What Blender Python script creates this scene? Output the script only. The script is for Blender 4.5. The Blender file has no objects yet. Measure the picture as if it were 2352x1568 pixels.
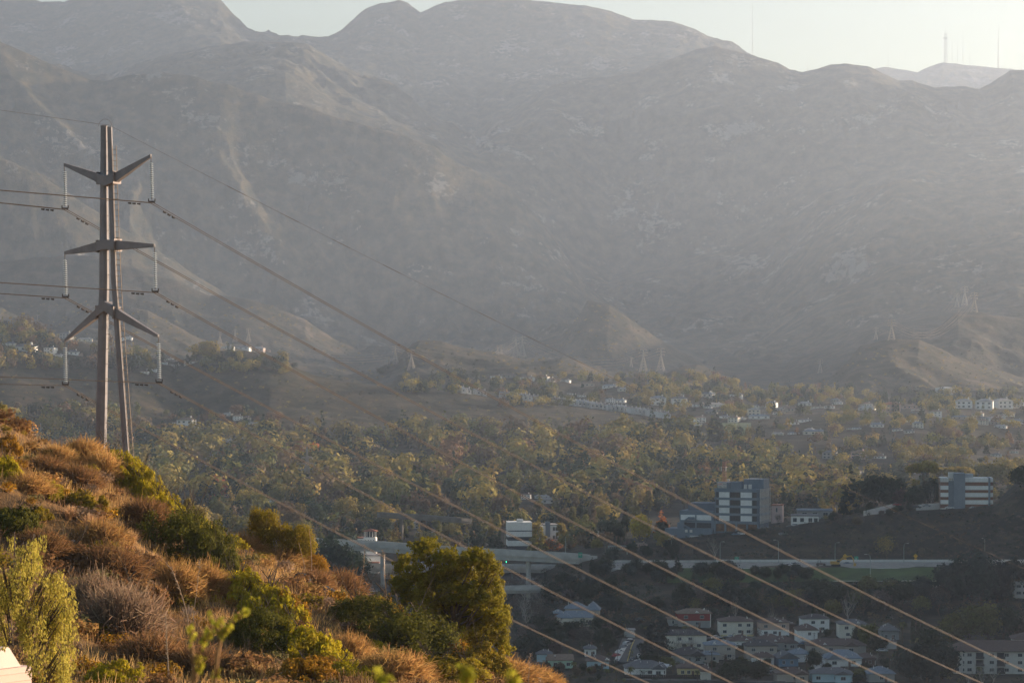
import bpy, bmesh, math, random
import numpy as np
from mathutils import Vector, Matrix
R = math.radians
sc = bpy.context.scene
COL = sc.collection

# ------------------------------------------------------------------ camera, sky, sun, exposure
T = math.tan(R(10.0)); K = T / 1176.0          # metres per photo unit per metre of distance
cam = bpy.data.cameras.new('camera'); cam_o = bpy.data.objects.new('camera', cam); COL.objects.link(cam_o)
cam_o.location = (0, 0, 0); cam_o.rotation_euler = (R(90), 0, 0)
cam.sensor_width = 36; cam.lens = 18 / T; cam.clip_start = 0.5; cam.clip_end = 60000
cam.dof.use_dof = True; cam.dof.focus_distance = 420; cam.dof.aperture_fstop = 5.6
sc.camera = cam_o
SUN_AZ, SUN_EL = 60.0, 8.0                      # clockwise from the view direction, above the horizon
world = bpy.data.worlds.new('World'); sc.world = world; world.use_nodes = True
wn = world.node_tree.nodes; wn.clear()
sky = wn.new('ShaderNodeTexSky'); sky.sky_type = 'NISHITA'; sky.sun_disc = False
sky.sun_elevation = R(SUN_EL); sky.sun_rotation = R(SUN_AZ); sky.altitude = 300
sky.air_density = 1.0; sky.dust_density = 1.2; sky.ozone_density = 0.9
bg = wn.new('ShaderNodeBackground'); bg.inputs[1].default_value = 0.069
wo = wn.new('ShaderNodeOutputWorld')
world.node_tree.links.new(sky.outputs[0], bg.inputs[0]); world.node_tree.links.new(bg.outputs[0], wo.inputs[0])
sun = bpy.data.lights.new('sun', 'SUN'); sun.energy = 5.0; sun.angle = R(0.5); sun.color = (1.0, 0.755, 0.545)
sun_o = bpy.data.objects.new('sun', sun); COL.objects.link(sun_o)
SUN = Vector((math.sin(R(SUN_AZ)) * math.cos(R(SUN_EL)), math.cos(R(SUN_AZ)) * math.cos(R(SUN_EL)), math.sin(R(SUN_EL))))
sun_o.rotation_euler = SUN.to_track_quat('Z', 'Y').to_euler()
sc.view_settings.view_transform = 'Standard'; sc.view_settings.look = 'None'
sc.view_settings.exposure = 1.37; sc.view_settings.gamma = 1.0
sc.render.engine = 'CYCLES'
sc.cycles.use_denoising = True
sc.cycles.max_bounces = 6; sc.cycles.diffuse_bounces = 3; sc.cycles.glossy_bounces = 2
sc.cycles.transmission_bounces = 3; sc.cycles.transparent_max_bounces = 8; sc.cycles.volume_bounces = 1
sc.cycles.sample_clamp_indirect = 4.0

# ------------------------------------------------------------------ helpers
def P(vx, vy, Y): return Vector(((vx - 1176) * K * Y, Y, (784 - vy) * K * Y))

def hsh(ix, iy, seed):
    h = (ix.astype(np.int64) * 374761393 + iy.astype(np.int64) * 668265263 + seed * 2147483647 + 12345) & 0x7fffffff
    h = ((h ^ (h >> 13)) * 1274126177) & 0x7fffffff
    return ((h ^ (h >> 16)) & 0xffff) / 65535.0
def vnoise(x, y, seed=0):
    x = np.asarray(x, float); y = np.asarray(y, float)
    ix = np.floor(x); iy = np.floor(y); fx = x - ix; fy = y - iy
    fx = fx * fx * fx * (fx * (fx * 6 - 15) + 10); fy = fy * fy * fy * (fy * (fy * 6 - 15) + 10)
    a = hsh(ix, iy, seed); b = hsh(ix + 1, iy, seed); c = hsh(ix, iy + 1, seed); d = hsh(ix + 1, iy + 1, seed)
    return (a + (b - a) * fx) * (1 - fy) + (c + (d - c) * fx) * fy
def fbm(x, y, seed=0, octs=5, ridged=False):
    s = 0; a = 1.0; tot = 0
    for o in range(octs):
        n = vnoise(x, y, seed + o * 17)
        n = (1 - abs(2 * n - 1)) if ridged else n
        s = s + a * n; tot += a; a *= 0.5
        x, y = 1.6 * x + 1.2 * y + 3.1, -1.2 * x + 1.6 * y + 7.7
    return s / tot

def tag(o, label=None, cat=None, group=None, kind=None):
    if label: o['label'] = label
    if cat: o['category'] = cat
    if group: o['group'] = group
    if kind: o['kind'] = kind
    return o
def thing(name, label, cat, loc=(0, 0, 0), rz=0, group=None):
    o = bpy.data.objects.new(name, None); COL.objects.link(o)
    o.location = loc; o.rotation_euler = (0, 0, rz); o.empty_display_size = 0.2
    return tag(o, label, cat, group)
def link(name, me, parent=None, color=None):
    o = bpy.data.objects.new(name, me); COL.objects.link(o)
    if parent: o.parent = parent
    if color: o.color = (*color[:3], 1)
    return o
def np_mesh(name, V, F, mat, smooth=False):
    """V (n,3), F (m,k) with k = 3 or 4"""
    me = bpy.data.meshes.new(name); V = np.ascontiguousarray(V, np.float32); F = np.ascontiguousarray(F, np.int32)
    m, k = F.shape
    me.vertices.add(len(V)); me.vertices.foreach_set('co', V.ravel())
    me.loops.add(m * k); me.loops.foreach_set('vertex_index', F.ravel())
    me.polygons.add(m); me.polygons.foreach_set('loop_start', np.arange(0, m * k, k, dtype=np.int32))
    me.polygons.foreach_set('loop_total', np.full(m, k, np.int32))
    if smooth: me.polygons.foreach_set('use_smooth', np.ones(m, bool))
    me.update(calc_edges=True)
    if mat: me.materials.append(mat)
    return me

class MB:
    """collects boxes, prisms, tubes; build() links them as one mesh object"""
    def __init__(s): s.v = []; s.f = []
    def add(s, vs, fs):
        n = len(s.v); s.v += [tuple(v) for v in vs]; s.f += [[i + n for i in f] for f in fs]; return s
    def box(s, x0, x1, y0, y1, z0, z1):
        return s.add([(x0, y0, z0), (x1, y0, z0), (x1, y1, z0), (x0, y1, z0), (x0, y0, z1), (x1, y0, z1), (x1, y1, z1), (x0, y1, z1)],
                     [(0, 3, 2, 1), (4, 5, 6, 7), (0, 1, 5, 4), (1, 2, 6, 5), (2, 3, 7, 6), (3, 0, 4, 7)])
    def hexa(s, a, b):
        """frustum between two quads a, b (lists of 4 points)"""
        return s.add(list(a) + list(b), [(3, 2, 1, 0), (4, 5, 6, 7), (0, 1, 5, 4), (1, 2, 6, 5), (2, 3, 7, 6), (3, 0, 4, 7)])
    def prism(s, poly, z0, z1):
        n = len(poly)
        return s.add([(x, y, z0) for x, y in poly] + [(x, y, z1) for x, y in poly],
                     [list(range(n))[::-1], list(range(n, 2 * n))] + [(i, (i + 1) % n, n + (i + 1) % n, n + i) for i in range(n)])
    def tube(s, pts, r, n=6, cap=True):
        pts = [Vector(p) for p in pts]; m = len(pts)
        rs = r if hasattr(r, '__len__') else [r] * m
        vs = []
        for i, p in enumerate(pts):
            d = (pts[min(i + 1, m - 1)] - pts[max(i - 1, 0)])
            if d.length < 1e-9: d = Vector((0, 0, 1))
            d.normalize(); a = d.cross(Vector((0, 0, 1)) if abs(d.z) < 0.95 else Vector((1, 0, 0))).normalized(); b = d.cross(a)
            vs += [p + rs[i] * (math.cos(2 * math.pi * k / n) * a + math.sin(2 * math.pi * k / n) * b) for k in range(n)]
        fs = [(i * n + k, i * n + (k + 1) % n, (i + 1) * n + (k + 1) % n, (i + 1) * n + k) for i in range(m - 1) for k in range(n)]
        if cap: fs += [list(range(n)), list(range((m - 1) * n, m * n))[::-1]]
        return s.add(vs, fs)
    def lathe(s, prof, c=(0, 0, 0), n=12):
        c = Vector(c); vs = [c + Vector((r * math.cos(2 * math.pi * k / n), r * math.sin(2 * math.pi * k / n), z)) for r, z in prof for k in range(n)]
        m = len(prof)
        fs = [(i * n + k, i * n + (k + 1) % n, (i + 1) * n + (k + 1) % n, (i + 1) * n + k) for i in range(m - 1) for k in range(n)]
        fs += [list(range(n))[::-1], list(range((m - 1) * n, m * n))]
        return s.add(vs, fs)
    def mesh(s, name, mat, smooth=False):
        me = bpy.data.meshes.new(name); me.from_pydata(s.v, [], s.f); me.materials.append(mat)
        bm = bmesh.new(); bm.from_mesh(me); bmesh.ops.recalc_face_normals(bm, faces=bm.faces); bm.to_mesh(me); bm.free()
        if smooth: me.polygons.foreach_set('use_smooth', [True] * len(me.polygons))
        return me
    def build(s, name, mat, parent=None, smooth=False, label=None):
        o = link(name, s.mesh(name, mat, smooth), parent)
        if label: o['label'] = label
        return o

# ------------------------------------------------------------------ materials
MATS = {}
def mat(name, color, rough=0.8, var=0.12, scale=0.6, metal=0.0, emit=0, spec=0.3, bump=0.0):
    if name in MATS: return MATS[name]
    m = bpy.data.materials.new(name); m.use_nodes = True; nt = m.node_tree; b = nt.nodes['Principled BSDF']
    b.inputs['Roughness'].default_value = rough; b.inputs['Metallic'].default_value = metal
    b.inputs['Specular IOR Level'].default_value = spec
    tc = nt.nodes.new('ShaderNodeTexCoord'); nz = nt.nodes.new('ShaderNodeTexNoise'); nz.inputs['Scale'].default_value = scale; nz.inputs['Detail'].default_value = 6
    nt.links.new(tc.outputs['Object'], nz.inputs['Vector'])
    rp = nt.nodes.new('ShaderNodeValToRGB'); e = rp.color_ramp.elements
    e[0].position = 0.3; e[1].position = 0.7
    e[0].color = (*[c * (1 - var) for c in color], 1); e[1].color = (*[min(1, c * (1 + var)) for c in color], 1)
    nt.links.new(nz.outputs['Fac'], rp.inputs[0]); nt.links.new(rp.outputs[0], b.inputs['Base Color'])
    if bump:
        bp = nt.nodes.new('ShaderNodeBump'); bp.inputs['Strength'].default_value = bump; bp.inputs['Distance'].default_value = 0.1
        nt.links.new(nz.outputs['Fac'], bp.inputs['Height']); nt.links.new(bp.outputs[0], b.inputs['Normal'])
    if emit:
        b.inputs['Emission Color'].default_value = (*color, 1); b.inputs['Emission Strength'].default_value = emit
    MATS[name] = m; return m

def leaf_mat(name='leaf', src='object', transl=0.48, var=0.34, hue=0.012):
    """leaves: colour from the object's own colour (or a colour attribute), varied leaf by leaf; light passes through them"""
    if name in MATS: return MATS[name]
    m = bpy.data.materials.new(name); m.use_nodes = True; nt = m.node_tree; N = nt.nodes; L = nt.links; N.clear()
    out = N.new('ShaderNodeOutputMaterial'); mix = N.new('ShaderNodeMixShader'); mix.inputs[0].default_value = transl
    b = N.new('ShaderNodeBsdfPrincipled'); b.inputs['Roughness'].default_value = 0.7; b.inputs['Specular IOR Level'].default_value = 0.05
    t = N.new('ShaderNodeBsdfTranslucent')
    if src == 'object':
        c = N.new('ShaderNodeObjectInfo').outputs['Color']
    else:
        a = N.new('ShaderNodeAttribute'); a.attribute_name = 'tint'; c = a.outputs['Color']
    g = N.new('ShaderNodeNewGeometry'); hs = N.new('ShaderNodeHueSaturation')
    mr = N.new('ShaderNodeMapRange'); mr.inputs[3].default_value = 1 - var; mr.inputs[4].default_value = 1 + var
    mh = N.new('ShaderNodeMapRange'); mh.inputs[3].default_value = 0.5 - hue; mh.inputs[4].default_value = 0.5 + hue
    ml = N.new('ShaderNodeMath'); ml.operation = 'FRACT'; mm = N.new('ShaderNodeMath'); mm.operation = 'MULTIPLY'; mm.inputs[1].default_value = 37.7
    L.new(g.outputs['Random Per Island'], mr.inputs[0]); L.new(g.outputs['Random Per Island'], mm.inputs[0]); L.new(mm.outputs[0], ml.inputs[0]); L.new(ml.outputs[0], mh.inputs[0])
    L.new(mh.outputs[0], hs.inputs['Hue']); L.new(mr.outputs[0], hs.inputs['Value']); L.new(c, hs.inputs['Color'])
    L.new(hs.outputs[0], b.inputs['Base Color']); L.new(hs.outputs[0], t.inputs['Color'])
    L.new(b.outputs[0], mix.inputs[1]); L.new(t.outputs[0], mix.inputs[2]); L.new(mix.outputs[0], out.inputs[0])
    MATS[name] = m; return m

def ground_mat(name, stops, scale, rock=None, rscale=1.0, rthr=0.6, bump=0.5, bdist=1.0, stretch=(1, 1, 1), grass=None):
    """three-tone scrub ground with rock or soil patches of their own shape"""
    m = bpy.data.materials.new(name); m.use_nodes = True; nt = m.node_tree; N = nt.nodes; L = nt.links
    b = N['Principled BSDF']; b.inputs['Roughness'].default_value = 0.95; b.inputs['Specular IOR Level'].default_value = 0.1
    tc = N.new('ShaderNodeTexCoord'); mp = N.new('ShaderNodeMapping'); mp.inputs['Scale'].default_value = stretch
    L.new(tc.outputs['Object'], mp.inputs[0])
    n1 = N.new('ShaderNodeTexNoise'); n1.inputs['Scale'].default_value = scale; n1.inputs['Detail'].default_value = 8; n1.inputs['Roughness'].default_value = 0.68
    L.new(mp.outputs[0], n1.inputs['Vector'])
    rp = N.new('ShaderNodeValToRGB'); L.new(n1.outputs['Fac'], rp.inputs[0])
    el = rp.color_ramp.elements
    while len(el) < len(stops): el.new(0.5)
    for e, (p, c) in zip(el, stops): e.position = p; e.color = (*c, 1)
    col = rp.outputs[0]
    if rock:
        n2 = N.new('ShaderNodeTexNoise'); n2.inputs['Scale'].default_value = rscale; n2.inputs['Detail'].default_value = 9; n2.inputs['Roughness'].default_value = 0.75
        L.new(mp.outputs[0], n2.inputs['Vector'])
        n3 = N.new('ShaderNodeTexNoise'); n3.inputs['Scale'].default_value = rscale * 0.13; n3.inputs['Detail'].default_value = 3
        L.new(mp.outputs[0], n3.inputs['Vector'])
        ad = N.new('ShaderNodeMath'); ad.operation = 'ADD'; L.new(n2.outputs['Fac'], ad.inputs[0]); L.new(n3.outputs['Fac'], ad.inputs[1])
        mr = N.new('ShaderNodeMapRange'); mr.inputs[1].default_value = rthr * 2 - 0.02; mr.inputs[2].default_value = rthr * 2 + 0.05
        L.new(ad.outputs[0], mr.inputs[0])
        mx = N.new('ShaderNodeMix'); mx.data_type = 'RGBA'; L.new(mr.outputs[0], mx.inputs[0]); L.new(col, mx.inputs[6]); mx.inputs[7].default_value = (*rock, 1)
        col = mx.outputs[2]
    L.new(col, b.inputs['Base Color'])
    bp = N.new('ShaderNodeBump'); bp.inputs['Strength'].default_value = bump; bp.inputs['Distance'].default_value = bdist
    L.new(n1.outputs['Fac'], bp.inputs['Height']); L.new(bp.outputs[0], b.inputs['Normal'])
    return m

# ------------------------------------------------------------------ the land: rows of heights at set distances
# (distance, [(photo column, photo row) ...], span of columns where the row counts or None)
ROWS = [
 (1000, [(0, 1600), (2352, 1600)], None),
 (1080, [(0, 1556), (2352, 1556)], None),
 (1150, [(0, 1505), (1200, 1505), (2352, 1505)], None),
 (1230, [(0, 1462), (1150, 1462), (1330, 1445), (1500, 1458), (2352, 1452)], None),
 (1290, [(0, 1440), (1200, 1435), (1330, 1402), (1400, 1382), (1470, 1366), (1540, 1376), (1640, 1405), (1760, 1412), (2352, 1415)], None),
 (1345, [(0, 1410), (1150, 1432), (1250, 1425), (1300, 1400), (1335, 1360), (1420, 1340), (1520, 1342), (1800, 1338), (2352, 1342)], None),
 (1368, [(0, 1396), (1150, 1420), (1250, 1412), (1308, 1372), (1335, 1335), (1420, 1306), (1520, 1305), (1800, 1306), (1900, 1306), (2352, 1306)], None),
 (1400, [(0, 1378), (1150, 1408), (1250, 1398), (1300, 1354), (1335, 1312), (1400, 1296), (1520, 1295), (1900, 1295), (2352, 1295)], None),
 (1412, [(0, 1370), (1150, 1398), (1250, 1388), (1300, 1346), (1335, 1304), (1400, 1286), (1520, 1287), (1900, 1288), (2352, 1288)], None),
 (1490, [(0, 1330), (1150, 1320), (1250, 1310), (1330, 1270), (1400, 1262), (1560, 1240), (1640, 1226), (1700, 1222), (1800, 1212), (1900, 1196), (2000, 1182), (2100, 1170), (2200, 1167), (2290, 1163), (2352, 1120), (2600, 950)], None),
 (1600, [(0, 1290), (1150, 1282), (1300, 1265), (1400, 1240), (1560, 1215), (1700, 1200), (1900, 1186), (2000, 1166), (2290, 1150), (2352, 1085), (2600, 900)], None),
 (1750, [(0, 1238), (1200, 1232), (1500, 1210), (1700, 1190), (2100, 1180), (2352, 1150), (2600, 1000)], None),
 (1900, [(0, 1192), (1200, 1188), (2352, 1180)], None),
 (2100, [(0, 1142), (2352, 1138)], None),
 (2350, [(-200, 1088), (800, 1085), (1300, 1080), (1700, 1070), (2352, 1085)], None),
 (2650, [(-200, 1030), (300, 1032), (700, 1030), (900, 1035), (1200, 1030), (1500, 1000), (1650, 1010), (1700, 1000), (1900, 995), (2100, 990), (2352, 1030)], None),
 (2850, [(-200, 850), (0, 850), (100, 880), (300, 900), (420, 950), (620, 930), (800, 950), (1000, 960), (1250, 975), (1500, 965), (1700, 958), (1900, 955), (2100, 950), (2352, 975)], None),
 (3000, [(-200, 745), (0, 752), (60, 756), (100, 775), (200, 788), (330, 812), (400, 832), (480, 804), (560, 806), (620, 818), (660, 834), (720, 860), (770, 870), (830, 880), (950, 895), (1060, 902), (1120, 915), (1200, 925), (1350, 943), (1490, 955), (1600, 952), (1750, 940), (1900, 934), (2352, 945)], None),
 (3200, [(-200, 790), (400, 850), (830, 905), (950, 905), (1060, 893), (1250, 905), (1500, 915), (1700, 925), (2352, 930)], None),
 (3450, [(-200, 800), (400, 850), (830, 890), (1060, 880), (1200, 870), (1450, 890), (1700, 905), (2000, 912), (2352, 926)], None),
 (3800, [(-200, 755), (0, 752), (480, 815), (700, 855), (800, 862), (870, 856), (920, 815), (947, 788), (965, 780), (1024, 786), (1060, 797), (1126, 810), (1170, 819), (1207, 827), (1254, 828), (1291, 822), (1331, 831), (1360, 846), (1419, 876), (1480, 876), (1533, 857), (1566, 840), (1602, 836), (1640, 850), (1700, 882), (1755, 908), (1850, 915), (1930, 850), (1976, 793), (2027, 783), (2061, 777), (2112, 779), (2160, 802), (2220, 835), (2352, 884)], None),
 (4000, [(-200, 800), (700, 880), (900, 860), (1200, 860), (1560, 880), (1750, 920), (1950, 860), (2100, 815), (2352, 880)], None),
 (4250, [(-200, 690), (0, 702), (60, 736), (120, 745), (200, 702), (290, 706), (340, 713), (400, 746), (465, 779), (540, 802), (650, 846), (800, 868), (1000, 850), (1300, 845), (1500, 862), (1800, 890), (1980, 850), (2100, 790), (2150, 757), (2198, 715), (2238, 716), (2300, 729), (2352, 737), (2500, 745)], None),
 (4600, [(-200, 740), (400, 790), (800, 870), (1300, 840), (1800, 880), (2100, 800), (2352, 760)], None),
 (4800, [(-200, 590), (0, 600), (150, 585), (220, 592), (274, 605), (359, 633), (410, 646), (482, 682), (560, 688), (620, 702), (700, 735), (760, 775), (830, 808), (1000, 840), (1290, 790), (1350, 690), (1400, 700), (1500, 770), (1620, 840), (1800, 850), (2000, 760), (2100, 740), (2352, 700)], None),
 (5200, [(-200, 680), (400, 740), (800, 850), (1000, 845), (1300, 760), (1620, 840), (2000, 760), (2352, 680)], None),
 (5500, [(-200, 300), (0, 360), (67, 390), (154, 441), (230, 490), (330, 560), (450, 640), (560, 700), (700, 760), (900, 820), (1100, 805), (1300, 760), (1550, 800), (1750, 790), (1900, 700), (2050, 620), (2200, 580), (2352, 560)], None),
 (5900, [(-200, 400), (330, 620), (700, 780), (900, 820), (1300, 770), (1750, 780), (2050, 660), (2352, 590)], None),
 (6500, [(-200, 60), (0, 100), (51, 118), (128, 154), (205, 185), (241, 187), (300, 172), (359, 166), (436, 176), (492, 193), (523, 197), (579, 215), (640, 232), (702, 243), (769, 268), (846, 288), (923, 309), (1000, 338), (1056, 378), (1110, 400), (1164, 425), (1220, 480), (1280, 560), (1350, 660), (1450, 750), (1600, 740), (1750, 700), (1900, 540), (2050, 420), (2200, 430), (2352, 400)], None),
 (7000, [(-200, 240), (205, 300), (523, 300), (769, 350), (1000, 420), (1164, 500), (1350, 690), (1600, 700), (1750, 640), (1900, 530), (2352, 420)], None),
 (7300, [(-200, 200), (241, 230), (450, 205), (560, 190), (600, 181), (655, 180), (700, 205), (769, 245), (846, 268), (923, 290), (1010, 330), (1164, 440), (1400, 650), (1700, 560), (1900, 440), (2100, 360), (2352, 330)], None),
 (8300, [(-200, 200), (200, 190), (300, 150), (400, 122), (470, 110), (560, 96), (700, 100), (800, 160), (900, 215), (1000, 300), (1090, 350), (1130, 300), (1179, 271), (1251, 210), (1327, 190), (1400, 184), (1455, 176), (1480, 163), (1547, 138), (1599, 116), (1640, 108), (1675, 117), (1727, 130), (1788, 148), (1814, 164), (1844, 169), (1875, 163), (1906, 152), (1947, 149), (1993, 156), (2064, 185), (2095, 184), (2146, 199), (2213, 197), (2248, 205), (2274, 192), (2320, 163), (2352, 162), (2600, 120)], None),
 (9000, [(-200, 240), (200, 220), (400, 180), (560, 150), (700, 160), (900, 250), (1100, 330), (1300, 250), (1600, 180), (1850, 230), (2352, 260)], None),
 (10500, [(-200, -60), (0, -20), (60, -6), (95, 3), (150, 3), (175, -8), (300, -40), (420, -45), (502, -4), (533, 31), (564, 64), (587, 78), (610, 76), (633, 90), (666, 96), (728, 97), (743, 92), (784, 72), (820, 39), (841, 21), (872, 9), (918, 1), (938, 7), (966, 30), (989, 19), (1025, 4), (1066, 0), (1120, -8), (1180, -4), (1235, 3), (1343, 12), (1404, 25), (1455, 45), (1547, 49), (1599, 68), (1624, 82), (1675, 98), (1727, 129), (1773, 147), (1814, 164), (1870, 190), (2000, 260), (2352, 330), (2600, 300)], None),
 (11200, [(-200, 100), (1000, 100), (1700, 220), (2352, 300)], None),
 (13000, [(-200, 300), (1700, 300), (1900, 190), (2000, 160), (2035, 153), (2070, 158), (2110, 165), (2140, 149), (2170, 141), (2230, 148), (2290, 155), (2352, 160), (2600, 150)], None),
 (14500, [(-200, 420), (2352, 420)], None),
]
CREST = np.array([3000, 3800, 4250, 4800, 5500, 6500, 7300, 8300, 10500, 13000.])
RY = np.array([430.] + [r[0] for r in ROWS])
def valley(x, y):
    """height of the far land at world x, y (arrays)"""
    x = np.atleast_1d(np.asarray(x, float)); y = np.atleast_1d(np.asarray(y, float))
    u = x / (K * y) + 1176
    uw = u.copy()
    far = np.clip((y - 2600) / 800, 0, 1)
    uw = u + far * (fbm(x / 340, y / 340, 5, 4) - 0.5) * 60 * np.clip(np.abs(np.min(np.abs(y[..., None] - CREST), -1)) / 150, 0, 1)
    i = np.clip(np.searchsorted(RY, y) - 1, 0, len(RY) - 2)
    Z = np.empty((len(RY), u.size)); Z[0] = -100
    for k, (yy, pts, _) in enumerate(ROWS):
        px, py = zip(*pts); Z[k + 1] = (784 - np.interp(uw.ravel(), px, py)) * K * yy
    idx = np.arange(u.size); ii = i.ravel()
    t = np.clip((y - RY[i]) / (RY[i + 1] - RY[i]), 0, 1).ravel()
    ts = np.where(y.ravel() > 2500, t, t)
    z = (Z[ii, idx] * (1 - ts) + Z[ii + 1, idx] * ts).reshape(u.shape)
    # gullies and spurs, weakest on the crests
    dc = np.min(np.abs(y[..., None] - CREST), -1)
    w = far * (0.10 + 0.9 * np.clip(dc / 350, 0, 1))
    sc_ = np.clip(y / 6000, 0.5, 1.5)
    g = fbm(x / 430 / sc_ + y / 1500 + fbm(x / 500, y / 500, 9, 2), y / 800 / sc_, 21, 5, True) - 0.55
    z = z + g * w * 140 * np.clip(1 - (y - 8000) / 1500, 0.3, 1) * sc_ ** 1.3 * np.clip((y - 2700) / 2500, 0.28, 1)
    z = z + (fbm(x / 75, y / 95, 33, 4, True) - 0.6) * np.clip((y - 1200) / 3000, 0, 1) * 30 * (0.10 + 0.90 * w)
    z = z + (fbm(x / 25, y / 25, 43, 3) - 0.5) * 2.0 * np.clip((y - 1200) / 200, 0, 1)
    return z

HR = [(3, [(0, 0)]), (20, [(0, 0)]), (60, [(0, 0)]), (100, [(0, 0)]),
 (125, [(-400, 1600), (1000, 1600), (1300, 1660), (2352, 2300), (4000, 3300)]),
 (165, [(-400, 1180), (0, 1240), (200, 1310), (330, 1370), (430, 1420), (520, 1410), (700, 1470), (900, 1520), (1100, 1560), (1300, 1620), (1500, 1760), (2352, 2300), (4000, 3300)]),
 (210, [(-400, 760), (-100, 922), (0, 966), (60, 1008), (120, 1030), (200, 1060), (240, 1078), (300, 1108), (400, 1172), (480, 1222), (560, 1268), (700, 1318), (760, 1352), (820, 1400), (900, 1455), (1000, 1500), (1150, 1545), (1250, 1578), (1330, 1620), (1500, 1720), (2352, 2300), (4000, 3300)]),
 (240, [(-400, 780), (0, 1000), (240, 1100), (300, 1130), (400, 1220), (700, 1390), (1000, 1560), (1500, 1800), (2352, 2330), (4000, 3300)])]
HZ = {3: -1.7, 20: -5.0, 60: -14.0, 100: -16.0}
def hill(x, y):
    """height of the near hillside"""
    x = np.atleast_1d(np.asarray(x, float)); y = np.atleast_1d(np.asarray(y, float))
    u = x / (K * np.maximum(y, 60)) + 1176
    ys = np.array([r[0] for r in HR] + [300., 430.])
    Z = np.empty((len(ys), u.size))
    for k, (yy, pts) in enumerate(HR):
        if yy in HZ: Z[k] = HZ[yy] + np.clip(-x.ravel() * 0.10, -6, 6) * (yy > 30)
        else:
            px, py = zip(*pts); Z[k] = (784 - np.interp(u.ravel(), px, py)) * K * yy
    Z[-2] = np.minimum(Z[-3] - 18, -30); Z[-1] = -100
    i = np.clip(np.searchsorted(ys, y.ravel()) - 1, 0, len(ys) - 2); idx = np.arange(u.size)
    t = np.clip((y.ravel() - ys[i]) / (ys[i + 1] - ys[i]), 0, 1)
    z = (Z[i, idx] * (1 - t) + Z[i + 1, idx] * t).reshape(u.shape)
    w = np.clip(np.abs(y - 210) / 30, 0.25, 1) * np.clip((y - 20) / 60, 0, 1)
    return z + (fbm(x / 14, y / 14, 3, 4) - 0.5) * 3.4 * w + (fbm(x / 2.5, y / 2.5, 8, 3) - 0.5) * 0.5
def ground(x, y):
    return float((valley if y > 430 else hill)(x, y)[0])
_cv = np.arange(-240, 2600, 4.0); _cY = np.concatenate([np.geomspace(960, 3200, 1500, endpoint=False), np.geomspace(3200, 14000, 900)])
_gu, _gy = np.meshgrid(_cv, _cY, indexing='ij'); _gvis = 784 - valley((_gu - 1176) * K * _gy, _gy) / (K * _gy)
def drop(vx, vy, near=960, far=14000, hillside=False):
    """where the line of sight through a photo point first meets the land"""
    if hillside:
        Y = np.linspace(60, 236, 700); hit = np.nonzero(hill((vx - 1176) * K * Y, Y) >= (784 - vy) * K * Y)[0]; y = float(Y[hit[0]]) if len(hit) else 212.0
        x = (vx - 1176) * K * y; return Vector((x, y, float(hill(x, y)[0])))
    i = int(np.clip(round((vx + 240) / 4), 0, len(_cv) - 1)); i0 = int(np.searchsorted(_cY, near)); col_ = _gvis[i, i0:]
    hit = np.nonzero(col_ <= vy)[0]; y = float(_cY[i0 + hit[0]]) if len(hit) else float(_cY[i0 + int(np.argmin(col_))])
    x = (vx - 1176) * K * y; return Vector((x, y, float(valley(x, y)[0])))

def grid_mesh(name, X, Y, Zf, m):
    nr, nc = X.shape; V = np.stack([X, Y, Zf], -1).reshape(-1, 3)
    a = (np.arange(nr - 1)[:, None] * nc + np.arange(nc - 1)[None]).ravel()
    F = np.stack([a, a + 1, a + nc + 1, a + nc], -1)
    return np_mesh(name, V, F, m, True)

def rows_between(y0, y1, n): return np.geomspace(y0, y1, n)
us = np.concatenate([np.linspace(-700, -160, 60, endpoint=False), np.arange(-160, 2520, 3.0), np.linspace(2520, 3050, 60)])
def fan(name, ys, us, m, f=valley):
    U, YY = np.meshgrid(us, ys); X = (U - 1176) * K * YY
    return link(name, grid_mesh(name, X, YY, f(X, YY), m))
m_val = ground_mat('valley_floor', [(0.30, (0.018, 0.022, 0.016)), (0.5, (0.036, 0.033, 0.026)), (0.68, (0.09, 0.075, 0.052))], 0.05, rock=(0.13, 0.11, 0.09), rscale=0.02, rthr=0.60, bump=0.6, bdist=2)
m_mtn = ground_mat('mountain_scrub', [(0.40, (0.022, 0.030, 0.020)), (0.5, (0.058, 0.055, 0.036)), (0.66, (0.115, 0.095, 0.058))], 0.028, rock=(0.175, 0.17, 0.165), rscale=0.06, rthr=0.575, bump=1.0, bdist=7, stretch=(1, 0.6, 1.0))
tag(fan('ground', np.concatenate([np.linspace(425, 1000, 14, endpoint=False), np.arange(1000, 1500, 5.0), rows_between(1500, 2700, 130)]), us, m_val), kind='structure')

m_low = ground_mat('foothill_scrub', [(0.38, (0.022, 0.028, 0.018)), (0.5, (0.05, 0.046, 0.032)), (0.66, (0.10, 0.078, 0.052))], 0.04, rock=(0.13, 0.11, 0.09), rscale=0.03, rthr=0.60, bump=0.8, bdist=4)
m_hill = ground_mat('dry_hillside', [(0.33, (0.06, 0.042, 0.025)), (0.5, (0.17, 0.10, 0.045)), (0.66, (0.32, 0.19, 0.08))], 0.35, rock=(0.10, 0.085, 0.075), rscale=0.22, rthr=0.60, bump=0.9, bdist=0.5)
tag(fan('foothills', rows_between(2700, 5000, 300), us, m_low), kind='structure')
tag(fan('mountains', np.concatenate([rows_between(5000, 11000, 420), np.linspace(11040, 14500, 60)]), us, m_mtn), kind='structure')
hx = np.linspace(-130, 130, 420); hy = np.concatenate([np.linspace(-12, 100, 60, endpoint=False), np.linspace(100, 260, 330), np.linspace(262, 432, 40)])
HXX, HYY = np.meshgrid(hx, hy); HXX = HXX * (0.35 + 0.65 * np.clip(HYY / 150, 0, 3))
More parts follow.
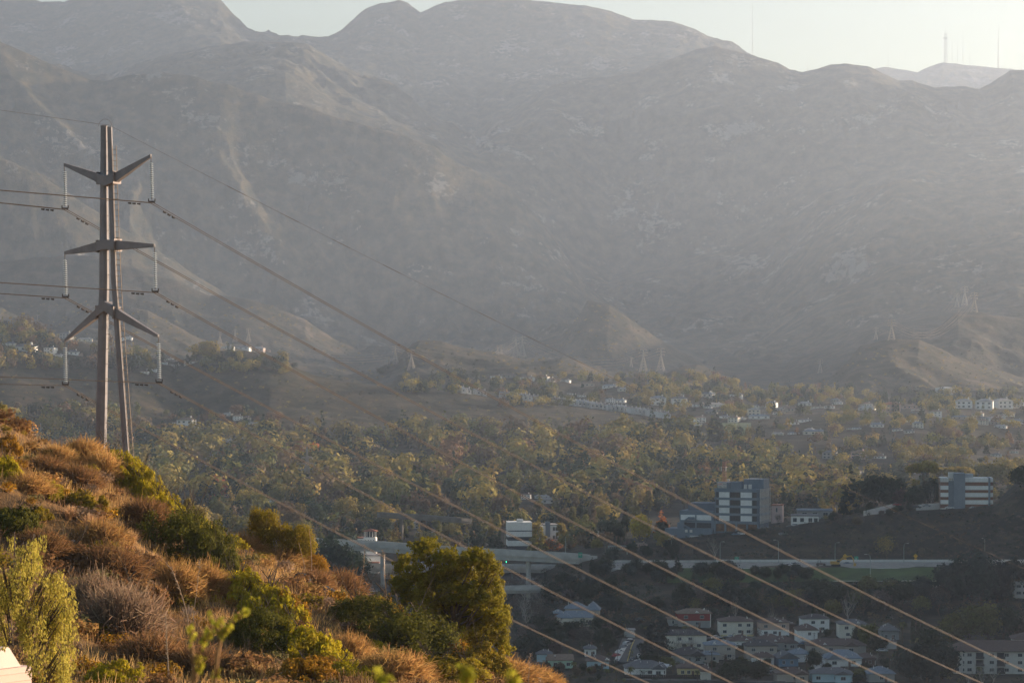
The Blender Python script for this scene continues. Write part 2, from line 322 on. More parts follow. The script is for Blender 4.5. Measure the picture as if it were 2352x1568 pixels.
tag(link('hillside', grid_mesh('hillside', HXX, HYY, np.where(HYY < 3, hill(HXX, np.maximum(HYY, 3)), hill(HXX, HYY)), m_hill)), kind='structure')
# the range beyond the right edge, whose shadow lies over the near valley
bx, by = np.meshgrid(np.linspace(150, 1500, 140), np.linspace(560, 2350, 180))
rz_ = lambda X, Y: np.exp(-((X - 860) / 300) ** 2) * 265 * np.clip(np.minimum((Y - 830) / 110, (1930 - Y) / 300), 0, 1) ** 0.7 - 130
BZ = rz_(bx, by) + (fbm(bx / 180, by / 180, 77, 5, True) - 0.5) * 60 * np.clip((bx - 420) / 200, 0, 1)
BZ = np.where(np.abs(bx) < 0.2 * by, -170, BZ)
tag(link('hill_beyond_right', grid_mesh('hill_beyond_right', bx, by, BZ, m_val)), kind='structure')

# ------------------------------------------------------------------ plants
LEAF = leaf_mat('leaf'); LEAF_T = leaf_mat('leaf_tinted', 'attr'); LEAF_M = leaf_mat('leaf_far', 'attr', 0.18, 0.15, 0.006); BARK = mat('bark', (0.10, 0.075, 0.055), 0.95, 0.3, 3.0)
BARE = mat('pale_bark', (0.34, 0.31, 0.28), 0.9, 0.2, 2.0)
rng = np.random.default_rng(11)
LASTN = [None]
def quads(C, size, up=0.0, aspect=1.5, r=rng, drop_=0.0):
    """leaf-sized four-cornered faces at the points C, turned at random"""
    n = len(C); size = np.broadcast_to(np.asarray(size, float), (n,))[:, None]
    if LASTN[0] is not None and len(LASTN[0]) == n:       # leaves mostly face out of their clump
        N_ = LASTN[0] + r.normal(size=(n, 3)) * 0.38; N_ /= np.linalg.norm(N_, axis=1)[:, None]
        a = np.cross(N_, r.normal(size=(n, 3))); a[:, 2] -= drop_ * .6; a /= np.linalg.norm(a, axis=1)[:, None] + 1e-9; b = np.cross(N_, a); LASTN[0] = None
    else:
        a = r.normal(size=(n, 3)); a[:, 2] = a[:, 2] * (1 - up) - drop_; a /= np.linalg.norm(a, axis=1)[:, None]
        b = np.cross(a, r.normal(size=(n, 3))); b /= np.linalg.norm(b, axis=1)[:, None] + 1e-9
    a = a * size * 0.5 * aspect; b = b * size * 0.5
    V = np.stack([C - a, C - b * 0.9, C + a, C + b * 0.9], 1).reshape(-1, 3)
    return V, np.arange(4 * n).reshape(-1, 4)
def clumps(cs, rs, n, r=rng, shell=0.55, flat=1.0):
    """points spread in the outer part of many overlapping balls (centres cs, radii rs)"""
    cs = np.asarray(cs, float); rs = np.asarray(rs, float); p = rs ** 2 / (rs ** 2).sum()
    k = r.choice(len(cs), n, p=p); d = r.normal(size=(n, 3)); d /= np.linalg.norm(d, axis=1)[:, None]
    rad = rs[k] * (shell + (1 - shell) * r.random(n) ** 0.6) * (1 + 0.16 * r.normal(size=n))
    P_ = cs[k] + d * rad[:, None] * np.array([1, 1, flat]); e = cs[k] - cs.mean(0); e /= np.linalg.norm(e, axis=1)[:, None] + 1e-9; LASTN[0] = d + .55 * e; return P_
def cut(C, z): k = C[:, 2] > z; LASTN[0] = LASTN[0][k]; return C[k]
def crown_round(seed, n, leaf, w=1.0, h=1.0, nb=26, z0=0.25, gap=0.0, br=0.24):
    """crown in a unit box: width w, from z0 to h, of uneven clumps"""
    r = np.random.default_rng(seed); cs = []; rs = []
    while len(cs) < nb:
        p = r.uniform(-1, 1, 3); q = np.linalg.norm(p)
        if q > 1 or q < gap: continue
        p = p / q * q ** 0.55
        s = r.uniform(0.45, 1.45) * br
        cs.append([p[0] * (w / 2 - s * 0.6), p[1] * (w / 2 - s * 0.6), (z0 + h) / 2 + p[2] * ((h - z0) / 2 - s * 0.6)]); rs.append(s)
    C = cut(clumps(cs, rs, n, r), z0 * .3)
    return quads(C, leaf * r.uniform(0.6, 1.3, len(C)), r=r)
def crown_bush(seed, n, leaf, nb=75, flat=.8):
    """shrub of many small leaf clumps on short boughs, uneven in outline"""
    r = np.random.default_rng(seed); cs = []; rs = []; lump = r.normal(size=(5, 3)); lump /= np.linalg.norm(lump, axis=1)[:, None]; amp = r.uniform(-.28, .35, 5)
    for i in range(nb):
        d = r.normal(size=3); d[2] = abs(d[2]) * 1.1 - .15; d /= np.linalg.norm(d); q = .5 * (1 + (amp * np.clip(lump @ d, 0, 1) ** 2).sum()) * r.uniform(.55, 1.0) ** .6; s = r.uniform(.045, .115)
        cs.append([d[0] * (q - s * .5), d[1] * (q - s * .5), max(.03, d[2] * (q * 2 * flat - s * .4))]); rs.append(s)
        if r.random() < .25: cs.append([d[0] * q * 1.1, d[1] * q * 1.1, max(.03, d[2] * q * 2 * flat * 1.1)]); rs.append(.03)
    C = cut(clumps(cs, rs, n, r, .5), -.02); return quads(C, leaf * r.uniform(0.6, 1.4, len(C)), r=r)
def crown_cone(seed, n, leaf, w=0.5, h=1.0, z0=0.08, tiers=12, layered=False, power=0.9):
    r = np.random.default_rng(seed); cs = []; rs = []
    for i in range(tiers):
        t = (i + 0.5) / tiers; z = z0 + (h - z0) * t; R_ = w / 2 * (1 - t) ** power + 0.02
        m = max(2, int(9 * (1 - t) + 2))
        for k in range(m):
            a = r.uniform(0, 6.283); q = R_ * r.uniform(0.45, 1.05)
            cs.append([math.cos(a) * q, math.sin(a) * q, z - q * 0.25 + r.normal() * 0.012]); rs.append(max(0.025, R_ * r.uniform(0.25, 0.5)))
    C = cut(clumps(cs, rs, n, r, 0.3, 0.45 if layered else 0.9), .01)
    return quads(C, leaf * r.uniform(0.6, 1.2, len(C)), r=r)
def crown_tall(seed, n, leaf, w=0.42, h=1.0, z0=0.2):
    """eucalyptus: tall, loose, of separate clumps with gaps"""
    r = np.random.default_rng(seed); cs = []; rs = []
    for i in range(20):
        t = r.random(); z = z0 + (h - z0) * t; R_ = w / 2 * math.sin(math.pi * (0.15 + 0.8 * t)) * r.uniform(0.3, 1)
        a = r.uniform(0, 6.283); cs.append([math.cos(a) * R_, math.sin(a) * R_, z]); rs.append(r.uniform(0.05, 0.11))
    C = clumps(cs, rs, n, r, 0.35, 1.25); return quads(C, leaf * r.uniform(0.6, 1.2, len(C)), r=r, drop_=0.6)
def crown_umbrella(seed, n, leaf):
    r = np.random.default_rng(seed); cs = []; rs = []
    for i in range(24):
        a = r.uniform(0, 6.283); q = 0.42 * r.random() ** 0.5; cs.append([math.cos(a) * q, math.sin(a) * q, 0.74 + 0.16 * (1 - (q / 0.42) ** 2) + r.normal() * 0.03]); rs.append(r.uniform(0.07, 0.13))
    for i in range(5):
        a = r.uniform(0, 6.283); cs.append([0.3 * math.cos(a), 0.3 * math.sin(a), r.uniform(0.45, 0.62)]); rs.append(r.uniform(0.06, 0.1))
    C = clumps(cs, rs, n, r, 0.3, 0.7); return quads(C, leaf * r.uniform(0.6, 1.2, len(C)), r=r)
def crown_cypress(seed, n, leaf):
    r = np.random.default_rng(seed); t = r.random(n); R_ = 0.062 * np.sin(np.pi * np.clip(0.12 + 0.88 * t, 0, 1)) ** 0.6 * (0.75 + 0.4 * r.random(n)); a = r.uniform(0, 6.283, n)
    C = np.stack([np.cos(a) * R_, np.sin(a) * R_, 0.03 + 0.95 * t], 1); return quads(C, leaf * r.uniform(0.6, 1.2, n), r=r)
def crown_palm(seed, nf=34):
    r = np.random.default_rng(seed); V = []; F = []
    for k in range(nf):
        a = r.uniform(0, 6.283); e = r.uniform(-0.9, 1.1); L = r.uniform(0.15, 0.21); pts = []
        for s in np.linspace(0, 1, 6):
            rr = L * s * math.cos(e * 0.8) * 1.0; zz = 0.86 + L * s * math.sin(e) - 0.13 * s * s
            pts.append((rr, zz, 0.028 * math.sin(math.pi * min(1, 0.15 + s * 0.85)) + 0.002))
        ca, sa = math.cos(a), math.sin(a); b = len(V)
        for rr, zz, w in pts: V += [(rr * ca - w * sa, rr * sa + w * ca, zz - 0.01), (rr * ca, rr * sa, zz + 0.008), (rr * ca + w * sa, rr * sa - w * ca, zz - 0.01)]
        for s in range(5):
            q = b + s * 3; F += [(q, q + 1, q + 4, q + 3), (q + 1, q + 2, q + 5, q + 4)]
    return np.array(V), np.array(F)
def branches(seed, base=0.0, top=0.7, spread=0.35, n=9, r0=0.03, sub=0, up=0.5):
    """trunk with tapering limbs, in unit height"""
    r = random.Random(seed); m = MB()
    lean = [(r.uniform(-.03, .03) * i, r.uniform(-.03, .03) * i, base + (top - base) * i / 5 - (0.04 if i == 0 else 0)) for i in range(6)]
    m.tube(lean, [r0 * (1 - 0.13 * i) for i in range(6)], 7)
    for k in range(n):
        i = r.randint(1, 4); p = Vector(lean[i]); a = 6.283 * k / n + r.uniform(-.4, .4); L = spread * r.uniform(0.6, 1.1)
        pts = [p]; d = Vector((math.cos(a), math.sin(a), up + r.uniform(-.2, .4))).normalized()
        for s in range(4):
            d = (d + Vector((r.uniform(-.25, .25), r.uniform(-.25, .25), r.uniform(0, .25)))).normalized(); pts.append(pts[-1] + d * L / 4)
        rr = r0 * 0.5 * (1 - 0.08 * i); m.tube(pts, [rr, rr * .75, rr * .5, rr * .35, rr * .15], 5)
        for q in range(sub):
            j = r.randint(1, 4); d2 = (d + Vector((r.uniform(-1, 1), r.uniform(-1, 1), r.uniform(-.2, .9)))).normalized(); l2 = L * r.uniform(.25, .5)
            p2 = pts[j]; mid = p2 + d2 * l2 * .5 + Vector((0, 0, .01)); m.tube([p2, mid, p2 + d2 * l2 + Vector((0, 0, .03))], [rr * .35, rr * .22, rr * .08], 3)
            for q2 in range(2):
                d3 = (d2 + Vector((r.uniform(-1, 1), r.uniform(-1, 1), r.uniform(0, .9)))).normalized(); m.tube([mid, mid + d3 * l2 * .6], [rr * .18, rr * .05], 3)
    return m
def lmesh(name, vf, m=None): return np_mesh(name, vf[0], vf[1], m or LEAF)
TP = {}   # kind -> list of (crown mesh, trunk mesh)
def tpl(kind, crowns, trunk): TP[kind] = [(lmesh('crown', c) if c is not None else None, trunk(i).mesh('trunk', BARE if kind == 'bare' else BARK)) for i, c in enumerate(crowns)]
NL = 2300
tpl('broad', [crown_round(s, NL, 0.068, 1.0, 1.0, 24 + 3 * s, 0.16) for s in range(1, 5)], lambda i: branches(i, 0, 0.6, 0.42, 7, 0.035))
tpl('conifer', [crown_cone(s + 20, NL, 0.055, 0.46, 1.0, 0.1) for s in range(3)], lambda i: branches(i + 9, 0, 0.92, 0.1, 3, 0.022))
tpl('cedar', [crown_cone(s + 30, NL + 500, 0.05, 0.78, 1.0, 0.12, 9, True, 0.7) for s in range(2)], lambda i: branches(i + 19, 0, 0.92, 0.34, 12, 0.026, 0, 0.05))
tpl('tall', [crown_tall(s + 40, NL, 0.052) for s in range(4)], lambda i: branches(i + 29, 0, 0.85, 0.2, 8, 0.018, 0, 1.0))
tpl('umbrella', [crown_umbrella(s + 50, NL + 800, 0.04) for s in range(2)], lambda i: branches(i + 39, 0, 0.72, 0.34, 8, 0.026, 0, 0.7))
tpl('cypress', [crown_cypress(60, 700, 0.035)], lambda i: branches(49, 0, 0.5, 0.02, 2, 0.012))
tpl('palm', [crown_palm(s + 70) for s in range(2)], lambda i: MB().tube([(0, 0, -0.03), (0.01, 0, 0.3), (0.0, 0.01, 0.6), (0, 0, 0.86)], [0.022, 0.016, 0.015, 0.018], 7))
tpl('bare', [None, None, None], lambda i: branches(i + 81, 0, 0.62, 0.5, 11, 0.022, 7, 0.9))
tpl('twiggy', [crown_round(s + 90, 900, 0.03, 1.0, 1.0, 18, 0.2) for s in range(2)], lambda i: branches(i + 95, 0, 0.62, 0.5, 11, 0.022, 5, 0.9))
KINDNAME = {'broad': ('broadleaf_tree', 'tree'), 'conifer': ('conifer_tree', 'tree'), 'cedar': ('cedar_tree', 'tree'), 'tall': ('eucalyptus_tree', 'tree'),
            'umbrella': ('pine_tree', 'tree'), 'cypress': ('cypress_tree', 'tree'), 'palm': ('palm_tree', 'palm'), 'bare': ('bare_tree', 'tree'), 'twiggy': ('thin_tree', 'tree')}
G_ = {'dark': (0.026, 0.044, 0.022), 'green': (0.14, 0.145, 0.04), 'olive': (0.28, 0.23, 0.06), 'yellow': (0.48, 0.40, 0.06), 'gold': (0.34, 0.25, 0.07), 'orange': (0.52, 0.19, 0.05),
      'rust': (0.20, 0.12, 0.065), 'red': (0.50, 0.17, 0.09), 'brown': (0.15, 0.11, 0.065), 'grey': (0.12, 0.10, 0.09), 'blue': (0.030, 0.052, 0.042), 'palm': (0.15, 0.15, 0.05)}
ADJ = {'dark': 'dark green', 'green': 'green', 'olive': 'olive green', 'yellow': 'yellow', 'gold': 'golden brown', 'orange': 'orange', 'rust': 'rust brown', 'red': 'red orange', 'brown': 'brown', 'grey': 'grey leafless', 'blue': 'bluish green', 'palm': 'pale green'}
LABELQ = []     # labels settled at the end, once every thing has its place
def tree(kind, colr, vx, vbase, h_v, near=900, label=None, group=None, wf=1.0, pos=None, h=None, far=14000):
    """a tree whose foot is seen at (vx, vbase) and whose height is h_v photo units there"""
    p = pos or drop(vx, vbase, near, far); H = h or h_v * K * p.y
    c, t = random.choice(TP[kind]); nm, cat = KINDNAME[kind]
    o = thing(nm, label, cat, p - Vector((0, 0, 0.3)), random.uniform(0, 6.28), group); o.scale = (H * wf, H * wf, H)
    g = G_[colr]; jit = random.uniform(0.8, 1.2)
    if c: link('crown', c, o, [x * jit * random.uniform(0.92, 1.08) for x in g])
    link('trunk', t, o)
    LABELQ.append((o, kind, colr, (vx, vbase), h_v, label)); return o
random.seed(5)

# ------------------------------------------------------------------ the steel pole and its lines
def Z(vy, Y=240.): return (784 - vy) * K * Y
PY = 240.0; U_ = K * PY
STEEL = mat('galvanised_steel', (0.21, 0.21, 0.235), 0.7, 0.14, 1.2, metal=0.0, spec=0.3, bump=0.05); STEEL_D = mat('dull_steel', (0.22, 0.20, 0.20), 0.7, 0.2, 3, metal=0.4)
GLASS = mat('insulator_glass', (0.62, 0.68, 0.70), 0.15, 0.05, 2, spec=0.8); WIRE = mat('weathered_wire', (0.10, 0.082, 0.070), 0.65, 0.15, 8, metal=0.2)
AXV = Vector((1, -0.55, 0)).normalized()            # the direction the arms point in
PX0 = (248 - 1176) * U_
def onarm(vx, vy):
    """a point seen at (vx, vy) lying in the plane of the arms"""
    s = ((vx - 1176) * K * PY - PX0); k = (vx - 1176) * K
    # x = PX0 + AXV.x t , y = PY + AXV.y t with x = k * y
    t = (k * PY - PX0) / (AXV.x - k * AXV.y); y = PY + AXV.y * t
    return Vector((PX0 + AXV.x * t, y, (784 - vy) * K * y))
base_p = onarm(248, 1040); gz = ground(base_p.x, base_p.y)
pole = thing('transmission_pole', 'tall grey steel A-frame power pole with three pairs of arms on the near hillside', 'power pole', (0, 0, 0))
def shaft(name, top, knee, bot, rt, rk, rb):
    a, kn, b = onarm(*top), onarm(*knee), onarm(*bot); b = b + (b - kn) * ((b.z - gz + 2.5) / max(0.1, kn.z - b.z))
    m = MB(); n = 8; vs = []
    for p, r in ((b, rb), (kn, rk), (a, rt)): vs += [(p.x + r * math.cos(2 * math.pi * (k + 0.5) / n + 0.35), p.y + r * math.sin(2 * math.pi * (k + 0.5) / n + 0.35), p.z) for k in range(n)]
    m.add(vs, [(j * n + k, j * n + (k + 1) % n, (j + 1) * n + (k + 1) % n, (j + 1) * n + k) for k in range(n) for j in (0, 1)] + [list(range(n))[::-1], list(range(2 * n, 3 * n))])
    return m.build(name, STEEL, pole), a, kn, b
LS, la, lk, lb = shaft('shaft', (239, 291), (239.5, 640), (232, 1012), 0.28, 0.42, 0.50); RS, ra, rk_, rb_ = shaft('shaft', (252, 292), (262, 640), (290, 1040), 0.21, 0.26, 0.30)
def on_(a, k, b, t): s = (a.z - k.z) / (a.z - b.z); return a.lerp(k, t / s) if t < s else k.lerp(b, (t - s) / (1 - s))
cap = MB(); cap.lathe([(0.30, 0), (0.32, 0.06), (0.05, 0.1)], la, 8).build('cap', STEEL_D, pole)
# step bolts on the left shaft, ladder on the right one
for i in range(46):
    t = 0.02 + i / 46 * 0.9; p = on_(la, lk, lb, t); r = 0.27 + 0.25 * t
    d = Vector((0.9, -0.45, 0)) if i % 2 else Vector((0.35, -0.95, 0))
    MB().tube([p + d * r * 0.95, p + d * (r + 0.16)], 0.018, 4).build('step_bolt', STEEL_D, pole)
lad = MB(); off = Vector((0.42, -0.12, 0)); a2, b2 = ra.lerp(rb_, 0.0), rb_
for s in (-0.16, 0.16):
    lad.tube([on_(ra, rk_, rb_, t) + Vector((0.20 + 0.10 * t + (s + .16), -0.20, 0)) for t in (0.05, .3, .462, .7, 1.0)], 0.028, 4)
for i in range(64):
    t = 0.06 + i / 64 * 0.93; p = on_(ra, rk_, rb_, t); q = p + Vector((0.20 + 0.10 * t, -0.20, 0)); lad.tube([q + Vector((-0.04, 0, 0)), q + Vector((0.36, 0, 0))], 0.022, 4)
lad.build('ladder', mat('ladder_steel', (0.30, 0.25, 0.21), 0.6, 0.2, 2, metal=0.4), pole)
def beam(a, b, ha, hb, wa=0.42, wb=0.16):
    """tapering box arm from a to b"""
    d = (b - a).normalized(); up = Vector((0, 0, 1)); n = AXV.cross(up).normalized()
    q = lambda p, h, w: [p - n * w / 2 - up * h / 2, p + n * w / 2 - up * h / 2, p + n * w / 2 + up * h / 2, p - n * w / 2 + up * h / 2]
    return MB().hexa(q(a, ha, wa), q(b, hb, wb))
ARMS = [((231, 410), (148, 378), (268, 408), (347, 358)), ((230, 566), (149, 581), (270, 563), (355, 564)), ((229, 716), (149, 782), (268, 718), (364, 772))]
LEVELY = [(376, 418), (568, 566), (716, 716)]
tips = []; n_arm = AXV.cross(Vector((0, 0, 1))).normalized()
for li, (lr, lt, rr, rt) in enumerate(ARMS):
    for side, (root, tip) in enumerate(((lr, lt), (rr, rt))):
        a, b = onarm(*root), onarm(*tip)
        beam(a, b, 0.80, 0.26, 0.55, 0.2).build('arm', STEEL, pole)
        pl = MB(); d = AXV
        pl.hexa([a - d * .05 - n_arm * .55 - Vector((0, 0, .52)), a + d * .05 - n_arm * .55 - Vector((0, 0, .52)), a + d * .05 + n_arm * .55 - Vector((0, 0, .52)), a - d * .05 + n_arm * .55 - Vector((0, 0, .52))],
                [a - d * .05 - n_arm * .55 + Vector((0, 0, .52)), a + d * .05 - n_arm * .55 + Vector((0, 0, .52)), a + d * .05 + n_arm * .55 + Vector((0, 0, .52)), a - d * .05 + n_arm * .55 + Vector((0, 0, .52))])
        pl.build('flange_plate', STEEL_D, pole)
        tips.append((li, side, b))
    # collar round the two shafts: two halves meeting over the pole
    a, b = onarm(*lr), onarm(*rr); mid = onarm(248, (lr[1] + rr[1]) / 2 + (8, -3, -14)[li])
    for (p, q) in ((a, mid), (b, mid)):
        mbx = beam(p, q, 0.80, 0.80, 1.12, 1.12); mbx.build('collar', STEEL, pole)
hoop = MB(); c_ = la + Vector((0.1, 0, 0)); hoop.tube([c_ + Vector((0.55 * math.cos(t), 0, 0.62 * math.sin(t))) for t in np.linspace(0.05, 3.1, 14)], 0.018, 4); hoop.build('top_hoop', STEEL_D, pole)
clamps = []
for (li, side, b) in tips:
    H = 3.75 if side == 0 else 3.85
    s = MB(); s.tube([b, b - Vector((0, 0, 0.55))], 0.035, 5); s.tube([b - Vector((0, 0, .5)), b - Vector((-0.06, 0, H - 0.25))], 0.03, 5)
    ins = s.build('insulator_string', STEEL_D, pole)
    dm = MB()
    for k in range(17):
        z = -0.62 - k * 0.172; dm.lathe([(0.05, z + .05), (0.17, z - 0.01), (0.175, z - 0.035), (0.05, z - 0.04)], b + Vector((0.06 * k / 17, 0, 0)), 10)
    dm.build('insulator_discs', GLASS, ins)
    cp = b + Vector((0.06, 0, -H)); yk = MB(); yk.box(cp.x - .26, cp.x + .26, cp.y - .05, cp.y + .05, cp.z - .02, cp.z + .16)
    for q in (-.26, .26): yk.tube([cp + Vector((q, 0, .1)), cp + Vector((q, 0, .34))], 0.05, 6)
    yk.build('yoke_plate', mat('dark_hardware', (.05, .05, .055), .8, .1, 3), ins); clamps.append((li, side, cp))
# lines: (level, side) -> two photo points the far span passes through
FAR = {(0, 1): [(688, 660), (1258, 985), (1852, 1292), (2100, 1418), (2352, 1540)], (0, 0): [(630, 746), (1280, 1102), (1671, 1292), (2255, 1568)], (1, 1): [(861, 955), (1097, 1084), (1495, 1292), (1780, 1433), (2059, 1568)],
       (1, 0): [(439, 832), (861, 1066), (1290, 1292), (1780, 1529)], (2, 1): [(513, 957), (861, 1143), (1123, 1292), (1487, 1465), (1677, 1568)], (2, 0): [(300, 964), (622, 1148), (1164, 1415), (1487, 1568)]}
NEAR = {(0, 1): (0, 437), (0, 0): (0, 466), (1, 1): (0, 649), (1, 0): (0, 674), (2, 1): (0, 865), (2, 0): (0, 882)}
LD = Vector((1, 0.95, 0)).normalized()             # the direction the far span runs in
def span_pts(a, pts, d, L, n=40):
    """a hanging wire from a in the ground direction d, fitted to sight lines"""
    A = []; B = []
    for vx, vy in pts:
        k = (vx - 1176) * K; t = (k * a.y - a.x) / (d.x - k * d.y); y = a.y + d.y * t; A.append([t, t * t]); B.append((784 - vy) * K * y - a.z)
    if len(pts) == 1: s1 = B[0] / A[0][0]; s2 = 0
    else: s1, s2 = np.linalg.lstsq(np.array(A), np.array(B), rcond=None)[0]
    return [a + d * t + Vector((0, 0, s1 * t + s2 * t * t)) for t in np.linspace(0, L, n)]
LVN = ['top', 'middle', 'lowest']
for li, side, cp in clamps:
    lab = f'twin power cable hung from the {"right" if side else "left"} end of the {LVN[li]} arms of the steel pole'
    o = thing('power_line', lab, 'power line', (0, 0, 0), 0, 'twin cables carried by the steel pole')
    d = LD.cross(Vector((0, 0, 1))).normalized() * 0.21
    fp = span_pts(cp, FAR[(li, side)], LD, 175); npp = span_pts(cp, [NEAR[(li, side)]], Vector((-1, -0.9, 0)).normalized(), 60, 8)
    for s in (-1, 1):
        MB().tube([p + d * s for p in npp[::-1]], 0.028, 5).build('near_cable', WIRE, o); MB().tube([p + d * s for p in fp], [0.030 + .002 * min(1, k / 16) for k in range(len(fp))], 5).build('far_cable', WIRE, o)
    for t in (1.3, 1.75, 2.2): 
        for q, dd in ((npp, -1), (fp, 1)):
            i = min(len(q) - 2, int(t / (60 / 7 if dd < 0 else 175 / 39))); seg = (60 / 7 if dd < 0 else 175 / 39); p = q[i].lerp(q[i + 1], t / seg - i)
            e = (q[1] - q[0]).normalized(); MB().tube([p - e * .13 - Vector((0, 0, .17)), p + e * .13 - Vector((0, 0, .17))], [0.09, 0.06], 6).build('damper', mat('dark_hardware', (.05, .05, .055), .8, .1, 3), o)
    for t in range(1, 7): # spacers between the two cables
        i = t * 6; p = fp[i]; MB().tube([p + d * 1.1, p - d * 1.1], 0.035, 5).build('spacer', STEEL_D, o)
gw = thing('ground_wire', 'thin single wire running from the very top of the steel pole', 'power line', (0, 0, 0))
a = la + Vector((0.05, 0, 0.15))
fp = span_pts(a + Vector((0.3, 0, 0)), [(430, 380), (860, 600), (1400, 862), (1960, 1130), (2352, 1305)], LD, 230); npp = span_pts(a, [(0, 253)], Vector((-1, -0.9, 0)).normalized(), 60, 8)
MB().tube(npp[::-1] + fp, 0.014, 4).build('wire', WIRE, gw)
for i in range(2, 39): MB().tube([fp[i].lerp(fp[i + 1], .1), fp[i].lerp(fp[i + 1], .45)], 0.026, 4).build('spiral_marker', WIRE, gw)

# distant lattice pylons
def pylon_mesh(H=1.0, w=0.30, arms=((0.70, 0.16), (0.82, 0.18), (0.94, 0.14)), t=0.010):
    m = MB(); c = lambda z: 0.5 * (w * (1 - z / 0.62) + 0.055 * (z / 0.62)) if z < 0.62 else 0.0275 - 0.02 * (z - 0.62) / 0.38
    zs = [0, .14, .27, .38, .48, .56, .62, .70, .76, .82, .88, .94, 1.0]
    for i in range(len(zs) - 1):
        a, b = c(zs[i]), c(zs[i + 1]); A = [Vector((x * a, y * a, zs[i])) for x, y in ((-1, -1), (1, -1), (1, 1), (-1, 1))]; B = [Vector((x * b, y * b, zs[i + 1])) for x, y in ((-1, -1), (1, -1), (1, 1), (-1, 1))]
        for k in range(4):
            m.tube([A[k], B[k]], t, 3, False); m.tube([A[k], B[(k + 1) % 4]], t * .6, 3, False); m.tube([A[(k + 1) % 4], B[k]], t * .6, 3, False)
    for z, L in arms:
        for s in (-1, 1):
            m.tube([(0, 0, z + .02), (s * L, 0, z)], t * .8, 3); m.tube([(0, 0, z - .03), (s * L, 0, z)], t * .8, 3); m.tube([(s * L, 0, z), (s * L, 0, z - .05)], t, 3)
    return m.mesh('lattice', mat('pylon_steel', (0.36, 0.32, 0.28), 0.6, 0.1, 4, metal=0.2))
PYM = [pylon_mesh(), pylon_mesh(1, 0.2, ((0.46, 0.13), (0.60, 0.15), (0.74, 0.13)), 0.012)]
PYL = [(505, 790, 30, 'behind the flat roofs on the left ridge', 0), (540, 788, 33, 'behind the flat roofs on the left ridge', 0), (571, 787, 34, 'behind the flat roofs on the left ridge', 0), (48, 748, 26, 'on the hill at the far left', 0), (86, 747, 26, 'on the hill at the far left', 0),
       (893, 838, 20, 'in the saddle left of the knoll', 0), (908, 838, 47, 'in the saddle left of the knoll', 0), (945, 850, 50, 'in the saddle left of the knoll', 0), (1143, 815, 24, 'on the knoll left of centre', 0), (1151, 815, 24, 'on the knoll left of centre', 0), (1185, 820, 48, 'on the knoll left of centre', 0), (1200, 820, 50, 'on the knoll left of centre', 0),
       (1450, 845, 24, 'on the low saddle right of centre', 0), (1478, 854, 55, 'on the low saddle right of centre', 0), (1518, 853, 55, 'on the low saddle right of centre', 0), (2012, 782, 30, 'on the lower spur at the right', 0), (2048, 781, 50, 'on the lower spur at the right', 0),
       (2198, 706, 34, 'on the upper spur at the far right', 0), (2216, 702, 46, 'on the upper spur at the far right', 0), (2238, 718, 48, 'on the upper spur at the far right', 0), (1884, 856, 34, 'in the haze below the right spur', 0),
       (705, 1118, 96, 'rising from the wooded valley', 1), (93, 1018, 48, 'behind the left hillside', 1)]
PT = []
ORD = ['first', 'second', 'third', 'fourth', 'fifth', 'sixth', 'seventh', 'eighth', 'ninth', 'tenth', 'eleventh', 'twelfth']
cnt = {}
for vx, vb, hv, where, kd in PYL: cnt[where] = cnt.get(where, 0) + 1
seen = {}
for vx, vb, hv, where, kd in PYL:
    seen[where] = seen.get(where, 0) + 1
    lab = f'lattice steel pylon {where}' + (f', {ORD[seen[where] - 1]} from the left there' if cnt[where] > 1 else '')
    p = drop(vx, vb, 900 if kd else 2900); h = hv * K * p.y
    o = thing('lattice_pylon', lab, 'pylon', p - Vector((0, 0, 1)), R(-20) if not kd else R(20), 'lattice pylons across the valley and hills'); o.scale = (h, h, h)
    link('lattice', PYM[kd], o); PT.append((vx, vb, hv, p, h))
def hang(P1, P2, sag, n=18): return [P1.lerp(P2, t) - Vector((0, 0, 4 * sag * t * (1 - t))) for t in np.linspace(0, 1, n)]
FW = mat('pale_cable', (0.40, 0.33, 0.26), 0.5, 0.1, 3, metal=0.3)  # pale warm colour of the distant cables
def far_lines(i, j, sag, where):
    o = thing('distant_cables', f'faint far cables strung {where}', 'power line', (0, 0, 0), 0, 'faint cables between far pylons')
    (x1, b1, h1, p1, H1), (x2, b2, h2, p2, H2) = PT[i], PT[j]
    for z, L in ((0.70, 0.16), (0.82, 0.18), (0.94, 0.14)):
        for s in (-1, 1):
            q1 = p1 + Vector((s * L * H1 * .94, -s * L * H1 * .34, (z - .05) * H1)); q2 = p2 + Vector((s * L * H2 * .94, -s * L * H2 * .34, (z - .05) * H2))
            MB().tube(hang(q1, q2, sag), 0.10, 3).build('cable', FW, o)
far_lines(6, 10, 26, 'from the saddle to the knoll, left pair'); far_lines(7, 11, 26, 'from the saddle to the knoll, right pair'); far_lines(10, 13, 26, 'from the knoll to the low saddle, left pair'); far_lines(11, 14, 26, 'from the knoll to the low saddle, right pair')
far_lines(2, 7, 24, 'from the left ridge to the saddle'); far_lines(16, 19, 34, 'up from the lower right spur to the upper one'); far_lines(15, 18, 34, 'up the right spur behind the nearer set')
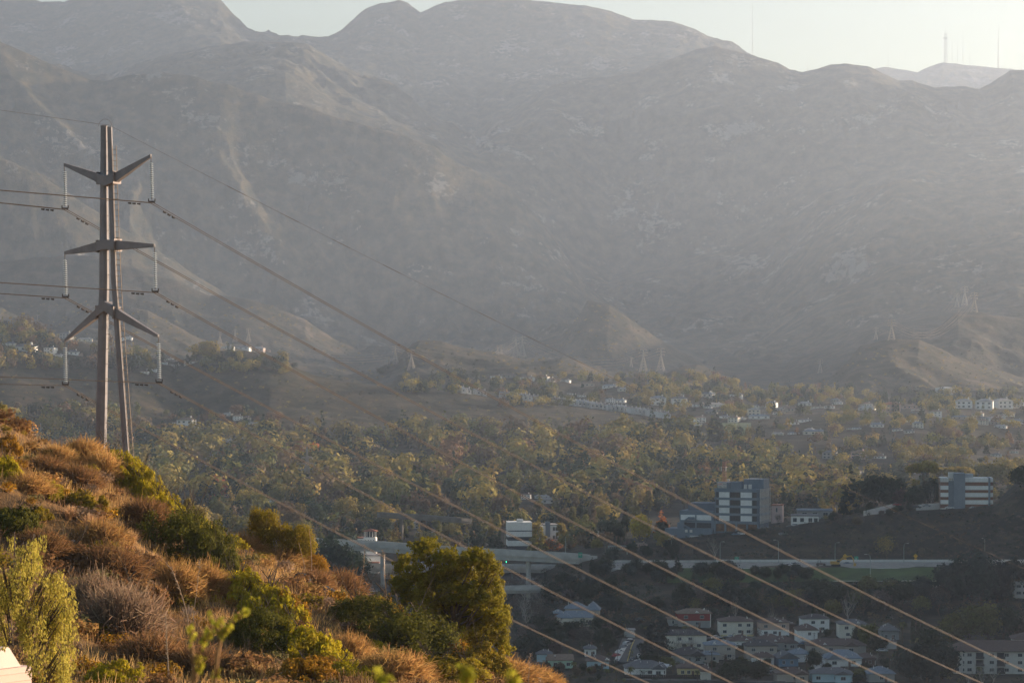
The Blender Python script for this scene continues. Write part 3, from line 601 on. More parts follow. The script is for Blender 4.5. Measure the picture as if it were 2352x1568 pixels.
# masts on the skyline
MASTS = [(2171, 141, 82, 'triangular'), (2177, 141, 72, 'slim'), (2187, 143, 55, 'slim'), (2200, 142, 50, 'slim'), (2212, 144, 74, 'slim'), (2228, 146, 28, 'short'), (2293, 156, 101, 'tapering'), (2040, 153, 54, 'slim'), (2013, 157, 20, 'short'), (1728, 129, 135, 'very tall thin'), (1855, 166, 18, 'short')]
for i, (vx, vb, hv, ad) in enumerate(MASTS):
    y = 13000 if vx > 1990 else (10500 if vx < 1800 else 8300)
    p = P(vx, vb + 6, y); h = (hv + 6) * K * y; r = 1.1 if ad == 'triangular' else 0.75
    m = MB(); m.tube([(0, 0, 0), (0, 0, h)], [r * 1.5, r * .5] if ad != 'tapering' else [r * 4, r * .4], 4)
    if ad == 'triangular':
        for z in range(0, int(h * .8), 14): m.tube([(-5, 0, z), (5, 0, z + 14)], .5, 3); m.tube([(5, 0, z), (-5, 0, z + 14)], .5, 3)
        m.tube([(-5, 0, 0), (-5, 0, h * .8)], .8, 3); m.tube([(5, 0, 0), (5, 0, h * .8)], .8, 3); m.box(-12, 12, -1, 1, h * .66, h * .68)
    wh = 'above the right end of the mountain skyline' if vx > 2000 else ('above the long middle ridge' if vx < 1800 else 'at the notch in the skyline')
    o = m.build('radio_mast', mat('mast_steel', (0.35, 0.35, 0.36), 0.7, 0.1, 1)); o.location = p
    tag(o, f'{ad} radio mast {wh}' + (f', {ORD[[0,1,2,3,4,5,6,2,1,0,0][i] if vx>2000 else 0]} there' if False else ''), 'mast', 'radio masts on the skyline')
    o['label'] = ['triangular lattice radio mast, the widest on the right skyline', 'slim radio mast just right of the wide lattice mast', 'shorter slim radio mast second right of the lattice mast', 'short dark radio mast in the middle of the right cluster', 'tall slim radio mast at the right end of the cluster', 'stub of a radio mast right of the tall cluster', 'lone tapering radio mast near the right edge of the skyline',
                  'lone slim radio mast left of the cluster on the skyline', 'low radio mast at the left foot of the far ridge', 'very tall thin radio mast rising out of frame above the middle ridge', 'tiny mast in the notch of the skyline'][i]

# ------------------------------------------------------------------ paint and building helpers
def paint(name, rough=0.85, var=0.10, scale=0.5, spec=0.2):
    """wall or roof paint: the object's own colour, slightly weathered"""
    m = bpy.data.materials.new(name); m.use_nodes = True; nt = m.node_tree; N = nt.nodes; L = nt.links; b = N['Principled BSDF']
    b.inputs['Roughness'].default_value = rough; b.inputs['Specular IOR Level'].default_value = spec
    tc = N.new('ShaderNodeTexCoord'); nz = N.new('ShaderNodeTexNoise'); nz.inputs['Scale'].default_value = scale; nz.inputs['Detail'].default_value = 7; L.new(tc.outputs['Object'], nz.inputs['Vector'])
    mr = N.new('ShaderNodeMapRange'); mr.inputs[1].default_value = 0.25; mr.inputs[2].default_value = 0.75; mr.inputs[3].default_value = 1 - var; mr.inputs[4].default_value = 1 + var; L.new(nz.outputs['Fac'], mr.inputs[0])
    hs = N.new('ShaderNodeHueSaturation'); L.new(mr.outputs[0], hs.inputs['Value']); L.new(N.new('ShaderNodeObjectInfo').outputs['Color'], hs.inputs['Color']); L.new(hs.outputs[0], b.inputs['Base Color'])
    return m
PAINT = paint('wall_paint'); ROOF = paint('roofing', 0.9, 0.22, 1.2); CARP = paint('car_paint', 0.25, 0.02, 1, 0.6)
GLS = mat('window_glass', (0.045, 0.055, 0.07), 0.12, 0.3, 0.8, spec=0.6); CONC = mat('concrete', (0.50, 0.49, 0.47), 0.9, 0.18, 0.25); ASPH = mat('asphalt', (0.085, 0.085, 0.088), 0.95, 0.15, 0.4)
WHITE = mat('white_trim', (0.62, 0.62, 0.60), 0.7, 0.05, 1); DARK = mat('dark_metal', (0.05, 0.05, 0.055), 0.6, 0.2, 2); RUB = mat('tyre_rubber', (0.025, 0.025, 0.025), 0.9, 0.1, 5)
POLE = mat('lamp_pole_paint', (0.30, 0.36, 0.36), 0.6, 0.1, 2); WOOD = mat('pole_wood', (0.10, 0.065, 0.045), 0.95, 0.2, 3); GREENM = mat('sign_green', (0.02, 0.30, 0.20), 0.5, 0.05, 1); YEL = mat('sign_yellow', (0.75, 0.42, 0.02), 0.5, 0.05, 1); ORG = mat('sign_orange', (0.75, 0.12, 0.03), 0.5, 0.05, 1)
W_ = {'white': (0.80, 0.80, 0.78), 'cream': (0.68, 0.65, 0.57), 'tan': (0.42, 0.38, 0.34), 'grey': (0.30, 0.31, 0.31), 'mint': (0.42, 0.58, 0.47), 'pale blue': (0.40, 0.55, 0.62), 'blue': (0.16, 0.26, 0.38), 'salmon': (0.52, 0.40, 0.34), 'red': (0.26, 0.04, 0.035), 'yellow': (0.62, 0.52, 0.28), 'brown': (0.16, 0.10, 0.08), 'pink': (0.6, 0.45, 0.42)}
RF = {'grey': (0.13, 0.135, 0.15), 'dark': (0.07, 0.068, 0.075), 'brown': (0.115, 0.085, 0.078), 'tile': (0.26, 0.11, 0.07), 'pale': (0.34, 0.33, 0.33), 'bluegrey': (0.18, 0.22, 0.27), 'tan': (0.20, 0.15, 0.12)}
def window(par, x, z, w, h, y=0.0, name='window', big=False):
    """a window in a wall facing -y: frame with its pane"""
    f = MB(); t = 0.09
    f.box(x - w / 2 - t, x - w / 2, y - .09, y + .02, z - t, z + h + t); f.box(x + w / 2, x + w / 2 + t, y - .09, y + .02, z - t, z + h + t)
    f.box(x - w / 2, x + w / 2, y - .09, y + .02, z + h, z + h + t); f.box(x - w / 2, x + w / 2, y - .09, y + .02, z - t, z)
    if w > 1.0: f.box(x - .03, x + .03, y - .07, y + .02, z, z + h)
    fr = f.build(name, WHITE, par); MB().box(x - w / 2, x + w / 2, y - .035, y + .012, z, z + h).build('pane', GLS, fr); return fr
def hip(w, d, z, h, ov=0.55, gable=False, x0=0, y0=0, axis='x'):
    m = MB(); X0, X1, Y0, Y1 = x0 - w / 2 - ov, x0 + w / 2 + ov, y0 - ov, y0 + d + ov; t = 0.18
    if axis == 'x':
        e = 0.05 if gable else (Y1 - Y0) / 2 * 0.9
        e = min(e, (X1 - X0) * 0.45); top = [(X0 + e, (Y0 + Y1) / 2 - .03, z + h), (X1 - e, (Y0 + Y1) / 2 - .03, z + h), (X1 - e, (Y0 + Y1) / 2 + .03, z + h), (X0 + e, (Y0 + Y1) / 2 + .03, z + h)]
    else:
        e = 0.05 if gable else (X1 - X0) / 2 * 0.9
        e = min(e, (Y1 - Y0) * 0.45); top = [((X0 + X1) / 2 - .03, Y0 + e, z + h), ((X0 + X1) / 2 + .03, Y0 + e, z + h), ((X0 + X1) / 2 + .03, Y1 - e, z + h), ((X0 + X1) / 2 - .03, Y1 - e, z + h)]
    m.box(X0, X1, Y0, Y1, z, z + t); m.hexa([(X0, Y0, z + t), (X1, Y0, z + t), (X1, Y1, z + t), (X0, Y1, z + t)], top); return m
def house(vx, vb, wv, lab, wall='white', roof='brown', st=1, rh=2.2, d=9.0, rz=0, win=None, gable=False, axis='x', chim=None, door=True, gar=None, vent=False, upper=None, base_near=960, wh=2.7, porch=None, balcony=None, far=14000, group='houses in the near valley'):
    p = drop(vx, vb, base_near, far); w = wv * K * p.y; H = st * wh + 0.3
    o = thing('house', lab, 'house', p, R(rz), group)
    if st > 1 and upper:
        MB().box(-w / 2, w / 2, 0, d, -2.5, wh).build('wall', PAINT, o).color = (*W_[wall], 1); MB().box(-w / 2 - .03, w / 2 + .03, -.03, d + .03, wh, H).build('upper_wall', PAINT, o).color = (*W_[upper], 1)
    else: MB().box(-w / 2, w / 2, 0, d, -2.5, H).build('wall', PAINT, o).color = (*W_[wall], 1)
    rf = hip(w, d, H, rh, gable=gable, axis=axis).build('roof', ROOF, o); rf.color = (*RF[roof], 1)
    if axis == 'x' and gable: # gable ends under the roof
        for s in (-1, 1): MB().prism([(0, 0), (1, 0), (1, 1), (0, 1)], 0, 0.01) 
    if chim is not None: c = MB().box(chim * w - .45, chim * w + .45, d * .45, d * .45 + .7, H, H + rh + 1.0).build('chimney', PAINT, rf); c.color = (*W_['brown'], 1)
    if vent: # small white gable vents on the roof
        vt = MB(); q = vent if isinstance(vent, float) else 0.1
        vt.add([(q * w - 1.1, 0.2, H + .25), (q * w + 1.1, .2, H + .25), (q * w, .2, H + 1.15), (q * w - 1.1, 2.2, H + .3), (q * w + 1.1, 2.2, H + .3), (q * w, 2.6, H + 1.15)], [(0, 1, 2), (3, 5, 4), (0, 2, 5, 3), (1, 4, 5, 2), (0, 3, 4, 1)])
        vt.build('gable_vent', WHITE, rf)
    hr = random.Random(int(vx * 7 + vb))
    for k in range(hr.randint(2, 4)): vx_, vy_ = hr.uniform(-.36, .36) * w, hr.uniform(.12, .42) * d; MB().box(vx_ - .11, vx_ + .11, vy_, vy_ + .22, H + rh * .1, H + .3 + rh * min(1, (vy_ + .5) / (d / 2 + .5)) + .35).build('roof_vent', WHITE, rf)
    if st == 1 and w > 10 and not porch and gar is None and rh > 1.4:   # a front wing under a roof of its own
        sx = hr.choice([-1, 1]) * w * hr.uniform(.22, .32); ww = hr.uniform(4, 5.5); MB().box(sx - ww / 2, sx + ww / 2, -2.4, -.02, -2.5, H - .15).build('front_wing', PAINT, o).color = (*W_[wall], 1); hip(ww, 2.6 + d * .45, H - .12, rh * .72, .45, gable=hr.random() < .6, x0=sx, y0=-2.4, axis='y').build('wing_roof', ROOF, o).color = (*RF[roof], 1); window(o, sx, 1.0, 1.7, 1.2, -2.4)
    win = win if win is not None else [[-.32, .02, .33]] * st
    for s, row in enumerate(win):
        for x in row: window(o, x * w, s * wh + 1.0, min(1.5, w * .14), 1.15, -0.0 if not (s and upper) else -.03)
    if door: dd = MB().box(.17 * w - .45, .17 * w + .45, -.05, .05, -.1, 2.05).build('door', PAINT, o); dd.color = (*W_['brown'], 1)
    if gar is not None: g = MB().box(gar * w - 2.3, gar * w + 2.3, -.06, .05, -.1, 2.15).build('garage_door', WHITE, o)
    if porch: 
        px, pw = porch; MB().box(px * w - pw / 2, px * w + pw / 2, -2.2, -.1, 2.45, 2.6).build('porch_roof', ROOF, o).color = (*RF[roof], 1)
        for s in (-1, 1): MB().box(px * w + s * (pw / 2 - .2) - .09, px * w + s * (pw / 2 - .2) + .09, -2.1, -1.92, -.8, 2.45).build('post', WHITE, o)
    if balcony:
        px, pw = balcony; b = MB().box(px * w - pw / 2, px * w + pw / 2, -1.5, -.04, wh - .1, wh + .08).build('balcony', CONC, o); r_ = MB()
        r_.box(px * w - pw / 2, px * w + pw / 2, -1.5, -1.42, wh + .95, wh + 1.05)
        for k in range(int(pw / .35) + 1): r_.box(px * w - pw / 2 + k * .35, px * w - pw / 2 + k * .35 + .06, -1.48, -1.44, wh + .08, wh + .95)
        r_.build('railing', WHITE, b)
    return o

# ------------------------------------------------------------------ the hospital
HY = 1500.0; HK = K * HY
def slabs(par, name, m, boxes, color=None):
    mb = MB()
    for b in boxes: mb.box(*b)
    o = mb.build(name, m, par)
    if color: o.color = (*color, 1)
    return o
hp = P(1692, 1221, HY)
hos = thing('hospital_building', 'tall blue grey hospital block with white panels, dark window bands and a rooftop sign', 'hospital', hp, R(-19))
BG = (0.17, 0.215, 0.27); BGD = (0.13, 0.165, 0.215)
# local metres: x right, y back, z up; tower body x -12.2..12.2, y 0..22
fz = [4.3 + 4.05 * i for i in range(5)]            # floor lines of the four upper storeys
tw = MB()
def chamf(x0, x1, y0, y1, c): return [(x0 + c, y0), (x1 - c, y0), (x1, y0 + c), (x1, y1 - c), (x1 - c, y1), (x0 + c, y1), (x0, y1 - c), (x0, y0 + c)]
tw.prism(chamf(-11.9, 11.9, 0.3, 21.7, 1.3), -3, 21.6); tw.build('core_wall', PAINT, hos).color = (*BGD, 1)
for i in range(5):
    z = fz[0] + 4.05 * i; h = 1.25 if i < 4 else 1.7
    m = MB(); m.prism(chamf(-12.3, 12.3, -.1, 22.1, 1.5), z, z + h); m.build('spandrel_band', PAINT, hos).color = (*BG, 1)
for i in range(4):
    z = fz[0] + 4.05 * i + 1.25
    for (a, b) in ((-11.0, -9.6), (-3.6, 1.9), (8.3, 10.6)):
        w = MB().box(a, b, .2, .34, z, z + 2.8).build('window_bay', GLS, hos); mm = MB()
        for k in range(int((b - a) / 1.4) + 1): mm.box(a + k * 1.4, a + k * 1.4 + .12, .1, .22, z, z + 2.8)
        mm.build('mullion', DARK, w)
    for (a, b) in ((-9.4, -3.9), (2.1, 8.0)):
        MB().box(a, b, -.03, .3, z + .02, z + 2.78).build('white_panel', PAINT, hos).color = (0.74, 0.76, 0.77, 1)
    for k in range(7): # right side: alternating panels and slots of glass
        y0 = 1.6 + k * 2.9
        MB().box(11.8, 12.12, y0, y0 + 1.7, z, z + 2.8).build('side_panel', PAINT, hos).color = (0.78, 0.77, 0.75, 1)
        MB().box(11.85, 11.98, y0 + 1.75, y0 + 2.85, z, z + 2.8).build('side_window', GLS, hos)
for k in range(8): MB().box(12.25, 12.5, 1.2 + k * 2.9, 1.55 + k * 2.9, fz[0], fz[4] + 1.7).build('side_fin', PAINT, hos).color = (0.6, 0.59, 0.57, 1)
# ground storeys with columns
MB().box(-12.6, 13.5, -.6, 20, -6, -1.2).build('base_wall', PAINT, hos).color = (*BG, 1)
for x in (-11.5, -6, -.2, 5.6, 11.4): MB().box(x - .35, x + .35, -.9, -.2, -1.2, 4.3).build('column', PAINT, hos).color = (*BG, 1)
for a, b, z in ((-5.5, -.8, -.6), (.4, 5.1, -.6), (6.2, 10.9, -.6), (-11, -6.6, -.6)): MB().box(a, b, .12, .34, z + .8, 4.0).build('shopfront_window', mat('warm_glass', (0.16, 0.085, 0.05), 0.3, 0.5, 0.6), hos)
for a, b in ((3.6, 8.3), (9, 13)): MB().box(a, b, -.75, -.55, -5.2, -2.2).build('garage_opening', WHITE, hos)
MB().box(12, 22, 2, 10, -6, -1).build('side_terrace_wall', PAINT, hos).color = (0.5, 0.52, 0.53, 1)
# penthouses and sign
ph = MB().box(-10.8, -2.6, 1.5, 9, 22.2, 25.6).build('sign_block', PAINT, hos); ph.color = (*BGD, 1)
MB().box(-10.5, -3.2, 1.32, 1.5, 22.5, 25.3).build('sign_panel', WHITE, ph)
MB().box(-5.6, -4.4, 0.9, 1.3, 22.3, 25.5).build('duct', PAINT, hos).color = (*BG, 1); MB().box(-4.1, -3.3, .6, 1.3, 22.3, 25.6).build('duct', PAINT, hos).color = (*BGD, 1)
MB().box(-3.0, 1.9, .3, 7, 22.0, 25.8).build('plant_room', PAINT, hos).color = (*BG, 1)
MB().box(2.0, 12.6, 7, 19, 22.0, 27.0).build('plant_room', PAINT, hos).color = (*BG, 1)
for x in (3.2, 5.6): b = MB().box(x, x + 1.4, 2.4, 4, 22.0, 24.4).build('air_unit', WHITE, hos)
def text(par, s, x, y, z, size, m, rx=90, name='lettering', font_scale=1.0):
    cu = bpy.data.curves.new(name, 'FONT'); cu.body = s; cu.size = size; cu.extrude = 0.03; cu.materials.append(m)
    t = bpy.data.objects.new(name, cu); COL.objects.link(t); dg = bpy.context.evaluated_depsgraph_get(); me = bpy.data.meshes.new_from_object(t.evaluated_get(dg)); bpy.data.objects.remove(t)
    o = link(name, me, par); o.location = (x, y, z); o.rotation_euler = (R(rx), 0, 0); return o
CARD = mat('sign_red', (0.45, 0.02, 0.03), 0.6, 0.02, 1); INK = mat('sign_ink', (0.06, 0.06, 0.08), 0.6, 0.02, 1)
text(ph, 'USC', -10.3, 1.26, 24.05, 1.45, CARD); text(ph, 'Verdugo', -7.75, 1.26, 24.05, 1.3, INK); text(ph, 'Hills Hospital', -10.3, 1.26, 22.75, 1.3, INK)
# lower wings on the left
lw = [(-26.5, -12.6, 4, 20, -6, 16.2)]
MB().box(-27.3, -12.5, 5, 20, -6, 14.2).build('rear_wing', PAINT, hos).color = (*BGD, 1)
MB().box(-31, -12.5, 1.5, 18, -6, 10.4).build('wing', PAINT, hos).color = (*BG, 1)
for a, b in ((-30.3, -22.6), (-21.8, -14)): MB().box(a, b, 1.3, 1.52, 5.6, 8.3).build('white_panel', PAINT, hos).color = (.74, .76, .77, 1); MB().box(a, b, 1.36, 1.52, 1.6, 4.2).build('wing_window', GLS, hos)
MB().box(-38, -12.4, -2, 12, -7, 1.2).build('podium', PAINT, hos).color = (*BG, 1)
for a, b in ((-24.5, -16.6), (-15.4, -12.8), (-36, -33)): MB().box(a, b, -2.2, -1.98, -4.4, -2.2).build('white_panel', PAINT, hos).color = (.5, .52, .53, 1)
st_ = MB(); st_.hexa([(-30, .3, 3.2), (-26, .3, 6.2), (-26, 1.4, 6.2), (-30, 1.4, 3.2)], [(-30, .3, 4.2), (-26, .3, 7.2), (-26, 1.4, 7.2), (-30, 1.4, 4.2)]); st_.box(-26, -22.8, .3, 1.4, 5.8, 7.2); st_.box(-31.6, -28.2, -.8, 1.4, -1, 4.4); st_.hexa([(-28.2, -.3, 2.4), (-24.6, -.3, .6), (-24.6, .6, .6), (-28.2, .6, 2.4)], [(-28.2, -.3, 3.4), (-24.6, -.3, 1.6), (-24.6, .6, 1.6), (-28.2, .6, 3.4)])
st_.build('outside_stair', PAINT, hos).color = (*BG, 1)
for x in (-27, -24.5): MB().box(x, x + 1.3, -2.3, -2.0, -.6, .8).build('vent_box', WHITE, hos)
# rooftop tower
rt = MB(); rtx, rty, rtz = -7.6, 4, 25.6
for i in range(7):
    z = rtz + i * 1.5
    for a, b in (((-.8, -.8), (.8, -.8)), ((.8, -.8), (.8, .8)), ((.8, .8), (-.8, .8)), ((-.8, .8), (-.8, -.8))):
        rt.tube([(rtx + a[0], rty + a[1], z), (rtx + b[0], rty + b[1], z + 1.5)], .05, 4); rt.tube([(rtx + a[0], rty + a[1], z), (rtx + b[0], rty + b[1], z)], .05, 4); rt.tube([(rtx + a[0], rty + a[1], z), (rtx + a[0], rty + a[1], z + 1.5)], .07, 4)
rt.box(rtx - 1.3, rtx + 1.3, rty - 1.3, rty + 1.3, rtz + 7.6, rtz + 7.75)
ant = rt.build('roof_mast', mat('rust_steel', (0.42, 0.24, 0.18), 0.7, 0.2, 3), hos)
for dx in (-1.3, 1.2): MB().box(rtx + dx - .15, rtx + dx + .15, rty - 1.4, rty - 1.2, rtz + 5.6, rtz + 7.9).build('panel_antenna', WHITE, ant)
MB().tube([(rtx + .8, rty, rtz + 6), (rtx + 2.6, rty, rtz + 4.4), (rtx + 2.9, rty, rtz + 6)], .08, 5).build('bracket_arm', DARK, ant); MB().tube([(rtx, rty, rtz + 10), (rtx, rty, rtz + 12)], .06, 4).build('whip_antenna', DARK, ant)
for x in (-3.4, -.5, 5.5, 8, 11): MB().tube([(x, 5, 25), (x, 5, 29.5)], .05, 4).build('whip_antenna', DARK, hos)
MB().lathe([(.1, 26), (.5, 26.3), (.8, 27), (.75, 27)], (-5.2, 3, 0), 10).build('dish', WHITE, hos)

# ------------------------------------------------------------------ white office block with brown glass bands (right)
wp = P(2221, 1167, 1500); bk = .1748 * HK
wb = thing('office_building', 'white office block with brown glass bands and a grey stair tower below the right hill', 'office building', wp, R(-4))
X = lambda c: (c - 1602) * bk; ZZ = lambda c: (690 - c) * bk
BRN = mat('brown_glass', (0.17, 0.065, 0.035), 0.3, 0.35, 0.4, spec=0.5)
for (a, b, y) in ((1258, 1362, .8), (1575, 1880, 0), (1905, 1945, 1.2)):
    MB().box(X(a), X(b), y + .25, y + 12, -3, ZZ(300)).build('glass_core', BRN, wb)
    for (z0, z1) in ((345, 290), (447, 392), (541, 485), (636, 580), (700, 690)):
        MB().box(X(a), X(b), y, y + 12.2, ZZ(z0), ZZ(z1)).build('white_band', PAINT, wb).color = (.78, .79, .79, 1)
MB().box(X(1360), X(1432), 1.2, 11, -3, ZZ(330)).build('recessed_wall', PAINT, wb).color = (*BG, 1)
MB().box(X(1430), X(1577), -1.0, 9, -3, ZZ(228)).build('stair_tower', PAINT, wb).color = (.22, .26, .31, 1)
MB().box(X(1880), X(1906), -.4, 10, -3, ZZ(285)).build('pillar', PAINT, wb).color = (.22, .26, .31, 1)
for k in range(9): MB().box(X(1252 + k * 21), X(1262 + k * 21), .5, 1.1, ZZ(330), ZZ(290)).build('crenel', WHITE, wb)
MB().box(X(1370), X(1440), 3, 8, ZZ(300), ZZ(225)).build('roof_shed', WHITE, wb); MB().box(X(1575), X(1690), 3, 9, ZZ(290), ZZ(240)).build('roof_plant', PAINT, wb).color = (.4, .43, .46, 1)
def retwall(name, lab, pts, h, m=WHITE, t=.4, cat='wall'):
    o = MB()
    for i in range(len(pts) - 1):
        a, b = pts[i], pts[i + 1]; d = (b - a); d.z = 0; n = Vector((-d.y, d.x, 0)).normalized() * t / 2
        q = lambda p, z: p + Vector((0, 0, z))
        o.hexa([q(a - n, -4), q(b - n, -4), q(b + n, -4), q(a + n, -4)], [q(a - n, h), q(b - n, h), q(b + n, h), q(a + n, h)])
    r = o.build(name, m); tag(r, lab, cat); return r
retwall('retaining_wall', 'long white sloping wall running up to the car park of the white office block', [P(1984, 1178, 1490), P(2020, 1170, 1500), P(2056, 1161, 1512)], 1.2)
retwall('retaining_wall', 'short white wall touching the left side of the white office block', [P(2104, 1164, 1505), P(2161, 1159, 1508)], 1.1)
# long low building right of the hospital
def block(name, lab, cat, vx0, vx1, vtop, vbase, Y, d, col, roofc='pale', rz=0, win=(), storeys=1, near=None, extra=None, roofh=.5):
    p = P((vx0 + vx1) / 2, vbase, Y); w = (vx1 - vx0) * K * Y; h = (vbase - vtop) * K * Y
    o = thing(name, lab, cat, p, R(rz)); MB().box(-w / 2, w / 2, 0, d, -4, h).build('wall', PAINT, o).color = (*W_[col], 1) if isinstance(col, str) else (*col, 1)
    MB().box(-w / 2 - .25, w / 2 + .25, -.25, d + .25, h, h + roofh).build('roof', ROOF, o).color = (*RF[roofc], 1)
    for s in range(storeys):
        for x in win: window(o, x * w, (s + .38) * h / storeys, min(2.6, w * .13), h / storeys * .42)
    return o
block('clinic_building', 'low pale building with a flat roof just right of the hospital', 'building', 1817, 1880, 1185, 1206, 1505, 14, 'white', 'grey', -6, (-.36, -.1, .2, .4))
block('clinic_building', 'long blue grey roofed building behind the low pale clinic', 'building', 1832, 1912, 1173, 1190, 1560, 16, 'grey', 'bluegrey', -4, (-.3, 0, .3))
block('clinic_building', 'small sunlit building corner showing behind the right side of the hospital', 'building', 1772, 1796, 1161, 1184, 1560, 12, 'pink', 'tile', -10, (0,))
# white banded block in mid valley
def banded(vx0, vx1, vtop, vbase, Y, n, lab, rz, d=14):
    p = P((vx0 + vx1) / 2, vbase, Y); w = (vx1 - vx0) * K * Y; h = (vbase - vtop) * K * Y
    o = thing('office_building', lab, 'office building', p, R(rz)); MB().box(-w / 2 + .2, w / 2 - .2, .25, d, -5, h - .3).build('glass_core', GLS, o)
    z = h
    for i in range(n):
        hh = h / (n + .2) * (.95 if i == 0 else .62); MB().box(-w / 2, w / 2, 0, d + .2, z - hh, z).build('white_band', PAINT, o).color = (.78, .78, .76, 1); z -= h / n
    MB().box(-w * .1, w * .15, 3, 6, h, h + 1.6).build('roof_shed', WHITE, o); return o
banded(1166, 1222, 1199, 1262, 1620, 3, 'white banded office block half hidden by conifers above the upper bridge', 4)
o = block('office_building', 'white block with a blue stair shaft right of the tall conifers', 'office building', 1247, 1283, 1206, 1245, 1625, 12, 'white', 'pale', 10, (.2, .38), 2); MB().box(-3, -.4, -.5, 2, 3, 11.6).build('stair_shaft', PAINT, o).color = (*BG, 1)
# square tower with a tiled cap
tp_ = P(849, 1252, 1545); tk = K * 1545
t_ = thing('bell_tower', 'small square white tower with an arcaded top and brown pyramid cap above the bridge', 'tower', tp_, R(-3))
MB().box(-3.3, 3.3, 0, 6.6, -5, 4.0).build('wall', PAINT, t_).color = (*W_['white'], 1)
MB().box(-3.0, 3.0, .3, 6.3, 4.0, 4.3).build('ledge', WHITE, t_)
for x in (-2.9, -1.5, 0, 1.5, 2.9):
    for y in (.4, 6.1): MB().box(x - .18, x + .18, y, y + .3, 4.3, 7.4).build('column', WHITE, t_)
MB().box(-2.2, 2.2, 1.6, 5.2, 4.3, 7.4).build('lantern_core', GLS, t_)
hip(6.8, 6.8, 7.4, 1.3, .4).build('roof', ROOF, t_).color = (*RF['tile'], 1)
for k in range(4): window(t_, -2.1 + 1.4 * k, 2.2, .5, .7)
block('house', 'white gabled building attached to the left of the small square tower', 'house', 823, 838, 1236, 1252, 1550, 8, 'white', 'tile', 6, (0,))
block('house', 'white walled building seen between the two bridge decks at left', 'house', 829, 874, 1276, 1300, 1520, 12, 'white', 'pale', 0, (-.3,))
block('house', 'low red tile roofed building under the left end of the bridge', 'house', 846, 870, 1293, 1302, 1510, 6, 'white', 'tile', 0, ())
# ------------------------------------------------------------------ bridges
def bridge(lab, pts, w, dep, piers, cat='bridge', rail=True, col=CONC):
    o = thing('road_bridge', lab, cat); P0 = [P(*q) for q in pts]; n = len(P0)
    def strip(off0, off1, z0, z1, name, m):
        b = MB()
        for i in range(n - 1):
            a, c = P0[i], P0[i + 1]; nn = lambda k: Vector((-(P0[min(k + 1, n - 1)] - P0[max(k - 1, 0)]).y, (P0[min(k + 1, n - 1)] - P0[max(k - 1, 0)]).x, 0)).normalized()
            na, nb = nn(i), nn(i + 1); V = lambda p, q, s, z: p + q * s + Vector((0, 0, z))
            b.hexa([V(a, na, off0, z0), V(c, nb, off0, z0), V(c, nb, off1, z0), V(a, na, off1, z0)], [V(a, na, off0, z1), V(c, nb, off0, z1), V(c, nb, off1, z1), V(a, na, off1, z1)])
        return b.build(name, m, o)
    strip(0, w, -dep * .45, -.05, 'deck', col); strip(.9, w - .9, -dep, -dep * .45, 'girder', col); strip(.35, w - .35, -.05, .0, 'road_surface', ASPH)
    strip(0, .3, -.05, .8, 'parapet', col); strip(w - .3, w, -.05, .8, 'parapet', col)
    if rail: strip(.1, .16, 1.15, 1.22, 'hand_rail', POLE); 
    for (vx, hw, low) in piers:
        i = min(range(n), key=lambda k: abs(pts[k][0] - vx)); j = i if pts[i][0] <= vx else i - 1; j = max(0, min(n - 2, j)); t = (vx - pts[j][0]) / (pts[j + 1][0] - pts[j][0]); p = P0[j].lerp(P0[j + 1], t) + Vector((0, w / 2, 0))
        MB().tube([p + Vector((0, 0, -dep)), Vector((p.x, p.y, low))], hw, 14).build('pier', col, o)
    return o
bridge('uppermost long concrete bridge crossing behind the big oak', [(520, 1232, 1470), (700, 1241, 1462), (865, 1249, 1455), (1024, 1261, 1448), (1124, 1266, 1444), (1220, 1271, 1442), (1329, 1277, 1442), (1372, 1280, 1445)], 11, 3.9, [(878, 1.15, -128), (1214, 1.25, -130), (1040, 1.3, -130), (700, 1.3, -130)])
bridge('middle concrete bridge carrying two white cars', [(842, 1301, 1478), (1000, 1301, 1480), (1124, 1301, 1482), (1210, 1302, 1484), (1296, 1303, 1488)], 11, 2.9, [(900, 1.2, -128), (1204, .9, -130), (1050, 1.2, -130)])
bridge('lowest short concrete bridge below the tall pier', [(1090, 1355, 1396), (1146, 1352, 1398), (1220, 1350, 1400), (1305, 1348, 1406)], 9, 2.4, [(1214, 1.1, -134), (1130, 1.1, -134)], rail=False)
bridge('far hazy bridge among the trees left of centre', [(872, 1180, 1720), (960, 1185, 1725), (1060, 1192, 1730), (1085, 1194, 1735)], 10, 2.3, [(921, 1.2, -130), (1010, 1.2, -130)], col=mat('dimmed_concrete', (.17, .165, .155), .95, .25, .3))  # concrete darkened in its colour to dim the brightly lit far deck
ft = thing('sign_gantry', 'grey lattice truss footbridge over the freeway left of the embankment', 'gantry', P(1397, 1262, 1440), R(4)); tr = MB(); L_ = 45 * K * 1440
for z in (0, 1.9): tr.tube([(0, 0, z), (L_, 0, z)], .12, 4); tr.tube([(0, 1.6, z), (L_, 1.6, z)], .12, 4)
for k in range(9): tr.tube([(k * L_ / 9, 0, 0), ((k + 1) * L_ / 9, 0, 1.9)], .08, 4); tr.tube([(k * L_ / 9, 0, 1.9), ((k + 1) * L_ / 9, 0, 0)], .08, 4)
tr.build('truss', POLE, ft)
for x in (0.2, L_ - .2): MB().tube([(x, .8, 1.9), (x, .8, -12)], .22, 8).build('support_post', POLE, ft)

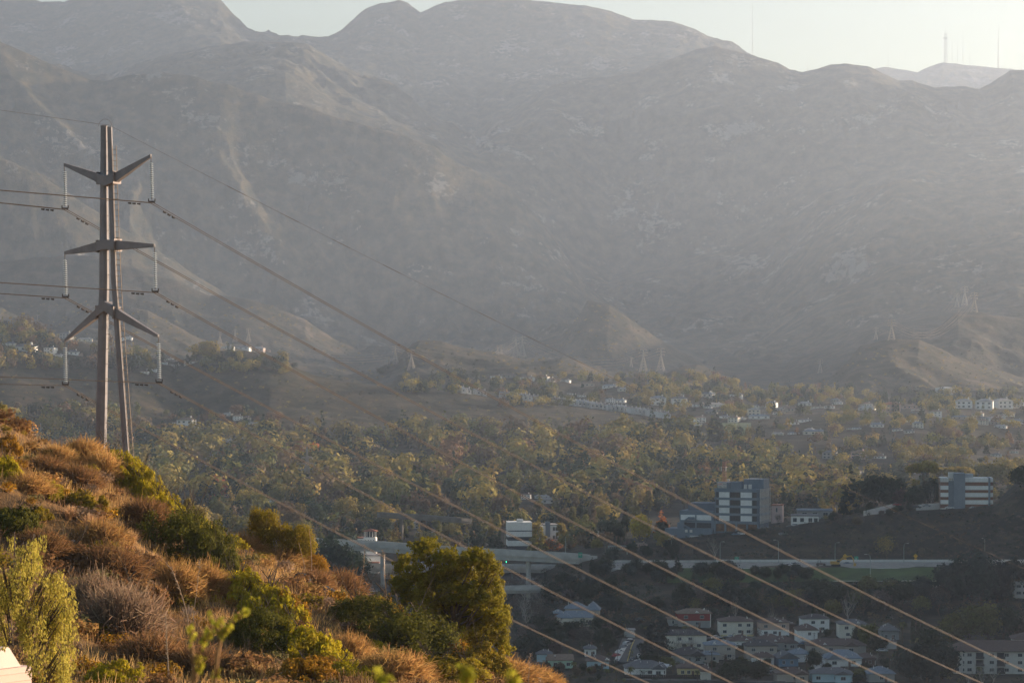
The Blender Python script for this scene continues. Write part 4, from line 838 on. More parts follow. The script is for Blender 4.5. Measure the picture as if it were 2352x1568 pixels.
# ------------------------------------------------------------------ freeway, streets
def slab(name, pts, m, dz=.25, thick=1.5):
    """flat road laid on the ground between two rows of points"""
    b = MB(); A, B = pts
    for i in range(len(A) - 1):
        q = [A[i], A[i + 1], B[i + 1], B[i]]; b.hexa([p + Vector((0, 0, dz - thick)) for p in q], [p + Vector((0, 0, dz)) for p in q])
    o = b.build(name, m); tag(o, kind='structure'); return o
FX = [(u - 1176) * K * 1385 for u in (1385, 1500, 1650, 1800, 2000, 2200, 2400, 2700)]; FZ = -107.0
fwy = slab('freeway', ([Vector((x, 1370.5, FZ - .3)) for x in FX], [Vector((x, 1398, FZ + .6)) for x in FX]), mat('freeway_concrete', (0.22, 0.22, 0.21), .9, .12, .3))
sh = slab('road_shoulder', ([Vector((x, 1368.8, FZ - .5)) for x in FX], [Vector((x, 1372.2, FZ - .25)) for x in FX]), CONC, .30)
for k, yy in enumerate((1378.5, 1386, 1392)):
    ln = MB()
    for s in range(0, 60): x = FX[0] + 2 + s * 6; ln.box(x, x + 2.4, yy, yy + .25, FZ - .3 + (yy - 1370.5) * .0327 + .2, FZ - .3 + (yy - 1370.5) * .0327 + .27)
    tag(ln.build('road_marking', WHITE), kind='structure')
retwall('barrier_wall', 'long white concrete barrier along the far side of the freeway', [Vector((x, 1398.8, FZ + .7)) for x in FX[2:]], 1.35, WHITE, .5)
retwall('barrier_wall', 'grey left stretch of barrier along the freeway below the hospital', [Vector((x, 1398.8, FZ + .7)) for x in FX[:3]], 1.0, CONC, .5)
gp = [drop(u, v, 960) for u, v in ((1913, 1336), (1970, 1337), (2040, 1337), (2110, 1336), (2172, 1336))]
retwall('kerb_wall', 'low pale wall along the foot of the green embankment', gp, .55, WHITE, .4)
gp = [drop(u, v, 960) for u, v in ((2072, 1350), (2110, 1351), (2150, 1350), (2178, 1344))]
retwall('retaining_wall', 'pale stepped retaining wall below the green embankment', gp, 1.9, CONC, .5)
def strip_on(name, pts, m, w, dz=.15, kind='structure'):
    """a strip following the ground along photo points; w in metres"""
    q = [drop(u, v) for u, v in pts]; P2 = []
    for i in range(len(q) - 1):
        for t in np.linspace(0, 1, 8, endpoint=(i == len(q) - 2)): p = q[i].lerp(q[i + 1], t); P2.append(p)
    b = MB()
    for i in range(len(P2) - 1):
        a, c = P2[i], P2[i + 1]; d = c - a; d.z = 0; n = Vector((-d.y, d.x, 0)).normalized() * w / 2
        Q = [Vector((p.x, p.y, float(valley(p.x, p.y)[0]))) for p in (a - n, c - n, c + n, a + n)]
        b.hexa([p + Vector((0, 0, -1)) for p in Q], [p + Vector((0, 0, dz)) for p in Q])
    o = b.build(name, m)
    if kind: tag(o, kind=kind)
    return o
strip_on('street', [(1456, 1471), (1449, 1490), (1440, 1525)], ASPH, 9.5, .9); strip_on('pavement', [(1448, 1471), (1434, 1490), (1416, 1522)], CONC, 2.0, 1.05); strip_on('pavement', [(1472, 1505), (1462, 1525)], CONC, 2.4, 1.05)
strip_on('road_marking', [(1457, 1474), (1450, 1490), (1441, 1523)], mat('yellow_line', (.5, .38, .1), .8, .1, 1), .35, 1.0)
strip_on('road', [(1150, 1318), (1180, 1335), (1203, 1356)], ASPH, 20, .5); strip_on('road', [(820, 1350), (900, 1352), (990, 1350)], ASPH, 14, .5)
strip_on('road_marking', [(1170, 1328), (1190, 1350)], WHITE, .4, .62); strip_on('street', [(1620, 1468), (1700, 1466), (1800, 1468)], ASPH, 9, .6)
strip_on('driveway', [(1870, 1538), (1880, 1524), (1893, 1514)], CONC, 4, .6); strip_on('street', [(1430, 1562), (1600, 1563), (1800, 1568)], ASPH, 7, .5)
def lawn(name, pts, m, dz=.5):
    q = [drop(u, v) for u, v in pts]; b = MB(); c = sum(q, Vector()) / len(q)
    us_, vs_ = [u for u, v in pts], [v for u, v in pts]; 
    V = [(*p[:2], p.z + dz) for p in q] + [(*p[:2], p.z - 3) for p in q]; n = len(q)
    b.add(V, [list(range(n)), list(range(n, 2 * n))[::-1]] + [(i, (i + 1) % n, n + (i + 1) % n, n + i) for i in range(n)]); o = b.build(name, m); tag(o, kind='structure'); return o
LAWN = mat('lawn_grass', (0.075, 0.12, 0.035), .95, .25, .15); 
ex, ez = np.meshgrid(np.linspace((1500 - 1176) * K * 1358, (2330 - 1176) * K * 1358, 160), np.linspace(0, 1, 12)); ey = 1346.5 + ez * 22.5
tag(link('grass_bank', grid_mesh('grass_bank', ex, ey, valley(ex, ey) * (1 - 0) + .35, mat('bank_grass', (0.045, 0.085, 0.024), .95, .3, .12))), kind='structure')
m_field = mat('playing_field', (0.16, 0.20, 0.10), .95, .12, .05)
for u0, u1, v0, v1 in ((1703, 1780, 1037, 1066), (1650, 1725, 975, 1003)):
    q = [drop(u0, v1), drop(u1, v1), drop(u1, v0), drop(u0, v0)]; gx = MB(); z = max(p.z for p in q)
    V = [Vector((p.x, p.y, p.z + 1.8)) for p in q]; gx.hexa([v - Vector((0, 0, 6)) for v in V], V); tag(gx.build('playing_field', m_field), kind='structure')

# ------------------------------------------------------------------ street lamps, poles, signs
def lamp_mesh():
    return None
lp = thing('street_lamp', 'x', 'street lamp', (0, 0, 0), 0, 'tall street lamps along the freeway and bridges')
MB().tube([(0, 0, -1), (0, 0, .02), (0, 0, .8), (0.012, 0, .93), (.06, 0, .985), (.16, 0, 1.0)], [.016, .015, .012, .010, .008, .008], 6).build('post', POLE, lp); MB().box(.14, .24, -.012, .012, .985, 1.005).build('lamp_head', WHITE, lp)
LAMPS = [(1788, 1287, 48, -1, 'street lamp at the near end of the white freeway barrier, its arm to the left'), (1918, 1288, 43, 1, 'street lamp just left of the excavator'), (2076, 1294, 47, 1, 'street lamp between the two yellow signs on the freeway'), (1999, 1328, 56, -1, 'street lamp on the green embankment, in front of the freeway'), (1700, 1324, 46, -1, 'street lamp below the freeway left of the embankment'),
         (2262, 1265, 29, -1, 'street lamp on the slope at the far right'), (1542, 1272, 35, -1, 'street lamp below the left wing of the hospital'), (1654, 1286, 43, 1, 'street lamp below the hospital tower beside the pale bare tree'), (1390, 1272, 27, 1, 'street lamp left of the lattice footbridge'), (1408, 1313, 26, -1, 'street lamp low down left of the freeway embankment'),
         (969, 1262, 41, -1, 'street lamp above the oak on the upper bridge, leftmost there'), (1000, 1262, 40, -1, 'street lamp above the oak on the upper bridge, middle one'), (1077, 1266, 41, -1, 'street lamp above the oak on the upper bridge, rightmost'), (1176, 1350, 46, -1, 'street lamp between the middle and lowest bridges'), (1299, 1275, 48, 1, 'street lamp right of the white block and conifers'), (1159, 1252, 29, 1, 'street lamp in front of the white banded office block')]
for i, (u, vb, hv, s, lab) in enumerate(LAMPS):
    if i == 0: o = lp
    else:
        o = lp.copy(); COL.objects.link(o)
        for ch in list(lp.children): c = ch.copy(); c.parent = o; COL.objects.link(c)
    Yl = 1446 if 'upper bridge' in lab else None; p = P(u, vb, Yl) if Yl else drop(u, vb)
    if vb < 1296 and u > 1385 and vb > 1280: p = P(u, vb, 1397)
    h = hv * K * p.y; o.location = p; o.scale = (h, h, h); o.rotation_euler = (0, 0, 0 if s > 0 else math.pi); o['label'] = lab
up = thing('utility_pole', 'x', 'utility pole', (0, 0, 0), 0, 'wooden utility poles among the houses')
MB().tube([(0, 0, -.1), (0, 0, 1)], [.018, .012], 7).build('post', WOOD, up); MB().box(-.13, .13, -.008, .008, .93, .945).build('crossarm', WOOD, up); MB().lathe([(.022, .8), (.022, .87)], (.03, 0, 0), 8).build('transformer', POLE, up)
UP = [(1635, 1562, 70, 'tall utility pole in front of the tan two storey house'), (1632, 1490, 38, 'utility pole at the right corner of the long cream house'), (1853, 1559, 56, 'utility pole right of the blue gabled house'), (2044, 1559, 54, 'utility pole left of the tree mass by the apartment block'), (1870, 1492, 40, 'utility pole in front of the white garage house'),
      (1382, 1509, 34, 'utility pole between the mint house and the street'), (1418, 1527, 36, 'utility pole beside the parked red car'), (2155, 1380, 28, 'thin utility pole in the dark trees below the retaining wall')]
UPO = []
for i, (u, vb, hv, lab) in enumerate(UP):
    if i == 0: o = up
    else:
        o = up.copy(); COL.objects.link(o)
        for ch in list(up.children): c = ch.copy(); c.parent = o; COL.objects.link(c)
    p = drop(u, vb); h = hv * K * p.y; o.location = p; o.scale = (h, h, h); o.rotation_euler = (0, 0, R(35)); o['label'] = lab; UPO.append(p + Vector((0, 0, h * .94)))
for a, b, lab in ((0, 2, 'thin house cable from the tall utility pole to the one by the blue house'), (2, 3, 'thin house cable from the blue house pole towards the right tree mass'), (6, 0, 'thin house cable from the street to the tall utility pole')):
    w = MB()
    for dx in (-.8, .8): w.tube(hang(UPO[a] + Vector((dx, 0, 0)), UPO[b] + Vector((dx, 0, 0)), 1.5), .035, 3)
    tag(w.build('overhead_cable', DARK), lab, 'cable')
def sign(u, vb, hv, lab, kind):
    p = P(u, vb, 1400) if u > 1500 else P(u, vb, 1442); s = K * p.y; o = thing('road_sign', lab, 'road sign', p)
    h = hv * s; MB().tube([(0, .1, -2), (0, .1, h)], .08, 6).build('post', DARK if kind == 'yellow' else POLE, o)
    if kind == 'yellow':
        r = 1.1; b = MB().prism([(0, -r), (r, 0), (0, r), (-r, 0)], 0, .06).build('sign_face', YEL, o); b.rotation_euler = (R(90), 0, 0); b.location = (0, 0, h - r); MB().box(-.7, .7, -.04, .02, h - 3.5, h - 2.3).build('sub_plate', YEL, o)
        text(b, '\u2193' if False else 'I', -.2, 0, .1, 1.1, INK, 0, 'arrow_mark')
    elif kind == 'green': MB().box(-1.0, 1.0, -.05, .05, h - 2.6, h).build('sign_face', GREENM, o); MB().box(-.7, .7, -.09, -.05, h - 1.0, h - .8).build('sign_line', WHITE, o); MB().box(-.6, .4, -.09, -.05, h - 1.6, h - 1.4).build('sign_line', WHITE, o)
    else: MB().box(-.95, .95, -.05, .05, h - 2.2, h).build('sign_face', GREENM, o); MB().box(-.45, .45, -.09, .03, h - 4.6, h - 2.3).build('orange_panel', ORG, o); MB().box(-.3, .1, -.09, -.05, h - 1.3, h - .9).build('sign_line', WHITE, o)
sign(1941, 1288, 17, 'yellow diamond road sign above the excavator boom', 'yellow'); sign(2103, 1288, 17, 'yellow diamond road sign standing alone at the right of the freeway', 'yellow'); sign(1967, 1290, 13, 'green road sign over an orange panel beside the excavator', 'mix'); sign(1692, 1288, 10, 'narrow green road sign on the freeway below the hospital', 'green'); sign(1333, 1281, 13, 'green road sign at the right end of the upper bridge', 'green')
tl = thing('traffic_light', 'traffic light showing green beside the white car on the middle bridge', 'traffic light', P(1163, 1302, 1492)); MB().tube([(0, 0, -1), (0, 0, 3.6)], .09, 6).build('post', POLE, tl); MB().box(-.25, .25, -.2, .2, 2.6, 3.8).build('housing', DARK, tl); MB().lathe([(.17, 0), (.17, .08)], (0, 0, 0), 10).build('green_lamp', mat('green_lamp', (.05, 1, .45), .4, 0, 1, emit=4), tl).matrix_local = Matrix.Translation((0, -.2, 2.85)) @ Matrix.Rotation(R(90), 4, 'X')

# ------------------------------------------------------------------ cars
def car_proto(style):
    o = thing('parked_car', 'x', 'car', (0, 0, 0)); L, W = 4.6, 1.8
    prof = {'sedan': [(-2.3, .35), (-2.3, .85), (-1.6, .95), (-1.0, 1.42), (.45, 1.45), (1.15, .98), (2.1, .85), (2.3, .6), (2.3, .35)], 'suv': [(-2.3, .4), (-2.3, 1.1), (-2.1, 1.7), (.5, 1.75), (1.15, 1.15), (2.15, 1.0), (2.3, .7), (2.3, .4)]}[style]
    m = MB(); n = len(prof); ins = [(.12 if z > 1.2 else 0) for x, z in prof]
    V = [(x, -W / 2 + i, z) for (x, z), i in zip(prof, ins)] + [(x, W / 2 - i, z) for (x, z), i in zip(prof, ins)]
    m.add(V, [list(range(n)), list(range(n, 2 * n))[::-1]] + [(i, (i + 1) % n, n + (i + 1) % n, n + i) for i in range(n)]); b = m.build('body', CARP, o)
    ws = {'sedan': [(-1.35, 1.0), (-.95, 1.36), (.4, 1.38), (.95, 1.0)], 'suv': [(-2.0, 1.15), (-1.9, 1.62), (.4, 1.66), (.95, 1.15)]}[style]
    for s in (-1, 1): g = MB(); yy = s * (W / 2 - .02); g.add([(x, yy - s * (.1 if z > 1.2 else .0) + s * .025, z) for x, z in ws] + [(x, yy - s * .3, z) for x, z in ws], [(0, 1, 2, 3), (7, 6, 5, 4), (0, 4, 5, 1), (1, 5, 6, 2), (2, 6, 7, 3), (3, 7, 4, 0)]); g.build('side_window', GLS, o)
    hz_ = 1.38 if style == 'sedan' else 1.68; g = MB(); x0, x1 = (.5, 1.12) if style == 'sedan' else (.56, 1.12); g.hexa([(x0, -.72, hz_), (x1, -.8, 1.05), (x1, .8, 1.05), (x0, .72, hz_)], [(x0 + .06, -.72, hz_ + .03), (x1 + .08, -.8, 1.07), (x1 + .08, .8, 1.07), (x0 + .06, .72, hz_ + .03)]); g.build('windscreen', GLS, o)
    for x in (-1.45, 1.45):
        for s in (-1, 1):
            w = MB().tube([(x, s * .72, .33), (x, s * .93, .33)], .33, 14).build('wheel', RUB, o); MB().tube([(x, s * .93, .33), (x, s * .945, .33)], .19, 10).build('rim', POLE, w)
    for s in (-.62, .62): MB().box(2.24, 2.33, s - .2, s + .2, .62, .76).build('headlight', WHITE, o)
    return o
CPR = {}
CC = {'white': (.62, .63, .65), 'silver': (.34, .36, .38), 'dark': (.03, .035, .045), 'red': (.28, .03, .03), 'blue': (.10, .17, .26), 'grey': (.15, .17, .19)}
CARS = [('sedan', 'white', 1157, 1303, 0, 'white car on the middle bridge nearest the traffic light', 1486), ('sedan', 'white', 1203, 1304.5, 180, 'white car on the middle bridge beside the tall round pier', 1486),
        ('sedan', 'white', 1810, 1300, 0, 'low white car on the freeway, the left one of two', 1380), ('suv', 'white', 1826, 1298.5, 0, 'white van like car on the freeway, the right one of two', 1386), ('sedan', 'blue', 1947, 1297, 0, 'pale blue car passing behind the excavator', 1393),
        ('suv', 'white', 848, 1358, 10, 'white van on the road below the left end of the bridges', None), ('sedan', 'white', 857, 1363, 5, 'white car just in front of the white van below the bridges', None),
        ('sedan', 'dark', 1446, 1479, 62, 'dark car parked highest up the sloping street', None), ('suv', 'silver', 1440, 1485, 62, 'silver car parked second from the top of the sloping street', None), ('sedan', 'grey', 1433, 1491, 62, 'grey car parked third from the top of the sloping street', None), ('sedan', 'white', 1423, 1503, 60, 'white car parked just above the red car', None), ('sedan', 'red', 1416, 1511, 60, 'red car parked lowest on the left kerb of the street', None), ('sedan', 'dark', 1455, 1520, 240, 'dark car parked alone on the right kerb of the street', None),
        ('sedan', 'white', 1645, 1470, 0, 'white car left of the dark one behind the brown roofed house', None), ('sedan', 'dark', 1668, 1471, 0, 'dark car parked in the row below the cream house with the wall', None), ('sedan', 'white', 1679, 1468, 0, 'white car right of the dark one below the cream house', None), ('suv', 'white', 1776, 1473, 5, 'white estate car in front of the salmon panelled house', None), ('sedan', 'grey', 1736, 1474, 0, 'grey car parked left of the bare tree below the salmon house', None),
        ('suv', 'silver', 1771, 1547, 8, 'silver off road car on the drive beside the dark trees', None), ('sedan', 'dark', 1757, 1550, 8, 'dark car next to the silver off road car', None), ('sedan', 'white', 1519, 1532, 30, 'white car behind the long grey roof at the bottom', None), ('sedan', 'white', 1534, 1536, 70, 'white car nose on beside the palm by the long grey roof', None),
        ('sedan', 'blue', 1845, 1483, 5, 'blue car in front of the white garage house', None), ('sedan', 'white', 2026, 1499, 0, 'white car half hidden right of the round dark trees', None), ('sedan', 'dark', 1470, 1428, 10, 'dark car on the drive beside the brown knoll', None),
        ('sedan', 'dark', 1816, 1212, 5, 'dark car parked between the hospital and the clinic', 1490), ('suv', 'white', 1828, 1210, 5, 'white car parked in front of the low clinic', 1492), ('sedan', 'white', 1700, 1228, 10, 'white car at the foot of the hospital', 1482), ('sedan', 'blue', 1690, 1229, 10, 'blue car at the foot of the hospital', 1481),
        ('sedan', 'red', 2060, 1161, 0, 'red car at the end of the long white sloping wall', 1504), ('sedan', 'silver', 2128, 1163, 5, 'silver car in front of the short white wall', 1500), ('suv', 'dark', 2106, 1167, 0, 'dark car left of the silver one near the office block', 1498), ('sedan', 'white', 2181, 1168, 0, 'white car at the foot of the grey stair tower', 1492), ('sedan', 'white', 2236, 1169, 0, 'white car near the right end of the white office block', 1492)]
for style, colr, u, vb, rz, lab, Yc in CARS:
    if style not in CPR: o = CPR[style] = car_proto(style)
    else:
        pr = CPR[style]; o = pr.copy(); COL.objects.link(o)
        for ch in list(pr.children):
            c = ch.copy(); c.parent = o; COL.objects.link(c)
            for g in ch.children: gg = g.copy(); gg.parent = c; COL.objects.link(gg)
    p = P(u, vb, Yc) if Yc else drop(u, vb) + Vector((0, 0, .55)); o.location = p; o.rotation_euler = (0, 0, R(rz)); o['label'] = lab; o['group'] = 'cars parked or driving in the valley'
    for ch in o.children:
        if ch.name.startswith('body'): ch.color = (*CC[colr], 1)

# excavator and roller on the freeway
ev = thing('excavator', 'yellow tracked excavator with its boom raised on the freeway', 'excavator', P(1920, 1299.5, 1378)); YP = mat('machine_yellow', (.48, .30, .07), .6, .15, 1)
for y in (-1.1, .5): MB().prism([(-2.1, 0.2), (-1.8, 0), (1.8, 0), (2.1, .2), (2.1, .7), (1.8, .95), (-1.8, .95), (-2.1, .7)], y, y + .6).build('track', RUB, ev).rotation_euler = (R(90), 0, 0)
MB().box(-2.6, 1.5, -1.2, 1.2, 1.0, 2.3).build('house_body', YP, ev); cb = MB().box(.2, 1.6, -1.25, -.1, 1.3, 3.1).build('cab', YP, ev); MB().box(.4, 1.64, -1.29, -.3, 2.0, 2.9).build('cab_window', GLS, cb)
bm_ = MB().tube([(1.2, .2, 1.9), (3.4, .2, 3.9), (5.6, .2, 4.6), (7.4, .2, 4.9)], [.42, .5, .4, .28], 6).build('boom', YP, ev); MB().tube([(7.1, .2, 5.1), (8.3, .2, 3.4), (8.7, .2, 1.4)], [.32, .28, .2], 6).build('stick', YP, ev); MB().prism([(8.2, 0.1), (9.5, 0.1), (9.6, 1.3), (8.6, 1.5)], -.5, .5).build('bucket', YP, ev).rotation_euler = (R(90), 0, 0)
MB().tube([(1.6, .2, 2.2), (3.6, .2, 3.5)], .12, 6).build('hydraulic_ram', DARK, ev)
rl = thing('road_machine', 'small dark road machine with a canopy left of the excavator', 'road machine', P(1884, 1299, 1379)); MB().box(-1.6, 1.2, -.8, .8, .5, 1.4).build('body', mat('machine_brown', (.13, .10, .09), .7, .2, 1), rl); MB().box(-1.2, .3, -.8, .8, 2.5, 2.6).build('canopy', DARK, rl)
for x, y in ((-1.1, -.7), (.2, -.7), (-1.1, .7), (.2, .7)): MB().tube([(x, y, 1.4), (x, y, 2.5)], .05, 4).build('canopy_post', DARK, rl)
for x in (-1.3, 1.9): MB().tube([(x, -.85, .6), (x, .85, .6)], .6, 14).build('drum', RUB, rl)

# ------------------------------------------------------------------ the near houses
house(1322, 1439, 90, 'long grey roofed cream apartment house at the foot of the brown knoll', 'cream', 'bluegrey', 1, 2.6, 9, -4, [[-.38, -.2, .02, .36]], chim=None, wh=3.6)
house(1321, 1428, 46, 'grey hipped roof rising behind the long cream apartment house', 'tan', 'bluegrey', 2, 2.8, 10, -4, [[], []], door=False)
house(1361, 1432, 30, 'steep grey gabled house at the right end of the cream apartment house roof', 'tan', 'bluegrey', 2, 3.4, 10, -4, [[], [.2]], axis='y', door=False)
house(1282, 1439, 18, 'narrow dark house left of the long cream apartment house', 'brown', 'bluegrey', 2, 1.6, 8, 0, [[0], [0]], door=False)
house(1289, 1534, 54, 'mint green bungalow beside the orange hillside bush', 'mint', 'tan', 1, 2.0, 10, 3, [[-.25, .3]], gable=True, door=False)
house(1374, 1536, 50, 'pale blue bungalow with a brown roof left of the sloping street', 'pale blue', 'brown', 1, 2.1, 10, 0, [[-.1, .3]], vent=.4)
house(1356, 1508, 26, 'small white house with a tall red brick chimney', 'white', 'grey', 1, 1.6, 8, 0, [[-.3, .3]], chim=.1)
house(1446, 1463, 22, 'small white garage at the top of the sloping street', 'white', 'pale', 1, .4, 6, 0, [[]], door=False, gar=0)
house(1250, 1520, 34, 'pale blue walled house at the edge of the near hillside bushes', 'pale blue', 'grey', 1, 1.6, 9, 0, [[.2]])
house(1484, 1553, 92, 'long white bungalow with a grey hipped roof and fence at the bottom', 'white', 'grey', 1, 2.6, 11, 2, [[.1, .28, .42]], vent=.38)
house(1571, 1491, 104, 'long cream two storey house with a central balcony and dark roof', 'cream', 'dark', 2, 2.0, 10, 2, [[-.38, .0, .33], [-.1, .14]], balcony=(.02, 9), porch=None)
house(1594, 1440, 74, 'two storey house with a dark red upper floor', 'grey', 'tan', 2, 2.0, 9, 3, [[-.3, .1], [-.25, .25]], upper='red', vent=.1)
house(1622, 1439, 22, 'white wing at the right of the dark red upper floor', 'white', 'tan', 2, 1.4, 10, 3, [[0], []], door=False)
house(1553, 1437, 34, 'low pale garage wing left of the dark red house', 'grey', 'tan', 1, .8, 7, 3, [[-.2, .2]])
house(1692, 1458, 76, 'cream two storey house behind a long low cream wall', 'cream', 'brown', 2, 1.9, 11, 2, [[-.36, .1, .36], [-.36, .1, .36]], vent=False)
house(1780, 1461, 66, 'white two storey house with a salmon panel on its upper floor', 'white', 'brown', 2, 2.0, 10, 4, [[-.32, .0], [-.32, .3]], upper='salmon', vent=.2)
house(1874, 1452, 62, 'white two storey house with an outside stair at the edge of the dark trees', 'white', 'dark', 2, 1.9, 10, 3, [[.25], [-.1, .25]])
house(1960, 1465, 62, 'cream two storey house half hidden by a round green tree', 'cream', 'grey', 2, 2.0, 10, 2, [[-.2], [-.25, .15]], vent=.2)
house(1855, 1479, 46, 'white two storey garage house with a brown hipped roof', 'white', 'brown', 2, 2.4, 10, 2, [[], [.1]], gar=0, door=False)
house(2044, 1469, 42, 'grey gabled house left of the tall palm', 'grey', 'grey', 1, 2.8, 10, 0, [[-.2, .2]], axis='y', wh=3.4)
house(2045, 1490, 28, 'small white garage below the grey gabled house', 'white', 'dark', 1, .5, 7, 0, [[]], door=False, gar=0)
house(1702, 1489, 54, 'brown roofed bungalow with a white gable vent behind the tan houses', 'white', 'brown', 1, 2.3, 9, 2, [[.1]], vent=.25)
house(1655, 1515, 68, 'tan two storey house with a blue grey roof and white framed windows', 'tan', 'bluegrey', 2, 1.9, 9, 2, [[.3], [-.2, .28]], chim=None, vent=-.2)
house(1630, 1521, 42, 'low blue grey roofed front wing of the tan two storey house', 'tan', 'bluegrey', 1, 1.5, 5, 2, [[-.25, .25]], door=False)
house(1750, 1517, 70, 'broad tan two storey house with a dark roof and stair at its left', 'tan', 'dark', 2, 2.2, 10, 2, [[-.1], [-.28, .32]], door=False)
house(1754, 1527, 48, 'small white house in front of the broad tan one', 'white', 'brown', 1, 2.0, 6, 2, [[-.2, .1]])
house(1800, 1492, 60, 'brown roofed bungalow behind the blue gabled house', 'grey', 'brown', 1, 2.4, 9, 5, [[.1]], vent=-.3)
house(1772, 1487, 56, 'brown roof seen between the white cars and the broad tan house', 'tan', 'brown', 1, 2.3, 9, 5, [[]], door=False, vent=.2)
house(1812, 1530, 44, 'blue bungalow with a white gable and a wide front window', 'blue', 'grey', 1, 2.4, 10, 8, [[-.28, .15]], axis='y', gable=True, door=False)
house(1843, 1520, 44, 'grey roofed wing with a white slanting eave right of the blue bungalow', 'white', 'bluegrey', 1, 2.2, 9, 10, [[]], door=False)
house(1580, 1522, 72, 'dark hipped bungalow under the bare trees', 'grey', 'dark', 1, 2.9, 11, 0, [[.1, .3]])
house(1583, 1553, 50, 'yellow bungalow right of the long white one at the bottom', 'yellow', 'brown', 1, 2.0, 9, 0, [[-.3, -.02]])
house(1622, 1563, 22, 'windowless cream gable wall at the bottom beside the palm', 'cream', 'brown', 1, 2.4, 8, 0, [[]], door=False, wh=3.2)
house(1922, 1500, 134, 'very long brown roofed bungalow with two white gable vents', 'tan', 'brown', 1, 2.5, 11, -1, [[-.4, -.1]], vent=-.2)
house(1937, 1530, 84, 'white bungalow with a wide blue grey roof and brown door', 'white', 'bluegrey', 1, 3.0, 11, -2, [[-.3, .28]], vent=.08)
house(1990, 1529, 42, 'brown bungalow with a deep porch right of the blue grey roof', 'brown', 'brown', 1, 1.8, 9, -2, [[.2]], porch=(.2, 4))
house(1912, 1566, 92, 'blue grey bungalow at the bottom edge', 'pale blue', 'grey', 1, 2.0, 10, 0, [[-.35, .1, .3]])
house(2025, 1566, 60, 'house with a broad blue grey roof at the bottom right of the bungalows', 'grey', 'bluegrey', 1, 2.4, 11, 0, [[0]])
house(1820, 1566, 70, 'brown roofed bungalow at the bottom beside the silver off road car', 'tan', 'brown', 1, 2.0, 9, 4, [[.1]])
house(1817, 1450, 16, 'dark open carport right of the salmon panelled house', 'brown', 'brown', 1, .8, 6, 0, [[]], door=False)
house(2201, 1362, 20, 'tiny pink shed wall in the dark trees below the right tree mass', 'pink', 'tan', 1, .6, 5, 0, [[]], door=False)
retwall('garden_wall', 'long low cream wall in front of the cream two storey house', [drop(1655, 1462), drop(1692, 1462), drop(1731, 1461)], .9, mat('cream_wall', W_['yellow'], .9, .1, 1), .3)
fc = MB(); q0, q1 = drop(1432, 1560), drop(1625, 1560)
for k in range(46): p = q0.lerp(q1, k / 46); q = q0.lerp(q1, (k + .9) / 46); z = float(valley(p.x, p.y)[0]); fc.box(p.x, q.x, p.y - .05, p.y + .05, z - .5, z + 1.9)
tag(fc.build('board_fence', mat('fence_wood', (.045, .035, .035), .95, .2, 1)), 'long dark board fence in front of the long white bungalow', 'fence')
# apartment block and its neighbours at the right
ap = drop(2195, 1546); aw = 200 * K * ap.y
A = thing('apartment_building', 'three storey white apartment block with a brown hipped roof at the lower right', 'apartment block', ap, R(-4))
MB().box(-2, aw, 0, 14, -3, 8.4).build('wall', PAINT, A).color = (.55, .54, .51, 1)
hip(aw + 2, 14, 8.4, 3.6, .9, x0=aw / 2 - 1).build('roof', ROOF, A).color = (*RF['brown'], 1)
for s in range(3):
    for x in (.5, 5.2, 13.5, 19, 24): window(A, x, s * 2.8 + .9, 1.6, 1.2)
    for x in (3.0,): window(A, x, s * 2.8 + .9, .5, 1.1)
    for x in (9.0, 16.8):
        b = MB().box(x - 1.6, x + 1.6, -1.2, -.04, s * 2.8 + .0, s * 2.8 + .15).build('balcony', CONC, A); MB().box(x - 1.6, x + 1.6, -1.2, -1.14, s * 2.8 + .15, s * 2.8 + 1.0).build('railing', DARK, b); MB().box(x - 1.4, x + 1.4, -.08, .05, s * 2.8 + .15, s * 2.8 + 2.4).build('glass_door', GLS, A)
A2 = thing('apartment_building', 'corner of another brown roofed building behind the apartment block at the right edge', 'apartment block', drop(2352, 1494) , R(-4)); MB().box(-4, 14, 0, 12, -3, 4.6).build('wall', PAINT, A2).color = (.5, .5, .48, 1); hip(18, 12, 4.6, 2.6, .8, x0=5).build('roof', ROOF, A2).color = (*RF['brown'], 1)
A3 = thing('apartment_building', 'white two storey building cut by the right edge beside the dark tree mass', 'building', drop(2345, 1374), R(-4)); MB().box(-3, 12, 0, 10, -3, 8).build('wall', PAINT, A3).color = (.55, .54, .52, 1); hip(15, 10, 8, 1.4, .5, x0=4.5).build('roof', ROOF, A3).color = (*RF['tan'], 1)
for s in range(2):
    for x in (-1, 2, 5): window(A3, x, s * 3 + 2, 2.0, 1.2)

